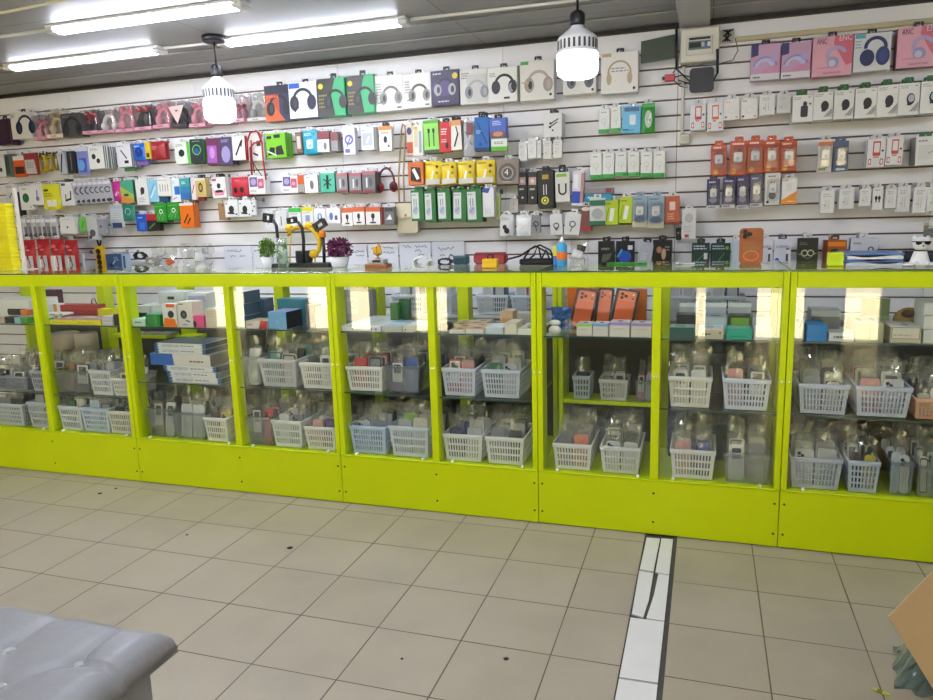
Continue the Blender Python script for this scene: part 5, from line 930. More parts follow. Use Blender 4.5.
# golden trophy
Y = 3.3; o = top(378.5, Y, 'trophy', 'small golden trophy on a wooden base before price sheet', 'trophy', 270); hw = px2m(12.5, Y)
m = MB(); m.box(-hw, -.035, 0, hw, .035, .02, M('#9a5a2c', .5, noise=.2, scale=30), .003); m.obj('wooden_base', o)
m = MB(); m.box(-hw*.75, -.028, .0203, hw*.7, .028, .044, M('#a9a9ae', .3), .003); m.box(-hw*.3, -.0285, .028, hw*.45, -.0281, .04, BLACK, 0); m.obj('metal_block', o)
m = MB(); GO = M('#a8842e', .3, .8); m.lathe([(.018, .0443), (.005, .052), (.005, .058), (.02, .066), (.022, .07), (.004, .071)], GO, 14)
m.prism([(-.024, .07), (-.004, .07), (-.004, .105), (-.02, .1)], -.004, .004, GO); m.prism([(0, .071), (.022, .071), (.016, .11), (.002, .12)], -.004, .004, GO); m.obj('golden_sails', o)
coilbundle(420, 262, 8, 3.62, 'white crumpled cable in a bag below fifth price sheet', '#dcdcde', n=7, th=.006, sq=.55, seed=8)
coilbundle(444, 262, 7, 3.52, 'black and blue coiled cable left of teal charger', '#22262c', n=4, sq=.45, seed=9)
def topbox(x0, x1, y0, Y, name, label, col, depth=.05, art=(), c=.003, cat=None, lift=0):
    a, b = at(x0, 262, Y), at(x1, 262, Y); h = at((x0+x1)/2, y0, Y).z-G-lift; w = b.x-a.x
    m = MB(); m.box(-w/2, 0, 0, w/2, depth, h, M(col, .4), c); paint(m, list(art), -w/2, 0, w, h, -.0003, random.Random(2)); return tag(m.obj(name, None, ((a.x+b.x)/2, Y, G+lift)), label, cat or name.replace('_', ' '))
o = topbox(453, 467, 256, 3.5, 'wall_charger', 'teal and black charger below the sixth price sheet', '#1d4a58', .05, [('r', .2, .3, .8, .7, '#143440')], .006)
m = MB(); m.tube([(-.02, .02, o.dimensions.z if False else .03), (-.05, .0, .05), (-.07, .01, .02)], .004, BLACK, 6); m.obj('cord', o)
topbox(473, 506, 252.5, 3.5, 'zip_pouch', 'dark red pouch behind the yellow block on the counter', '#8e2a34', .05, [('ln', .05, .85, .95, .85, .02, '#5a161e'), ('rr', .06, .1, .94, .75, '#a0343e', .04)], .012)
o = topbox(482, 496.5, 259, 3.22, 'note_block', 'yellow block with black coil standing before the red pouch', '#e2b414', .04, [('r', .1, .1, .9, .5, '#e8bc20')], .003)
m = MB(); m.tube([(.014*math.cos(2*PI*i/14), .02, .05+.012*math.sin(2*PI*i/14)) for i in range(14)], .004, M('#2a2014', .5), 6, closed=True); m.obj('coil', o)
o = topbox(519, 553, 259, 3.42, 'router', 'flat black router lying on the glass top', '#17171a', .09, [('r', .1, .3, .6, .6, '#232327')], .006, 'router')
for pts in ([(522, 262), (530, 249), (540, 245), (550, 250), (556, 262)], [(505, 260), (520, 256), (535, 246), (547, 252), (551, 264)], [(526, 262), (534, 255), (538, 245), (541, 258)], [(540, 262), (546, 250), (552, 256), (553, 265)]):
    m = MB(); m.tube([at(x, y, 3.45)-o.location for x, y in pts], .0045, BLACK, 6); m.obj('cord', o)
o = top(562, 3.35, 'spray_bottle', 'blue bottle with orange label and white tip', 'bottle'); R = px2m(5.2, 3.35); zt = at(562, 236, 3.35).z-G
m = MB(); m.lathe([(R*.95, 0), (R, .004), (R, zt*.66), (R*.8, zt*.74), (R*.4, zt*.78)], M('#3f9ecb', .3), 20); m.obj('body', o)
m = MB(); m.lathe([(R*1.01, zt*.2), (R*1.015, zt*.21), (R*1.015, zt*.46), (R*1.01, zt*.47)], M('#e87a30', .4), 20); m.obj('paper_label', o)
m = MB(); m.lathe([(R*.42, zt*.785), (R*.42, zt*.88), (R*.2, zt*.9), (R*.16, zt), (0, zt)], M('#eceeee', .3), 14); m.obj('tip', o)
topbox(553, 557, 246, 3.36, 'paint_tube', 'small blue and yellow tube left of the blue bottle', '#3a78c0', .02, [('r', 0, .5, 1, 1, '#cfd43a')], .004)
clearbag(570, 240, 589, 268, 'clear bag with white cables right of the blue bottle', 3.6, [(.4, .5, .05, '#e4e4e4'), (.6, .7, .04, '#2a2a2e'), (.5, .25, .05, '#d8d8d8')], 9)
o = topbox(607, 647, 262.5, 3.4, 'ruler', 'long green ruler lying across the glass top', '#2f9a35', .02, [('tx', .05, .2, .9, .8, 1, '#1c6a24')], .001); 
topbox(601, 606.5, 262, 3.37, 'tape_roll_box', 'small black block at the left end of the ruler', '#1a1a1a', .03)
topbox(676, 695, 263, 3.36, 'name_plate', 'small pale green and white plate below green packs', '#c4cfc2', .03, [('r', .4, .2, .95, .8, '#e4e6e4'), ('e', .2, .5, .12, .3, '#4a8a5a')])
# orange phone on a stand
Y = 3.16; p = at(750.5, 266, Y); w = px2m(20, Y); zt = at(751, 228, Y).z; H = zt-G
o = put('phone', None, None, (p.x, Y, G)); tag(o, 'orange phone with camera plateau standing upright on the counter', 'phone')
m = MB(); m.prism(rrect(-w/2, H*.1, w/2, H, .014), 0, .011, M('#9e5526', .3)); m.xf(Matrix.Rotation(-.08, 4, 'X')); b_ = m.obj('body', o)
m = MB(); m.prism(rrect(-w*.46, H*.72, w*.46, H*.97, .01), -.004, -.0002, M('#985022', .3)); m.xf(Matrix.Rotation(-.08, 4, 'X')); cp = m.obj('camera_plateau', o)
for dx, dz in ((-.27, .91), (-.27, .79), (-.08, .85)):
    m = MB(); m.lathe([(w*.1, 0), (w*.1, .003), (w*.07, .0035), (0, .0032)], M('#17100c', .15), 16); m.xf(Matrix.Rotation(-.08, 4, 'X') @ Matrix.Translation((dx*w, -.0042, dz*H)) @ Matrix.Rotation(PI/2, 4, 'X')); m.obj('lens', cp)
m = MB(); m.ring(circ(0, H*.3, w*.34, w*.24, 28), circ(0, H*.3, w*.28, w*.18, 28), -.0012, -.0002, M('#e07440', .4)); m.box(-w*.35, -.0011, H*.45, w*.35, -.0002, H*.52, M('#8a6a3a', .4), 0); m.xf(Matrix.Rotation(-.08, 4, 'X')); m.obj('magnet_ring', o)
m = MB(); m.prism([(-w*.46, 0), (w*.46, 0), (w*.4, H*.12), (-w*.4, H*.12)], -.012, .05, M('#8a5a34', .25)); m.obj('stand', o)
o = topbox(828.5, 844, 252.5, 3.2, 'note_block', 'bright yellow-green note block in a clear holder', '#d8f01a', .05, [('tx', .1, .4, .9, .9, 5, '#c8e012')])
for k, (c, x0, x1, zz) in enumerate([('#c8ccd2', 846, 903, 0), ('#3f69a8', 843, 902, .012), ('#d6d9de', 847, 903, .02), ('#4f7cbc', 843, 904, .034)]):
    a, b = at(x0, 264, 3.2), at(x1, 264, 3.2); w = b.x-a.x; m = MB(); hgt = .011 if k in (0, 2) else .007
    m.grid(14, 6, lambda u, v: ((u-.5)*w, v*.2, hgt+.004*math.sin(u*7+k)*(1-v)), M(c, .35)); st = len(m.f); m.grid(14, 6, lambda u, v: ((u-.5)*w, v*.2, 0 if k == 0 else .0005), M(c, .35))
    m.grid(14, 1, lambda u, v: ((u-.5)*w, 0, v*(hgt+.004*math.sin(u*7+k))), M(c, .35))
    o = m.obj('document_folder', None, ((a.x+b.x)/2, 3.2, G+zz+.003*k)); tag(o, ['bottom white folder in the small pile beside the white dog', 'lower blue folder in the small pile beside the white dog', 'white folder between the two blue ones', 'topmost blue folder on the pile beside the white dog'][k], 'folder', 'pile of blue and white folders')
# little white dog figurine with sunglasses
Y = 3.2; o = top(919, Y, 'dog_figurine', 'small white dog figurine wearing black sunglasses', 'figurine'); s = px2m(1, Y); WD = M('#e6e6e6', .35)
bd = MB(); bd.lathe([(s*8, 0), (s*7.8, s*2), (s*6.6, s*6), (s*5.4, s*10), (s*4.6, s*12.5), (s*3.8, s*13.5)], WD, 24); bd.ball((0, -s*.6, s*18.2), (s*6.6, s*6, s*6.2), WD, 20, 12); bd.ball((0, -s*5.4, s*16.4), (s*3, s*2.6, s*2.3), WD)
for sg in (-1, 1): bd.ball((sg*s*5, s*.5, s*23), (s*1.9, s*1.2, s*2.2), WD, 10, 6); bd.ball((sg*s*9, -s*4, s*1.4), (s*4.6, s*5.5, s*1.8), WD); bd.ball((sg*s*3.6, -s*5.6, s*2.2), (s*2.2, s*3.2, s*2.2), WD)
bd.obj('body', o)
m = MB(); BK = M('#15161a', .15)
for sg in (-1, 1): m.prism([(sg*s*.5, s*20.6), (sg*s*5.6, s*20.8), (sg*s*5.2, s*18.4), (sg*s*3.6, s*17.5), (sg*s*1.2, s*18.5)][::(1 if sg < 0 else 1)], -s*7, -s*6.2, BK); m.tube([(sg*s*5.5, -s*6.4, s*20.4), (sg*s*6.9, -s*1, s*20.2)], s*.35, BK, 6)
m.box(-s*.8, -s*7, s*20, s*.8, -s*6.3, s*20.7, BK, 0); m.obj('sunglasses', o)
m = MB(); m.tube([(s*4.6*math.cos(2*PI*k/20), s*4.6*math.sin(2*PI*k/20)-s*.3, s*12.9) for k in range(20)], s*.55, M('#3a3230', .5), 6, closed=True); m.obj('collar', o)
m = MB(); m.ball((0, -s*7.9, s*16.9), (s*.8, s*.5, s*.6), BK, 10, 6); m.obj('nose', o)
topbox(903, 945, 251, 3.42, 'tablet_sleeve', 'dark navy sleeve lying behind the white dog figurine', '#23263a', .06, (), .01)
o = topbox(922, 950, 239, 3.5, 'carton', 'plain white carton at the right end of the glass top', '#cfccc4', .05, [('ln', 0, .5, 1, .5, .01, '#b4b1a8')])
P_(925, 228, 945, 238, 'grey rolled pouch hanging above the plain white carton', '#7d7b7a', (), soft=True, tab=None, out=.16, t=.05)
# ================================================================== STOCK INSIDE THE COUNTERS
BAY = ['first', 'second', 'third', 'fourth', 'fifth', 'sixth', 'seventh', 'eighth', 'ninth']
def slotwall(m, A, B, C, D, nx, nz, mat, solid=False):
    """wall A-B (bottom) D-C (top) with rows of slots"""
    A, B, C, D = map(Vector, (A, B, C, D))
    P = lambda u, v: (A*(1-u)+B*u)*(1-v)+(D*(1-u)+C*u)*v
    if solid: m.add([A, B, C, D], [(0, 1, 2, 3)], mat); return
    us = [0]; vs = [0]
    mu, mv = .07, .1
    for i in range(nx): w = (1-2*mu)/nx; us += [mu+i*w+w*.24, mu+i*w+w*.76]
    for j in range(nz): h = (1-2*mv)/nz; vs += [mv+j*h+h*.14, mv+j*h+h*.86]
    us.append(1); vs.append(1); n = len(us); V = [P(u, v) for v in vs for u in us]
    F = [(j*n+i, j*n+i+1, (j+1)*n+i+1, (j+1)*n+i) for j in range(len(vs)-1) for i in range(n-1) if not (i % 2 == 1 and j % 2 == 1)]
    m.add(V, F, mat)
def basketmesh(w, d, h, col, nz, solid):
    k = ('basket', round(w, 2), round(d, 2), round(h, 2), col, nz, solid)
    if k in _mc: return _mc[k]
    mat = CLEARBIN if col == 'clear' else (M(col, .4)); t = .88; m = MB(); W2, D2 = w/2, d; bw, d0, d1 = W2*t, d*.05, d*.95
    B = [(-bw, d0, .003), (bw, d0, .003), (bw, d1, .003), (-bw, d1, .003)]; T = [(-W2, 0, h), (W2, 0, h), (W2, D2, h), (-W2, D2, h)]
    nx = max(5, round(w/.0155)); nd = max(6, round(d/.0155))
    slotwall(m, B[0], B[1], T[1], T[0], nx, nz, mat, solid); slotwall(m, B[1], B[2], T[2], T[1], nd, nz, mat, solid)
    slotwall(m, B[2], B[3], T[3], T[2], nx, nz, mat, solid); slotwall(m, B[3], B[0], T[0], T[3], nd, nz, mat, solid)
    m.add(B, [(3, 2, 1, 0)], mat); me = m.mesh('basket')
    r = MB(); rr = .0055
    r.tube([(-W2, 0, h), (W2, 0, h), (W2, D2, h), (-W2, D2, h)], rr, mat, 6, closed=True); r.box(-W2-.003, -.005, h-.014, W2+.003, .001, h+.001, mat, .002)
    rm = r.mesh('rim'); _mc[k] = (me, rm); return _mc[k]
BAYX = []
for u_, md_ in zip(range(5), (-3.505, -2.258, -1.177, -.186, None)):
    if md_: BAYX += [(SEAM[u_]+.025, md_-.018), (md_+.018, SEAM[u_+1]-.025)]
    else: BAYX += [(SEAM[u_]+.025, SEAM[u_+1]-.025)]
def basket(x0, x1, yr, yb, z0, label, col='#d9d8d2', Y=3.098, d=.25, nz=3, name='basket', tilt=0):
    yc = (yr+yb)/2; a, b = at(x0, yr, Y), at(x1, yr, Y); w = b.x-a.x; h = max(.06, at((x0+x1)/2, yr, Y).z-z0)
    xa, xb = a.x, b.x
    for lo, hi in BAYX:
        if lo-.06 < (xa+xb)/2 < hi+.06: xa, xb = max(xa, lo+.008), min(xb, hi-.008)
    w, h = math.floor((xb-xa)*100)/100, round(h, 2); a = Vector((xa, 0, 0)); b = Vector((xb, 0, 0)); me, rm = basketmesh(w, d, h, col, nz, col == 'clear')
    o = put(name, me, None, ((a.x+b.x)/2, Y, z0+.001), (0, tilt, 0)); tag(o, label, 'basket' if col != 'clear' else 'bin')
    md = o.modifiers.new('wall', 'SOLIDIFY'); md.thickness = .0022; md.offset = 0
    put('rim', rm, o); return o, w, d, h
def bagmesh(w, h, t, seed):
    k = ('bag', round(w, 3), round(h, 3), seed)
    if k in _mc: return _mc[k]
    rng = random.Random(seed*77+1); m = MB(); NX, NZ = 6, 9
    dx = [[(rng.uniform(-1, 1), rng.uniform(-1, 1), rng.uniform(-1, 1)) for _ in range(NX+1)] for _ in range(NZ+1)]
    for sg in (-1, 1):
        def fn(u, v):
            i, j = round(u*NX), round(v*NZ); q = dx[j][i]; top_ = max(0, v-.5)*2
            e = 1-abs(2*u-1)**3
            return ((u-.5)*w*(1-.12*top_)+q[0]*.008*top_, sg*(t/2+.002+.007*top_)*e+q[1]*.007*(top_+.15), v*h+q[2]*.012*top_)
        m.grid(NX, NZ, fn, FILM, smooth=False)
    _mc[k] = m.mesh('plastic_bag'); return _mc[k]
def casemesh(col, w, h, kind):
    k = ('case', col, round(w, 3), round(h, 3), kind)
    if k in _mc: return _mc[k]
    m = MB(); mt = M(col, .42); m.prism(rrect(-w/2, 0, w/2, h, .011), -.005, .005, mt)
    if kind == 0: m.prism(rrect(-w*.42, h*.7, 0, h*.95, .008), -.0072, -.0051, mt); [m.prism(circ(x*w, z*h, .007, .007, 10), -.0082, -.0073, BLACK) for x, z in ((-.3, .88), (-.3, .77), (-.12, .82))]
    elif kind == 1: m.prism(rrect(-w*.43, h*.3, w*.43, h*.95, .004), -.0062, -.0051, M('#dededc', .4)); m.prism(rrect(-w*.3, h*.6, w*.3, h*.9, .004), -.0068, -.0063, M('#3a3a3e', .4))
    elif kind == 3: m.prism(rrect(-w*.44, h*.03, w*.44, h*.97, .009), -.0058, -.0051, mt)
    else: m.ring(rrect(-w*.45, h*.03, w*.45, h*.97, .01), rrect(-w*.38, h*.07, w*.38, h*.93, .008), -.0066, -.0051, M('#1d1d20', .4))
    _mc[k] = m.mesh('bagged_phone_case'); return _mc[k]
CN = {'#8d8f94': 'grey', '#b9bbbe': 'pale grey', '#2c2d31': 'black', '#e2e0dc': 'white', '#c8323c': 'red', '#dca09a': 'pink', '#3f5fa8': 'blue', '#6f4f96': 'violet', '#3f8f8a': 'teal', '#d8c84a': 'yellow', '#8fd84a': 'lime', '#8a6a50': 'brown', '#23386a': 'navy', '#e58a72': 'coral', '#c9d4e4': 'pale blue', '#1f6a46': 'green', '#d8d2c0': 'cream'}
npk = [0]
def fill(bk, pal, where, rows=4, cols=2, hh=.155, kinds=(3, 3, 3, 1, 0, 3, 2), fh=.07):
    o, w, d, h = bk; rng = random.Random(hash_(where)); cw = min(.098, (w*.84)/cols-.004); base = o.location
    for r in range(rows):
        for c in range(cols):
            col = pal[(r*cols+c) % len(pal)] if r == 0 else rng.choice(pal+['#8d8f94', '#2c2d31', '#b9bbbe', '#e2e0dc'])
            H = (h+rng.uniform(.012, .036)+r*.007) if hh > .13 else hh*rng.uniform(.92, 1.08); x = (c-(cols-1)/2)*(w*.86/cols); y = .035+r*(d-.105)/max(1, rows-1)
            H = min(H, .178)
            q = put('bagged_phone_case', casemesh(col, round(cw*.9, 2), round(H, 2), rng.choice(kinds)), None, (base.x+x, base.y+y, base.z+.006), (rng.uniform(-.16, -.05), rng.uniform(-.04, .04), rng.uniform(-.06, .06)))
            side = {1: ['middle'], 2: ['left', 'right'], 3: ['left', 'middle', 'right']}[cols][c]
            tag(q, '%s phone case in clear bag, %s row %s, %s' % (CN[col], ['front', 'second', 'third', 'fourth', 'fifth', 'sixth'][r], side, where), 'phone case', 'phone cases in clear bags'); npk[0] += 1
            put('plastic_bag', bagmesh(round(cw*1.12, 2), round(H+fh*rng.uniform(.7, 1.1), 2), .012, rng.randint(1, 5)), q, (0, 0, -.002))
GR, PG, BK_, WT, RD, PK, BL, VI, TE, YE, LG, BR, NV, CO, PB, GN_, CR = CN.keys()
# (bay, level, side, x0, x1, rim y, bottom y, colour, palette, rows)
MIDZ, LOWZ, U1Z = SHELF_MID, SHELF_LOW-.0055, SHELF_MID
BAS = [
 (1, 'bottom', 'left', -12, 22, 404, 425, '#c5ccd6', [GR, BK_, BR, GR], 3), (1, 'bottom', 'right', 26.5, 50, 404, 426, '#bfc4cb', [PG, GR], 3),
 (1, 'middle shelf', 'left', -22, 27, 376, 388, '#8a909c', [BK_, GR], 3), (1, 'middle shelf', 'right', 29, 45, 371, 396, '#a9adb6', [BK_, YE], 2),
 (2, 'bottom', 'left', 51, 80, 406.5, 430, '#d3d6da', [GN_, CR, WT], 3), (2, 'bottom', 'middle', 80, 107.5, 408.5, 432.5, '#c3cfe0', [PB, GR], 3), (2, 'bottom', 'right', 107, 131, 412, 435, '#d9d7cc', [BK_, GR], 3),
 (2, 'middle shelf', 'left', 53, 86, 371, 397, 'clear', [BR, NV, RD, GN_], 3), (2, 'middle shelf', 'middle', 88, 111, 371, 395, '#cfd1d4', [GR, PG], 3), (2, 'middle shelf', 'right', 111.5, 128, 380, 406, '#d6d5d0', [YE, WT], 2),
 (3, 'bottom', 'left', 146, 171, 410, 435, 'clear', [BR, WT, PB], 2), (3, 'bottom', 'middle', 172, 202, 413.5, 438, 'clear', [WT, WT, PG], 3), (3, 'bottom', 'right', 203, 226.5, 418, 442, '#dcdbd2', [BK_, YE, RD], 3),
 (4, 'bottom', 'left', 240, 270, 417, 443, 'clear', [BK_, RD, BK_, GR], 3), (4, 'bottom', 'middle', 271.5, 301, 422, 446, '#d8dbd4', [WT, GR], 3), (4, 'bottom', 'right', 304, 334.5, 427, 450, '#dcdbd2', [PK, VI, PB], 3),
 (4, 'middle shelf', 'left', 237, 257, 358, 386, 'clear', [WT, BK_], 2), (4, 'middle shelf', 'middle', 258, 296, 360.5, 387, '#c4c4c4', [TE, CR, BR], 3), (4, 'middle shelf', 'right', 299, 333, 364.5, 389, '#dcdad2', [BK_, WT], 3),
 (5, 'middle shelf', 'left', 345, 382, 367.5, 393, '#dedcd3', [RD, GR, CR], 3), (5, 'middle shelf', 'right', 384, 419, 368, 394, 'clear', [VI, BL, VI, BL], 3), (5, 'bottom', 'left', 348.5, 386, 427, 453, '#b4c6e2', [PG, GR], 3), (5, 'bottom', 'right', 389, 428, 427.5, 454, '#ccd2da', [PG, CR, LG], 3),
 (6, 'middle shelf', 'left', 438, 476, 369, 396, '#cdd0da', [RD, PK, BR], 3), (6, 'middle shelf', 'right', 480.5, 521, 371, 399, '#c5cad4', [GN_, PG, GN_], 3), (6, 'bottom', 'left', 442.5, 482, 435.5, 461, '#dcdcd5', [NV, PG], 3), (6, 'bottom', 'right', 485, 524, 439, 465, '#dcdcd5', [GR, BK_], 3),
 (7, 'bottom', 'left', 552.5, 592, 444.5, 470, '#dcdbd3', [GR, CO, LG], 4), (7, 'bottom', 'right', 599.5, 641.5, 447.5, 474, '#d5d5cf', [WT, WT, PG], 4),
 (8, 'middle shelf', 'left', 668.5, 712.5, 377, 404, '#d8d5c6', [CR, WT], 4), (8, 'middle shelf', 'right', 723, 771, 381, 412, '#ccd2de', [PK, NV, BR], 4), (8, 'bottom', 'left', 669.5, 716.5, 452, 482, '#d9d8d0', [PK, BL, PB], 4), (8, 'bottom', 'right', 723, 772, 456, 484, 'clear', [WT, GR, WT], 4),
 (9, 'middle shelf', 'left', 798, 851, 385, 417, '#c3c9d6', [PG, CR, WT], 4), (9, 'middle shelf', 'middle', 856, 913, 388, 421, '#c3c8d4', [PK, WT, BK_], 4), (9, 'bottom', 'left', 790.5, 843, 459, 492, '#b9bdc8', [WT, PG, BL], 4), (9, 'bottom', 'middle', 848, 881, 464, 495, '#bcc3d4', [BK_, YE], 3), (9, 'bottom', 'right', 890, 916, 463, 497, 'clear', [PB, WT], 3),
 (9, 'bottom', 'far right', 917.5, 950, 468, 500, 'clear', [CR, GR], 3), (9, 'middle shelf', 'far right', 915.5, 950, 401, 424, '#d8a888', [CR, WT], 2)]
for (bay, lvl, side, x0, x1, yr, yb, col, pal, rows) in BAS:
    z0 = (SHELF_U1 if bay < 3 else SHELF_MID)+.0004 if 'mid' in lvl else .2462
    Y = 3.098 if 'mid' in lvl else 3.095
    cn = 'clear' if col == 'clear' else ('pinkish' if col == '#d8a888' else ('dark grey' if col in ('#8a909c',) else ('pale blue' if col in ('#b4c6e2', '#c3cfe0') else 'white')))
    where = '%s %s basket, %s bay' % (lvl.replace(' shelf', ''), side, BAY[bay-1]) if col != 'clear' else '%s %s bin, %s bay' % (lvl.replace(' shelf', ''), side, BAY[bay-1])
    bk = basket(x0, x1, yr, yb, z0, '%s %s on the %s, %s in the %s glass bay from left' % (cn, 'bin' if col == 'clear' else 'slotted basket', lvl if lvl != 'bottom' else 'bottom panel', side, BAY[bay-1]), col, Y, .25 if bay > 2 else .22, 4 if col in ('#b4c6e2', '#c3cfe0', '#c5ccd6', '#cdd0da', '#c5cad4', '#c3c9d6', '#c3c8d4', '#b9bdc8', '#bcc3d4', '#ccd2de') else 3, 'clear_bin' if col == 'clear' else 'basket')
    fill(bk, pal, where, rows, 2 if x1-x0 > 21 else 1, fh=.03 if (bay < 3 and 'mid' not in lvl) else .07)
# baskets on the lime inner shelf of the seventh bay
for (x0, x1, yr, side, col, pal) in [(573, 590, 378, 'left', '#b9c8cf', [BK_, YE]), (599, 628, 381, 'middle', '#d9d9d2', [PG, WT]), (634.5, 655, 381, 'right', 'clear', [RD, PB])]:
    bk = basket(x0, x1, yr, 394, .5055, 'small %s tub on the lime inner shelf, %s in the seventh glass bay' % ('clear' if col == 'clear' else 'pale', side), col, 3.37, .13, 3, 'tub')
    fill(bk, pal, 'lime shelf %s tub, seventh bay' % side, 2, 2 if x1-x0 > 20 else 1, .12)
# stock baskets on the wall ledge behind, seen through the top of the bays
for i, (x0, x1) in enumerate([(336, 371), (392, 424), (425, 452), (476, 508), (511, 540), (556, 590), (662, 700), (705, 745)]):
    Y = 4.0; z0 = .8205; a, b = at(x0, 300, Y), at(x1, 300, Y); me, rm = basketmesh(round(b.x-a.x, 2), .17, .11, ['#8f9296', '#c8ccd2', '#c4c8d0', '#d2d6de', '#c6d2e4'][i % 5], 3, False)
    o = put('basket', me, None, ((a.x+b.x)/2, Y, z0)); tag(o, '%s from left of the grey baskets on the wall ledge behind the counters' % ORD[i], 'basket', 'stock baskets on the wall ledge'); put('rim', rm, o)
    md = o.modifiers.new('wall', 'SOLIDIFY'); md.thickness = .0022; md.offset = 0
    for j, c in enumerate(['#d6d6d4', ['#c0442c', '#1f3a34', '#d4d4d2', '#2a3a5a'][i % 4]]):
        m = MB(); m.box(-.033, 0, 0, .033, .08, .17, M(c, .4), .003); m.box(-.025, -.001, .1, .025, -.0001, .15, M('#b4b4b2', .4), 0)
        tag(m.obj('carton', None, ((a.x+b.x)/2-.036+.072*j, Y+.04, z0+.006)), '%s carton standing in the %s grey basket on the wall ledge' % ('pale' if j == 0 else 'coloured', ORD[i]), 'carton', 'cartons in the wall ledge baskets')
# ---- boxes on the glass shelves
def S(x0, y0, x1, label, base, art=(), Y=3.09, z=None, d=.12, name='product_box', cat=None, top=None, right=None, left=None, rot=0, text=(), hmin=.01, roll=0, y1=None):
    z = SHELF_TOP+.0004 if z is None else z
    ym = (y0+(y1 or y0+10))/2; a, b = at(x0, ym, Y), at(x1, ym, Y); xa, xb = a.x, b.x
    if Y < 3.15:
        for lo, hi in BAYX:
            if lo-.03 < (xa+xb)/2 < hi+.03: xa, xb = max(xa, lo+.003), min(xb, hi-.003)
    a = Vector((xa, 0, 0)); b = Vector((xb, 0, 0)); w = b.x-a.x; h = max(hmin, at((x0+x1)/2, y0, Y).z-z); rng = random.Random(hash_(label))
    m = MB(); bm = M(base, .35); mats = {}
    if top: mats['top'] = M(top, .35)
    if right: mats['right'] = M(right, .35)
    if left: mats['left'] = M(left, .35)
    m.box(-w/2, 0, 0, w/2, d, h, bm, .0012, mats); paint(m, list(art), -w/2, 0, w, h, -.0002, rng)
    o = m.obj(name, None, ((a.x+b.x)/2, Y, z), (0, roll, rot)); tag(o, label, cat or name.replace('_', ' '))
    for txt, u, v, hh, col, mw in text: lettering(txt, hh*h, col, o, ((u-.5)*w, -.0025, v*h), maxw=mw*w if mw else None)
    return o, w, h, d
def lid(o, w, h, d, shapes):
    """printing on the top face of a box"""
    m = MB(); e = [h+.0003]
    for (k, u0, v0, u1, v1, c) in shapes:
        e[0] += .0002
        if k == 'r': pts = [(u0, v0), (u1, v0), (u1, v1), (u0, v1)]
        else: pts = circ((u0+u1)/2, (v0+v1)/2, abs(u1-u0)/2, abs(v1-v0)/2, 14)
        m.add([((u-.5)*w, v*d, e[0]) for u, v in pts], [tuple(range(len(pts)))], M(c, .4))
    m.obj('lid_print', o)
# bay 1
S(-20, 300, 29, 'long white device box with a black handle slot, first glass bay', '#d9d8d4', [('rr', .55, .3, .98, .6, '#1d1d20', .03)], Y=3.16, d=.2, roll=0)
S(-12, 317, 4.5, 'beige box at the left edge of the first bay shelf', '#cbb8a4', d=.05)
S(5, 317, 14, 'black box between beige and light blue boxes', '#15161a', d=.05); S(14.5, 317.5, 20.5, 'light blue box beside the green one, first bay', '#8cbcd0', d=.05)
S(21, 317.5, 28, 'lime green box at the end of the first bay shelf', '#4fae2e', [('r', 0, 0, 1, .15, '#1f6a3a')], d=.05); S(20.5, 310, 27.5, 'orange box above the lime green box, first bay', '#e2762a', Y=3.1, z=SHELF_TOP+.045, d=.04)
# bay 2
S(37, 320, 49.5, 'green flat box at left of the second bay shelf', '#129a30', d=.1, top='#d9d9d4')
for x0, x1, nm in ((50, 75, 'left'), (75.5, 101, 'right')):
    o = S(x0, 320, x1, '%s of two flat yellow boxes in the second bay' % nm, '#e6d80e', [('tx', .1, .2, .9, .7, 1, '#cdbb08')], d=.17, top='#c9b8ae'); lid(*o, [('r', .05, .05, .95, .4, '#a0857a'), ('e', .2, .5, .8, .9, '#c4707a'), ('r', .1, .7, .4, .95, '#5f5a80')])
S(102, 316.5, 112.5, 'pale grey stacked box beside the yellow boxes', '#cdcbd0', [('ln', 0, .5, 1, .5, .03, '#8a8890')], d=.12); S(113.5, 314.5, 121, 'black slatted box at right end of second bay', '#17181a', [('ln', .1, .5, .9, .5, .04, '#444'), ('ln', .1, .75, .9, .75, .04, '#444')], d=.1)
S(44.5, 314, 63, 'flat white and pale green carton lying in second bay', '#e2e2da', [('ln', .3, .4, .6, .6, .03, '#555'), ('r', .85, 0, 1, 1, '#8cc46a')], Y=3.2, z=SHELF_TOP+.033, d=.08, hmin=.012)
S(44, 304, 57, 'white and orange small carton in the second bay', '#e6e4e0', [('r', .75, 0, 1, 1, '#e09a2a'), ('e', .3, .45, .14, .3, '#3a3a3a')], Y=3.3, d=.06)
o = S(58, 305, 95, 'red zip case lying behind the yellow boxes', '#b12a35', [('ln', .02, .3, .98, .3, .02, '#7a161e'), ('ln', .02, .7, .98, .7, .02, '#c84a52')], Y=3.33, d=.08, name='zip_case', rot=.06)
m = MB(); m.tube([(o[1]*.3, .03, o[2]), (o[1]*.33, .03, o[2]+.03), (o[1]*.4, .03, o[2]+.035), (o[1]*.44, .03, o[2])], .003, M('#5a1a20'), 6); m.obj('strap', o[0])
S(40, 290, 56, 'purple box at back of the second bay shelf', '#4a1238', Y=3.36, d=.05)
# tablet stand
Y = 3.36; p = at(106.5, 308, Y); m = MB(); w = px2m(4.5, Y); h = px2m(13, Y); m.box(-w, 0, .008, w, .006, h, M('#1d1f24', .4), .003); m.xf(Matrix.Rotation(-.25, 4, 'X')); m.box(-w, -.02, 0, w, .05, .006, BLACK, .002); m.box(-w*.2, .02, .006, w*.2, .03, h*.6, BLACK, .002)
tag(m.obj('phone_stand', None, (p.x, 3.36, SHELF_TOP+.0004)), 'black phone stand at the back of the second bay shelf', 'stand')
S(98, 309, 112, 'bright yellow flat box before the black phone stand', '#e8de12', Y=3.28, d=.06)
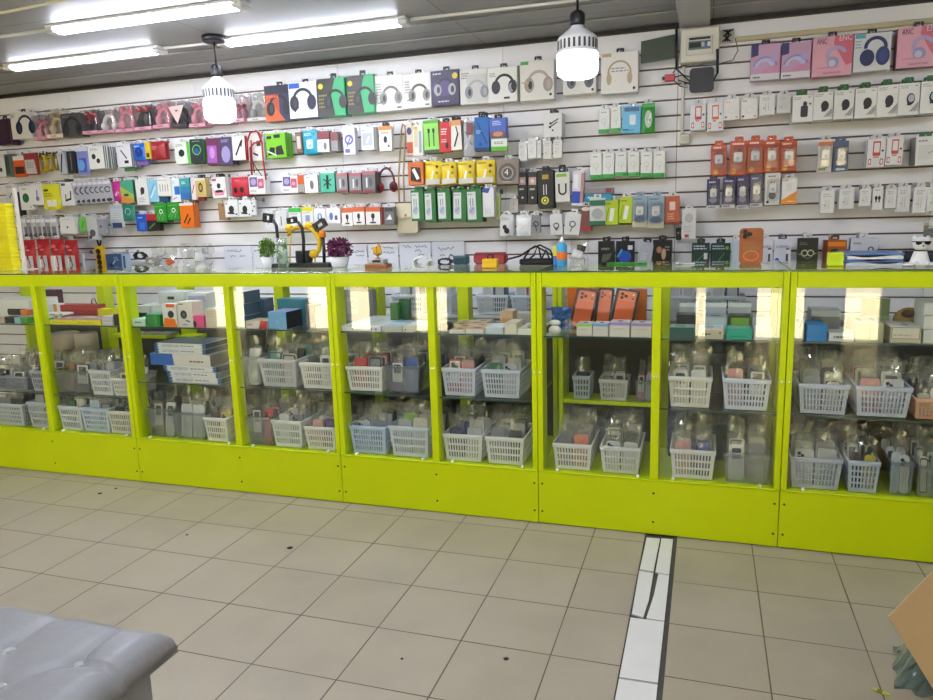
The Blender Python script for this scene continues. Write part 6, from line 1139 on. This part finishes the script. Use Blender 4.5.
# rolls and cloth below the second bay shelf
for i, (x0, x1, yt) in enumerate([(49, 71, 328), (73, 90, 327)]):
    Y = 3.33; a, b = at(x0, 333, Y), at(x1, 333, Y); R = (b.x-a.x)/2; zt = at(x0, yt, Y).z; zb = SHELF_U1+.215
    m = MB(); m.lathe([(R*.95, 0), (R, .006), (R, .094), (R*.9, .1), (R*.5, .097), (0, .097)], M('#b5a690', .5, noise=.1, scale=14), 24)
    tag(m.obj('round_speaker', None, ((a.x+b.x)/2, Y+.03, SHELF_U1+.205)), '%s of two beige round speakers below the yellow boxes' % ['left', 'right'][i], 'speaker')
Y = 3.36; a, b = at(54, 345, Y), at(108, 345, Y); rng = random.Random(4); m = MB()
dq = [[rng.uniform(-.014, .014) for _ in range(11)] for _ in range(21)]
m.grid(20, 10, lambda u, v: ((u-.5)*(b.x-a.x), (v-.5)*.1+dq[round(u*20)][round(v*10)]*.4, (.2+dq[round(u*20)][round(v*10)])*(math.sin(PI*v)**.6)*(1 if .02 < u < .98 else 0)), M('#56604a', .8))
tag(m.obj('cloth', None, ((a.x+b.x)/2, Y+.04, SHELF_U1+.0006)), 'crumpled olive green cloth under the two beige round speakers', 'cloth')
# bay 3
S(131, 319, 145, 'mint flat box at left of third bay shelf', '#c8e0d2', [('tx', .2, .3, .8, .7, 1, '#5a7a6a')], d=.1); S(145.5, 314.5, 160, 'bright green box in the third bay', '#128a3a', d=.12, top='#4ab09a')
o = S(162, 304, 176, 'orange and white box with a fan picture, third bay', '#eae6e0', [('p', [(0, 0), (1, 0), (.85, .35), (.1, .4)], '#ee7a1e'), ('p', [(.3, .85), (.9, .85), (.9, 1), (.3, 1)], '#e8601e'), ('e', .6, .55, .22, .16, '#2a2a30')], d=.06, left='#e8701e')
S(177, 302, 192, 'white box with a clip-on fan picture, third bay', '#e0d8cc', [('e', .4, .5, .22, .17, '#2a2c38'), ('e', .4, .5, .1, .08, '#5a5c70'), ('ln', .5, .28, .8, .22, .07, '#2a4a6a'), ('tx', .08, .86, .5, .95, 1, '#444'), ('tx', .3, .06, .7, .14, 1, '#777')], d=.09, right='#e4ded2')
S(193, 316, 204, 'pink box right of the clip-on fan box', '#de5088', [('e', .15, .3, .15, .3, '#2a1a1e')], d=.07)
S(205, 309, 226, 'cream carton at right end of the third bay shelf', '#d8cdb8', [('ln', 0, .62, 1, .62, .012, '#b4a890'), ('tx', .1, .7, .8, .9, 2, '#c4b89e')], d=.13, right='#cfc4b0')  # carton shape stands in for a cream reflection in the glass
for i, (x0, x1) in enumerate([(135, 149.5), (151, 163)]):
    S(x0, 306, x1, '%s of two white boxes with black slots, third bay' % ['left', 'right'][i], '#d6d6d8', [('rr', .15, .15, .85, .6, '#17181b', .08)], Y=3.22, d=.15)
S(158, 292, 185, 'tall white carton at back of third bay shelf', '#d3d4da', [('rr', .35, .75, .6, .85, '#3a3c4a', .02), ('tx', .1, .3, .6, .6, 3, '#c0c2cc')], Y=3.27, d=.12); S(187, 293, 206, 'white carton with violet lid at back of third bay', '#dcdce2', [('r', .05, .7, .95, .9, '#b8b0d8'), ('r', .7, .2, .8, .35, '#222')], Y=3.27, d=.12)
m = MB(); p = at(136, 300, 3.34); m.ball((0, 0, .024), (.03, .03, .024), M('#ee8a1a', .4)); m.box(-.034, -.03, 0, .034, .03, .008, M('#2a1a10', .4), .003); tag(m.obj('siren_light', None, (p.x, 3.32, SHELF_TOP+.0005)), 'small orange dome at back left of third bay shelf', 'dome light')
for i, (x0, x1) in enumerate([(132.5, 141), (143, 156), (158.5, 171)]):
    o = S(x0, 333, x1, '%s small grey tub with lime label on the lime inner shelf' % ['leftmost', 'middle', 'rightmost'][i], '#8f9692', [('e', .5, .42, .25, .2, '#a6cc20'), ('r', 0, .84, 1, 1, '#c4cac8')], Y=3.405, z=.7555, d=.06, name='tub')
# notebook stack
BLN = '#1f5f9a'
def nb(x0, y0, x1, y1, label, k):
    Y = 3.1; a, b = at(x0, (y0+y1)/2, Y), at(x1, (y0+y1)/2, Y); w = b.x-a.x; return w, (a.x+b.x)/2
zq = SHELF_MID+.0006; Hs = [.0305, .0305, .0305, .062, .0285, .0285]; xs = [(167.5, 219), (166, 218), (163.5, 215), (151, 210.5), (156.5, 206.5), (156.5, 206.5)]
NM = ['bottom', 'second from bottom', 'third from bottom', '', 'second from top', 'top']
for k in range(6):
    Y = 3.1; a, b = at(xs[k][0], 365, Y), at(xs[k][1], 365, Y); w = b.x-a.x; h = Hs[k]-.0007; m = MB()
    if k == 3:
        m.box(-w/2, 0, 0, w/2, .2, h, M('#dcd8d0', .4), .0015, {'left': M(BLN), 'top': M('#8a9088'), 'right': M('#8c8c80')}); paint(m, [('p', [(0, 0), (.4, 0), (.38, 1), (0, 1)], '#1b66bc'), ('tx', .66, .25, .95, .5, 1, '#55433a')], -w/2, 0, w, h, -.0002, random.Random(3))
        o = m.obj('notebook_box', None, ((a.x+b.x)/2, Y, zq)); tag(o, 'thick white box with blue end, middle of the notebook stack', 'notebook box')
    else:
        m.box(-w/2, 0, 0, w/2, .2, h, M('#e2e0dc', .4), .0015, {'left': M(BLN), 'top': M('#5f6a72'), 'right': M('#4f6272')})
        sp = [('p', [(0, 0), (.05, .0), (.09, .25), (.05, .5), (.09, .75), (.05, 1), (0, 1)], BLN), ('p', [(1, 0), (.97, 0), (.93, .25), (.96, .5), (.93, .75), (.97, 1), (1, 1)], BLN), ('tx', .52, .3, .86, .7, 1, '#7f8fa8')]
        paint(m, sp, -w/2, 0, w, h, -.0002, random.Random(3)); o = m.obj('notebook_box', None, ((a.x+b.x)/2, Y, zq), (0, 0, random.Random(k).uniform(-.015, .015)))
        tag(o, 'flat white notebook box with blue zigzag ends, %s of the stack' % NM[k], 'notebook box', 'stack of notebook boxes')
        lettering('NOTEBOOK', h*.62, '#2b6fb0', o, (-w*.18, -.002, h*.5), maxw=w*.33)
    zq += Hs[k]
S(145, 388, 166, 'grey basket-like box at back of the third bay bottom', '#6f7684', [('tx', .1, .2, .9, .9, 4, '#4a505c')], Y=3.42, z=.247, d=.09)
# bay 4
for k, (yt, nm) in enumerate([(321, 'bottom'), (310, 'middle'), (299, 'top')]):
    zz = SHELF_TOP+.0004+.062*k
    S(232, yt, 244.5, '%s of three stacked cream cartons, fourth bay' % nm, '#dcd5c4', [('tx', .1, .3, .8, .7, 2, '#c0b8a6')], Y=3.1, z=zz, d=.14, hmin=.06, right='#4a6280')  # stack modelled from cream patches, a reflection of shutters outside
S(247, 299, 264, 'dark slate blue box in the fourth bay', '#4a6484', [('ln', .5, 0, .5, 1, .01, '#3a5070')], Y=3.26, d=.09)
S(246, 321, 267, 'red and white flat box in the fourth bay', '#dcd6ce', [('p', [(.6, 0), (1, 0), (1, 1), (.7, 1)], '#b8202c'), ('tx', .05, .3, .4, .7, 1, '#c07a6a')], d=.12, top='#cbb48a')
S(268, 312, 286, 'light blue box with dark side in the fourth bay', '#6fa8d2', [('arc', .5, .4, .08, .02, 0, 360, '#a4cbe4')], d=.15, right='#14151a', top='#7a86b4')
S(277, 299, 304, 'teal carton at the back of the fourth bay shelf', '#1f7f98', Y=3.28, d=.08); S(306, 305, 314, 'dark violet narrow box in the fourth bay', '#3a2c54', Y=3.18, d=.08); S(315, 307, 330, 'pale pink carton at right end of the fourth bay', '#cfb9b4', [('ln', 0, .5, 1, .5, .012, '#b09a94')], Y=3.14, d=.1)
# bay 5
o = S(340, 326, 381, 'wide white flat carton in the fifth bay', '#d9d8d4', [('c', .28, .4, .02, '#333'), ('r', .75, .25, .78, .6, '#333'), ('r', .84, .25, .9, .6, '#777')], d=.36, top='#dcdee0'); lid(*o, [('r', .45, .3, .6, .7, '#c8d4c4')])
o = S(382, 326, 402, 'grey flat carton with blue picture in the fifth bay', '#bdbab0', d=.2, top='#9fb4cc'); lid(*o, [('r', .1, .3, .9, .55, '#c9d4e0'), ('r', .1, .65, .9, .7, '#6a86aa')])
o = S(403, 326, 427, 'cream flat carton at right of the fifth bay', '#d8d0bc', [('c', .1, .4, .03, '#444'), ('p', [(.4, 0), (.8, 0), (.6, .3)], '#8a8270')], d=.18, top='#dad4c4')
S(342, 290, 372, 'grey case standing at back left of the fifth bay', '#8b8d8e', [('rr', .15, .2, .5, .75, '#a9abae', .03), ('arc', .35, .5, .1, .03, 0, 360, '#70737a')], Y=3.455, d=.05)
for i, (x0, x1, yt, c, nm) in enumerate([(390, 398, 303, '#3f7a3a', 'leaf green'), (399, 409, 299, '#16603e', 'dark green'), (392, 396, 306, '#4a4aa8', 'violet')]): S(x0, yt, x1, '%s small pack at the back of the fifth bay' % nm, c, Y=3.3+.04*i, d=.03)
# bay 6
GUN = [('r', .04, .04, .96, .5, '#e0a060'), ('e', .25, .15, .75, .32, '#5a5048'), ('r', .04, .55, .96, .96, '#d9c4b0'), ('e', .25, .6, .75, .78, '#5a5048')]
for (x0, x1, yt, nm) in [(449.5, 465, 330, 'left'), (466, 483.5, 329, 'right')]:
    o = S(x0, yt, x1, '%s of two flat boxes with orange lids, sixth bay' % nm, '#dcd6ca', d=.18, top='#e6e0d8'); lid(*o, GUN)
    o = S(x0+2, yt-5, x1+1, '%s flat box with orange lid in the second line, sixth bay' % nm, '#dcd6ca', Y=3.285, d=.17, top='#e6e0d8'); lid(*o, GUN)
o = S(485, 327.5, 503, 'pale grey flat box beside the orange-lidded boxes', '#c9ced6', [('ln', .05, .2, .05, .9, .03, '#7a8088')], d=.14, top='#d0d6e0'); o = S(504.5, 323, 516.5, 'cream upright box in the sixth bay', '#ddd3be', [('c', .3, .85, .04, '#333')], d=.13)
o = S(517.5, 329, 533, 'white box with small black microphone print on lid', '#e0ddd4', d=.2, top='#e6e6e4'); lid(*o, [('e', .5, .2, .75, .35, '#17171a'), ('r', .35, .5, .6, .54, '#555')])
S(500, 311, 513, 'orange-printed carton in the second line of the sixth bay', '#d8b89a', [('r', .1, .2, .9, .6, '#d89a6a')], Y=3.24, d=.09); S(515, 313, 531, 'brown-edged white carton behind the microphone box', '#d0ccc6', [('r', 0, 0, .1, 1, '#6a4a3a')], Y=3.32, d=.06)
m = MB(); p = at(443, 334, 3.1); m.ball((0, .05, .018), (.032, .05, .022), M('#17181a', .3)); tag(m.obj('computer_mouse', None, (p.x, 3.1, SHELF_TOP+.005)), 'black mouse at the left end of the sixth bay shelf', 'mouse')
# bay 7
for i, (x0, x1, yt, c, nm) in enumerate([(576.5, 592, 324, '#8fd84a', 'lime'), (593, 608, 324, '#6fb4e4', 'light blue'), (609.5, 629.5, 322.5, '#a988cc', 'first violet'), (631, 651.5, 323.5, '#a988cc', 'second violet')]):
    o = S(x0, yt, x1, 'white carton with %s stripe in front of orange phones' % nm, '#d6cfc4', [('r', 0, .8, 1, .98, c), ('tx', .2, .5, .8, .62, 1, '#aaa49a')], d=.09, top='#e8e8ea'); lid(*o, [('e', .35, .3, .65, .7, '#4a4a50'), ('r', .1, .05, .9, .12, c)])
def pods(px, pyb, Y, col, label, z):
    p = at(px, pyb, Y); m = MB(); mt = M(col, .25) if col != 'clear' else CLEARBIN
    m.ball((0, .02, .02), (.028, .014, .021), mt, 18, 10); o = m.obj('earbud_case', None, (p.x, Y, z)); tag(o, label, 'earbud case'); m = MB(); m.ball((0, .02, .052), (.026, .013, .014), mt, 18, 8); m.obj('case_lid', o); return o
pods(554, 333, 3.1, '#e2e0dc', 'white earbud case with open lid at left of seventh bay', SHELF_TOP); pods(568, 333, 3.12, 'clear', 'clear earbud case right of the white one, seventh bay', SHELF_TOP)
m = MB(); rng = random.Random(6); p = at(560, 318, 3.25)
dq = [[rng.uniform(-.01, .01) for _ in range(9)] for _ in range(9)]
for sg in (-1, 1): m.grid(8, 8, lambda u, v: ((u-.5)*.085+dq[round(v*8)][round(u*8)]*.5, sg*.022*math.sin(PI*u)*(1-.6*v)+dq[round(u*8)][round(v*8)], v*.1), M('#3f72b8', .25), smooth=False)
tag(m.obj('bag', None, (p.x, 3.28, SHELF_TOP+.001)), 'crumpled blue bag behind the white earbud case', 'bag')
def obox(x0, x1, yt, yb, Y, label, frame, rz):
    a, b = at(x0, (yt+yb)/2, Y), at(x1, (yt+yb)/2, Y); w = (b.x-a.x)*.82; h = .19; m = MB(); m.box(-w/2, 0, 0, w/2, .03, h, M('#1c1714', .35), .002); paint(m, [('rr', .12, .04, .9, .95, '#e2692c', .1), ('rr', .16, .7, .86, .93, '#e87c40', .08), ('c', .3, .87, .07, '#3a1a10'), ('c', .3, .77, .07, '#3a1a10'), ('c', .47, .82, .07, '#3a1a10'), ('c', .78, .87, .04, '#f6d8c0'), ('c', .78, .77, .04, '#3a1a10')], -w/2, 0, w, h, -.0002, random.Random(1))
    o = m.obj('phone_box', None, ((a.x+b.x)/2, Y, SHELF_TOP+.017), (-.5, rz*1.2, 0)); tag(o, label, 'phone box', 'phone boxes leaning on the seventh bay shelf'); return o
obox(566, 593, 296, 320, 3.2, 'black box with orange phone picture leaning at left', '#111', .12); obox(592, 611, 296, 320, 3.235, 'black and orange phone box leaning between two others', '#111', .05); obox(606, 635, 290, 318, 3.2, 'black box with orange phone picture leaning at right', '#111', .12)
for i, (x0, x1, yt, c) in enumerate([(567, 590, 288, '#e0701c'), (592, 612, 289, '#c25a14'), (628, 646, 290, '#cf6418')]): S(x0, yt, x1, '%s from left of three orange boxes behind the leaning phones' % ORD[i], c, [('r', .5, .1, .9, .25, '#e8e0d8')], Y=3.375, d=.07, z=SHELF_TOP+.0006 if False else .8386)
m = MB(); a, b = at(566, 341, 3.365), at(640, 341, 3.365); m.box(a.x, 3.362, .8392, b.x-.02, 3.3721, .850, M('#dcdcdc', .4), .001); 
tag(m.obj('paper_stack', None), 'white papers lying on the lime shelf under the cartons', 'paper')
# bay 8
FR = [(669.5, 694.5, 324.5, '#2a5f52', [('r', 0, 0, 1, .7, '#2f5a54')], '#c4d4c8', 'dark green flat box with pale lid, front row of eighth bay'), (698.5, 723.5, 325.5, '#d9cfb9', [('r', .08, .1, .92, .85, '#bfb49c'), ('tx', .15, .3, .6, .6, 1, '#4a4238'), ('c', .86, .6, .04, '#333')], '#dde4ec', 'cream box with printed label, front row of eighth bay'), (726.5, 752, 326, '#1fa88c', [('tx', .15, .2, .85, .35, 1, '#0e6a58')], '#36bca4', 'turquoise box in the front row of the eighth bay'), (754, 772, 325.5, '#c9c9cc', [('tx', .2, .3, .7, .6, 2, '#999')], '#e0e0e2', 'pale grey box at right of the eighth bay front row')]
for x0, x1, yt, c, art, tp, lb in FR:
    o = S(x0, yt+3, x1, lb, c, art, d=.1, top=tp); lid(*o, [('r', .2, .2, .6, .8, '#8aa49a' if 'green' in lb else '#a9b0b8'), ('r', .65, .5, .9, .7, '#cfd8d0')])
MR = [(676.5, 698.5, 313, '#2a2736', 'black box in the middle row of the eighth bay'), (704, 727, 315, '#c2cfd4', 'pale blue-grey box in the middle row of the eighth bay'), (729, 751, 314, '#3f4a28', 'green and black box in the middle row of the eighth bay'), (752.5, 771, 315, '#cfd4e6', 'white blue-lidded box in the middle row of the eighth bay')]
for x0, x1, yt, c, lb in MR: o = S(x0, yt+2, x1, lb, c, [('r', .1, .5, .9, .9, '#7fae3a')] if 'green' in lb else [], Y=3.2, d=.09); lid(*o, [('e', .25, .2, .75, .8, '#6f7a84')])
for i, (x0, x1) in enumerate([(679.5, 698.5), (703.5, 726.5), (728, 751.5)]): o = S(x0, 303, x1, '%s from left of three grey cartons at back of eighth bay' % ORD[i], '#b6bcc6', [('tx', .15, .3, .6, .5, 1, '#8a909a'), ('r', 0, .86, 1, 1, '#e0e4ea')], Y=3.3, d=.07); lid(*o, [('e', .2, .3, .45, .7, '#26282e'), ('e', .55, .3, .8, .7, '#4a3a30')])
# bay 9
S(795.5, 301, 805.5, 'narrow white box with black print, left of the ninth bay', '#e2e2e2', [('c', .3, .5, .2, '#333'), ('ln', .5, .3, .9, .6, .08, '#444'), ('ln', .3, .8, .8, .7, .06, '#444')], Y=3.12, d=.1)
S(807, 325, 827, 'bright blue flat box in the ninth bay', '#1b84cc', [('ln', 0, .4, 1, .4, .02, '#146aa8')], Y=3.09, d=.14, top='#2a94dc')
S(811, 310, 841, 'wide grey carton behind the blue box, ninth bay', '#8f9498', [('r', 0, .75, 1, 1, '#d4d6dc'), ('r', .2, .1, .5, .5, '#6a7074')], Y=3.22, d=.12, top='#c9ccd6'); S(828.5, 333, 854, 'flat white box with dark print, ninth bay', '#d9d9d6', [('tx', .2, .3, .8, .7, 1, '#555')], Y=3.1, d=.1)
for i, (x0, x1) in enumerate([(856, 870), (870.5, 884)]): o = S(x0, 323, x1, '%s of two tall olive cream cartons in the ninth bay' % ['left', 'right'][i], '#b3ad86', [('ln', .98, 0, .98, 1, .02, '#8a855f')], Y=3.1, d=.2, top='#dcd9d0', left='#d8d2c4'); lid(*o, [('r', .3, .3, .7, .7, '#8f8a88')])
o = S(890.5, 327, 921.5, 'wide cream carton with a framed label, ninth bay', '#c9c0a4', [('r', .04, .25, .96, .97, '#5f5a4a'), ('r', .06, .28, .94, .94, '#dfd8c4'), ('tx', .1, .4, .8, .55, 1, '#b4ab92')], Y=3.1, d=.17, top='#dedad0'); lid(*o, [('e', .45, .2, .7, .5, '#8f9490')])
S(864, 299, 890, 'wide green carton with white lid, back of ninth bay', '#6f8256', [('r', .05, .2, .95, .5, '#86986c'), ('ln', .37, 0, .37, 1, .012, '#4a5638')], Y=3.37, d=.06, top='#d9d9d2')
for k, (yt, nm) in enumerate([(338, 'bottom'), (328, 'middle'), (318, 'top')]): S(923, yt, 950, '%s of three stacked white cartons at far right' % nm, '#dad8d0', [('ln', 0, .06, 1, .06, .01, '#a8a69c')], Y=3.1, z=SHELF_TOP+.0004+.052*k, d=.14, hmin=.05)
S(921.5, 304, 945, 'blue carton at the right end, back of ninth bay', '#2a4aa0', [('r', .4, .2, 1, .7, '#dfe4f0')], Y=3.34, d=.06)
m = MB(); p = at(910, 305, 3.4); m.ball((0, 0, .05), (.06, .03, .05), M('#a88448', .7, noise=.3, scale=40)); m.ball((-.01, -.02, .075), (.025, .015, .018), M('#6a4a2a', .7)); tag(m.obj('leather_pouch', None, (p.x, 3.4, SHELF_TOP-.02+.02)), 'tan rounded pouch at the back of the ninth bay', 'pouch')
m = MB(); p = at(873, 358, 3.3); m.lathe([(.022, 0), (.026, .05), (.027, .07), (.02, .07), (.02, .004), (0, .004)], M('#d8cc1a', .35), 16); tag(m.obj('cup', None, (p.x, 3.36, SHELF_MID+.0005)), 'small yellow cup on the middle shelf of the ninth bay', 'cup')

# deep clutter of further bagged cases behind the baskets: past counting, one object
rng = random.Random(21); m = MB()
DK = ['#2b2c30', '#3a3b3f', '#55575c', '#7c7e82', '#9a9b9e', '#5a2a2e', '#2f4a44', '#4a3f38', '#b4b4b2', '#2c3560', '#6e3038', '#1f5a44']
for bi, (lo, hi) in enumerate(BAYX):
    for z0, top_ in ((.2465, .2), (SHELF_MID+.0006, .19)):
        if bi < 2: z0, top_ = (z0, .14) if z0 < .4 else (SHELF_U1+.0006, .19)
        if z0 > .4 and bi in (1, 6): continue
        for row, yy in enumerate((3.40, 3.455)):
            x = lo+.062
            while x < hi-.062:
                if not (bi == 2 and z0 < .4 and x < -2.52) and not (bi == 6 and x < lo+.075):
                    w = rng.uniform(.06, .085); h = rng.uniform(top_*.55, top_-.02)*(.55 if bi == 2 and z0 > .4 else 1); st = len(m.v); mt = M(rng.choice(DK), .42)
                    m.prism(rrect(-w/2, 0, w/2, h, .01), -.006, .006, mt)
                    dq = [[rng.uniform(-1, 1) for _ in range(5)] for _ in range(7)]
                    for sg in (-1, 1): m.grid(4, 6, lambda u, v: ((u-.5)*w*1.15, sg*.011*(1-abs(2*u-1)**3)+dq[round(v*6)][round(u*4)]*.008*(v*.8+.2), v*(h+.045)+dq[round(v*6)][4-round(u*4)]*.01*v), FILM, smooth=False)
                    m.xf(Matrix.Translation((x, yy, z0)) @ Matrix.Rotation(rng.uniform(-.25, .25), 4, 'Z') @ Matrix.Rotation(rng.uniform(-.12, .02), 4, 'X'), st)
                x += rng.uniform(.05, .075)
tag(m.obj('bagged_stock'), 'dense clutter of bagged phone cases filling the backs of the counters', 'bagged stock', None, 'stuff')
# ================================================================== FOREGROUND
# grey tufted bench at the lower left
t = put('tufted_bench', None, None, (-2.05, .86, 0)); tag(t, 'grey tufted leather bench with crystal buttons at the lower left', 'bench')
LEA = M('#8b8a8c', .38, noise=.05, scale=14)
_n = LEA.node_tree; _t = _n.nodes.new('ShaderNodeTexNoise'); _t.inputs['Scale'].default_value = 38; _t.inputs['Detail'].default_value = 6; _bp = _n.nodes.new('ShaderNodeBump'); _bp.inputs['Strength'].default_value = .35; _bp.inputs['Distance'].default_value = .006
_g = _n.nodes.new('ShaderNodeTexCoord'); _n.links.new(_g.outputs['Object'], _t.inputs['Vector']); _n.links.new(_t.outputs['Fac'], _bp.inputs['Height']); _n.links.new(_bp.outputs[0], _n.nodes['Principled BSDF'].inputs['Normal'])
LX, LY, TZ = .885, .42, .452        # half sizes; right end x = -1.115
m = MB(); m.box(-LX+.035, -LY+.04, .05, LX-.035, LY-.04, .375, LEA, .02); m.obj('base', t)
for sx in (-1, 1):
    for sy in (-1, 1):
        q = MB(); q.lathe([(.022, 0), (.03, .05)], M('#2a2420', .4), 14); q.obj('leg', t, (sx*(LX-.12), sy*(LY-.1), 0))
btn = []
bx0, by0 = -1.284+2.05, 1.11-.86     # the first button seen, in bench coordinates
for i in range(-9, 2):
    for j in range(-6, 2):
        if (i+j) % 2 == 0:
            x, y = bx0+i*.1015, by0+j*.108
            if abs(x) < LX-.1 and -LY+.1 < y < LY-.1: btn.append((x, y))
def hgt(x, y):
    d = min(math.hypot(x-a, y-b) for a, b in btn)
    z = TZ-.012-.014*math.exp(-(d/.022)**2)
    # diagonal creases between neighbouring buttons and straight folds running out to the edges
    u = ((x-bx0)/.1015+(y-by0)/.108)/2; v = ((x-bx0)/.1015-(y-by0)/.108)/2
    fu, fv = abs(u-round(u)), abs(v-round(v)); xs = [a for a, b in btn]; ys = [b for a, b in btn]
    inx = min(xs) <= x <= max(xs); iny = min(ys) <= y <= max(ys)
    if inx and iny: c = min(fu, fv)*.15
    else:
        if not inx and not iny: c = .2
        elif not iny:
            yb = max(ys) if y > 0 else min(ys); c = min([abs(x-a) for a, b in btn if abs(b-yb) < .02] or [.2])
        else:
            xb = max(xs) if x > 0 else min(xs); c = min([abs(y-b) for a, b in btn if abs(a-xb) < .02] or [.2])
    z += .013*(1-math.exp(-(c/.017)**1.2))-.006
    return z
NX, NY = 220, 110; V = []; F = []
def edge(s, L, r=.065):              # rounded shoulder: pulls the border down
    e = max(0, (abs(s)-(L-r))/r); return 1-math.sqrt(max(0, 1-min(1, e)**2))
for j in range(NY+1):
    for i in range(NX+1):
        a = -1+2*i/NX; b = -1+2*j/NY; x = LX*math.copysign(abs(a)**.92, a); y = LY*math.copysign(abs(b)**.92, b)
        dz = max(edge(x, LX), edge(y, LY)); z = hgt(x, y)-dz*.06
        V.append((x, y, z))
F = [(j*(NX+1)+i, j*(NX+1)+i+1, (j+1)*(NX+1)+i+1, (j+1)*(NX+1)+i) for j in range(NY) for i in range(NX)]
m = MB(); m.add(V, F, LEA, True)
rim = [j*(NX+1)+i for i, j in [(i, 0) for i in range(NX+1)]+[(NX, j) for j in range(1, NY+1)]+[(i, NY) for i in range(NX-1, -1, -1)]+[(0, j) for j in range(NY-1, 0, -1)]]
n = len(rim); st = len(m.v); prevr = [i for i in rim]
for lev, (ins, zz) in enumerate([(-.004, .395), (.0, .378), (.02, .366), (.045, .364)]):
    ring_ = []
    for i in rim:
        x, y, z = V[i]; ring_.append(len(m.v)); m.v.append((x-math.copysign(ins if abs(x) > LX*.97 else 0, x), y-math.copysign(ins if abs(y) > LY*.97 else 0, y), min(z, zz)))
    mi = m.mi(LEA)
    for k in range(n): m.f.append((prevr[k], ring_[k], ring_[(k+1) % n], prevr[(k+1) % n])); m.m.append(mi); m.sm.append(True)
    prevr = ring_
c_ = m.obj('tufted_cushion', t)
bm_ = None
for (a, b) in btn:
    if bm_ is None:
        q = MB(); q.lathe([(.013, 0), (.0145, .004), (.010, .009), (0, .0105)], M('#e4e6ea', .06, .6), 10, smooth=False); bm_ = q.mesh('crystal_button')
    put('crystal_button', bm_, c_, (a, b, hgt(a, b)+.004))
# cardboard carton at the right edge, one flap folded out
o = put('cardboard_box', None, None, (.80, 1.9, 0)); tag(o, 'tan cardboard box with an open flap at the right edge', 'cardboard box'); KR = M('#b3966c', .75, noise=.08, scale=25)
def wallp(pts, th=.005):
    A = [Vector(p) for p in pts]; nrm = (A[1]-A[0]).cross(A[2]-A[0]).normalized()*th; k = len(A); q = MB()
    q.add(A+[p+nrm for p in A], [tuple(range(k))[::-1], tuple(range(k, 2*k))]+[(i, (i+1) % k, (i+1) % k+k, i+k) for i in range(k)], KR); return q
m = MB(); W_, D_, H_ = .34, .26, .36
for q in ([(0, 0, 0), (W_, 0, 0), (W_, D_, 0), (0, D_, 0)], [(0, 0, 0), (W_, 0, 0), (W_, 0, H_), (0, 0, H_)], [(0, D_, 0), (W_, D_, 0), (W_, D_, H_), (0, D_, H_)], [(0, 0, 0), (0, D_, 0), (0, D_, H_), (0, 0, H_)], [(W_, 0, 0), (W_, D_, 0), (W_, D_, H_), (W_, 0, H_)]):
    ww = wallp(q); m.add(ww.v, ww.f, KR)
m.obj('carton', o)
Pf = lambda px, py, Y: at(px, py, Y)-o.location
wallp([Pf(888, 616, 1.88), Pf(936, 694, 1.84), (0.0, .0, H_), (0.0, D_, H_), Pf(936, 567, 1.95)]).obj('flap', o)
wallp([(W_, 0, H_), (W_, D_, H_), (W_+.12, D_, H_-.12), (W_+.12, 0, H_-.12)]).obj('flap', o)
# green-grey plastic sheet on the floor under the flap
rng = random.Random(12); m = MB(); N = 12; dq = [[rng.uniform(0, 1) for _ in range(N+1)] for _ in range(N+1)]
def fn(u, v):
    e = math.sin(PI*min(1, max(0, u)))*math.sin(PI*min(1, max(0, v))); q = dq[round(v*N)][round(u*N)]
    return (.60+u*.19-.05*(1-v)*(1-u)+.03*(q-.5), 2.17+v*.24+.05*(q-.5), .002+e*(.10+.04*q))
m.grid(N, N, fn, clear('sheet_plastic', '#a9b8b0', body=.45, bodycol='#7f8f88', rough=.15, spec=1.5), smooth=False)
tag(m.obj('plastic_sheet'), 'crumpled green-grey plastic sheet on the floor below the cardboard flap', 'plastic sheet')
m = MB(); p = atz(881, 693, 0); m.box(-.022, -.006, 0, .022, .006, .006, M('#b9b83a', .5), .002); m.box(-.01, -.007, .001, .004, .007, .0065, M('#6f7a2a', .5), .001); tag(m.obj('wrapper', None, (p.x, p.y, .0005), (0, 0, -.5)), 'tiny yellow-green wrapper lying on the tiles near the box', 'wrapper')
# specks of dirt on the tiles
for i, (x, y, s, lab) in enumerate([(290, 548, .014, 'small dark scrap on the tiles left of the floor centre'), (100, 493.5, .012, 'dark scrap on the tiles near the counter at left'), (116, 488.5, .008, 'tiny dark scrap on the tiles close to the counter'), (506, 659, .009, 'small dark spot on the tiles in the middle'), (187, 535, .006, 'tiny dark spot on the tiles at left'), (402, 659, .005, 'faint dark spot on the tiles left of the middle one')]):
    p = atz(x, y, 0); m = MB(); rng = random.Random(i); m.lathe([(s*.9, 0), (s, .001), (s*.5, .003), (0, .0032)], M('#2a2620', .8), 7); tag(m.obj('dirt_speck', None, (p.x, p.y, .0004)), lab, 'dirt')
print('packets', npk[0], 'dups', {k: len(v) for k, v in LABELS.items() if len(v) > 1 and 'yellow envelope' not in k})
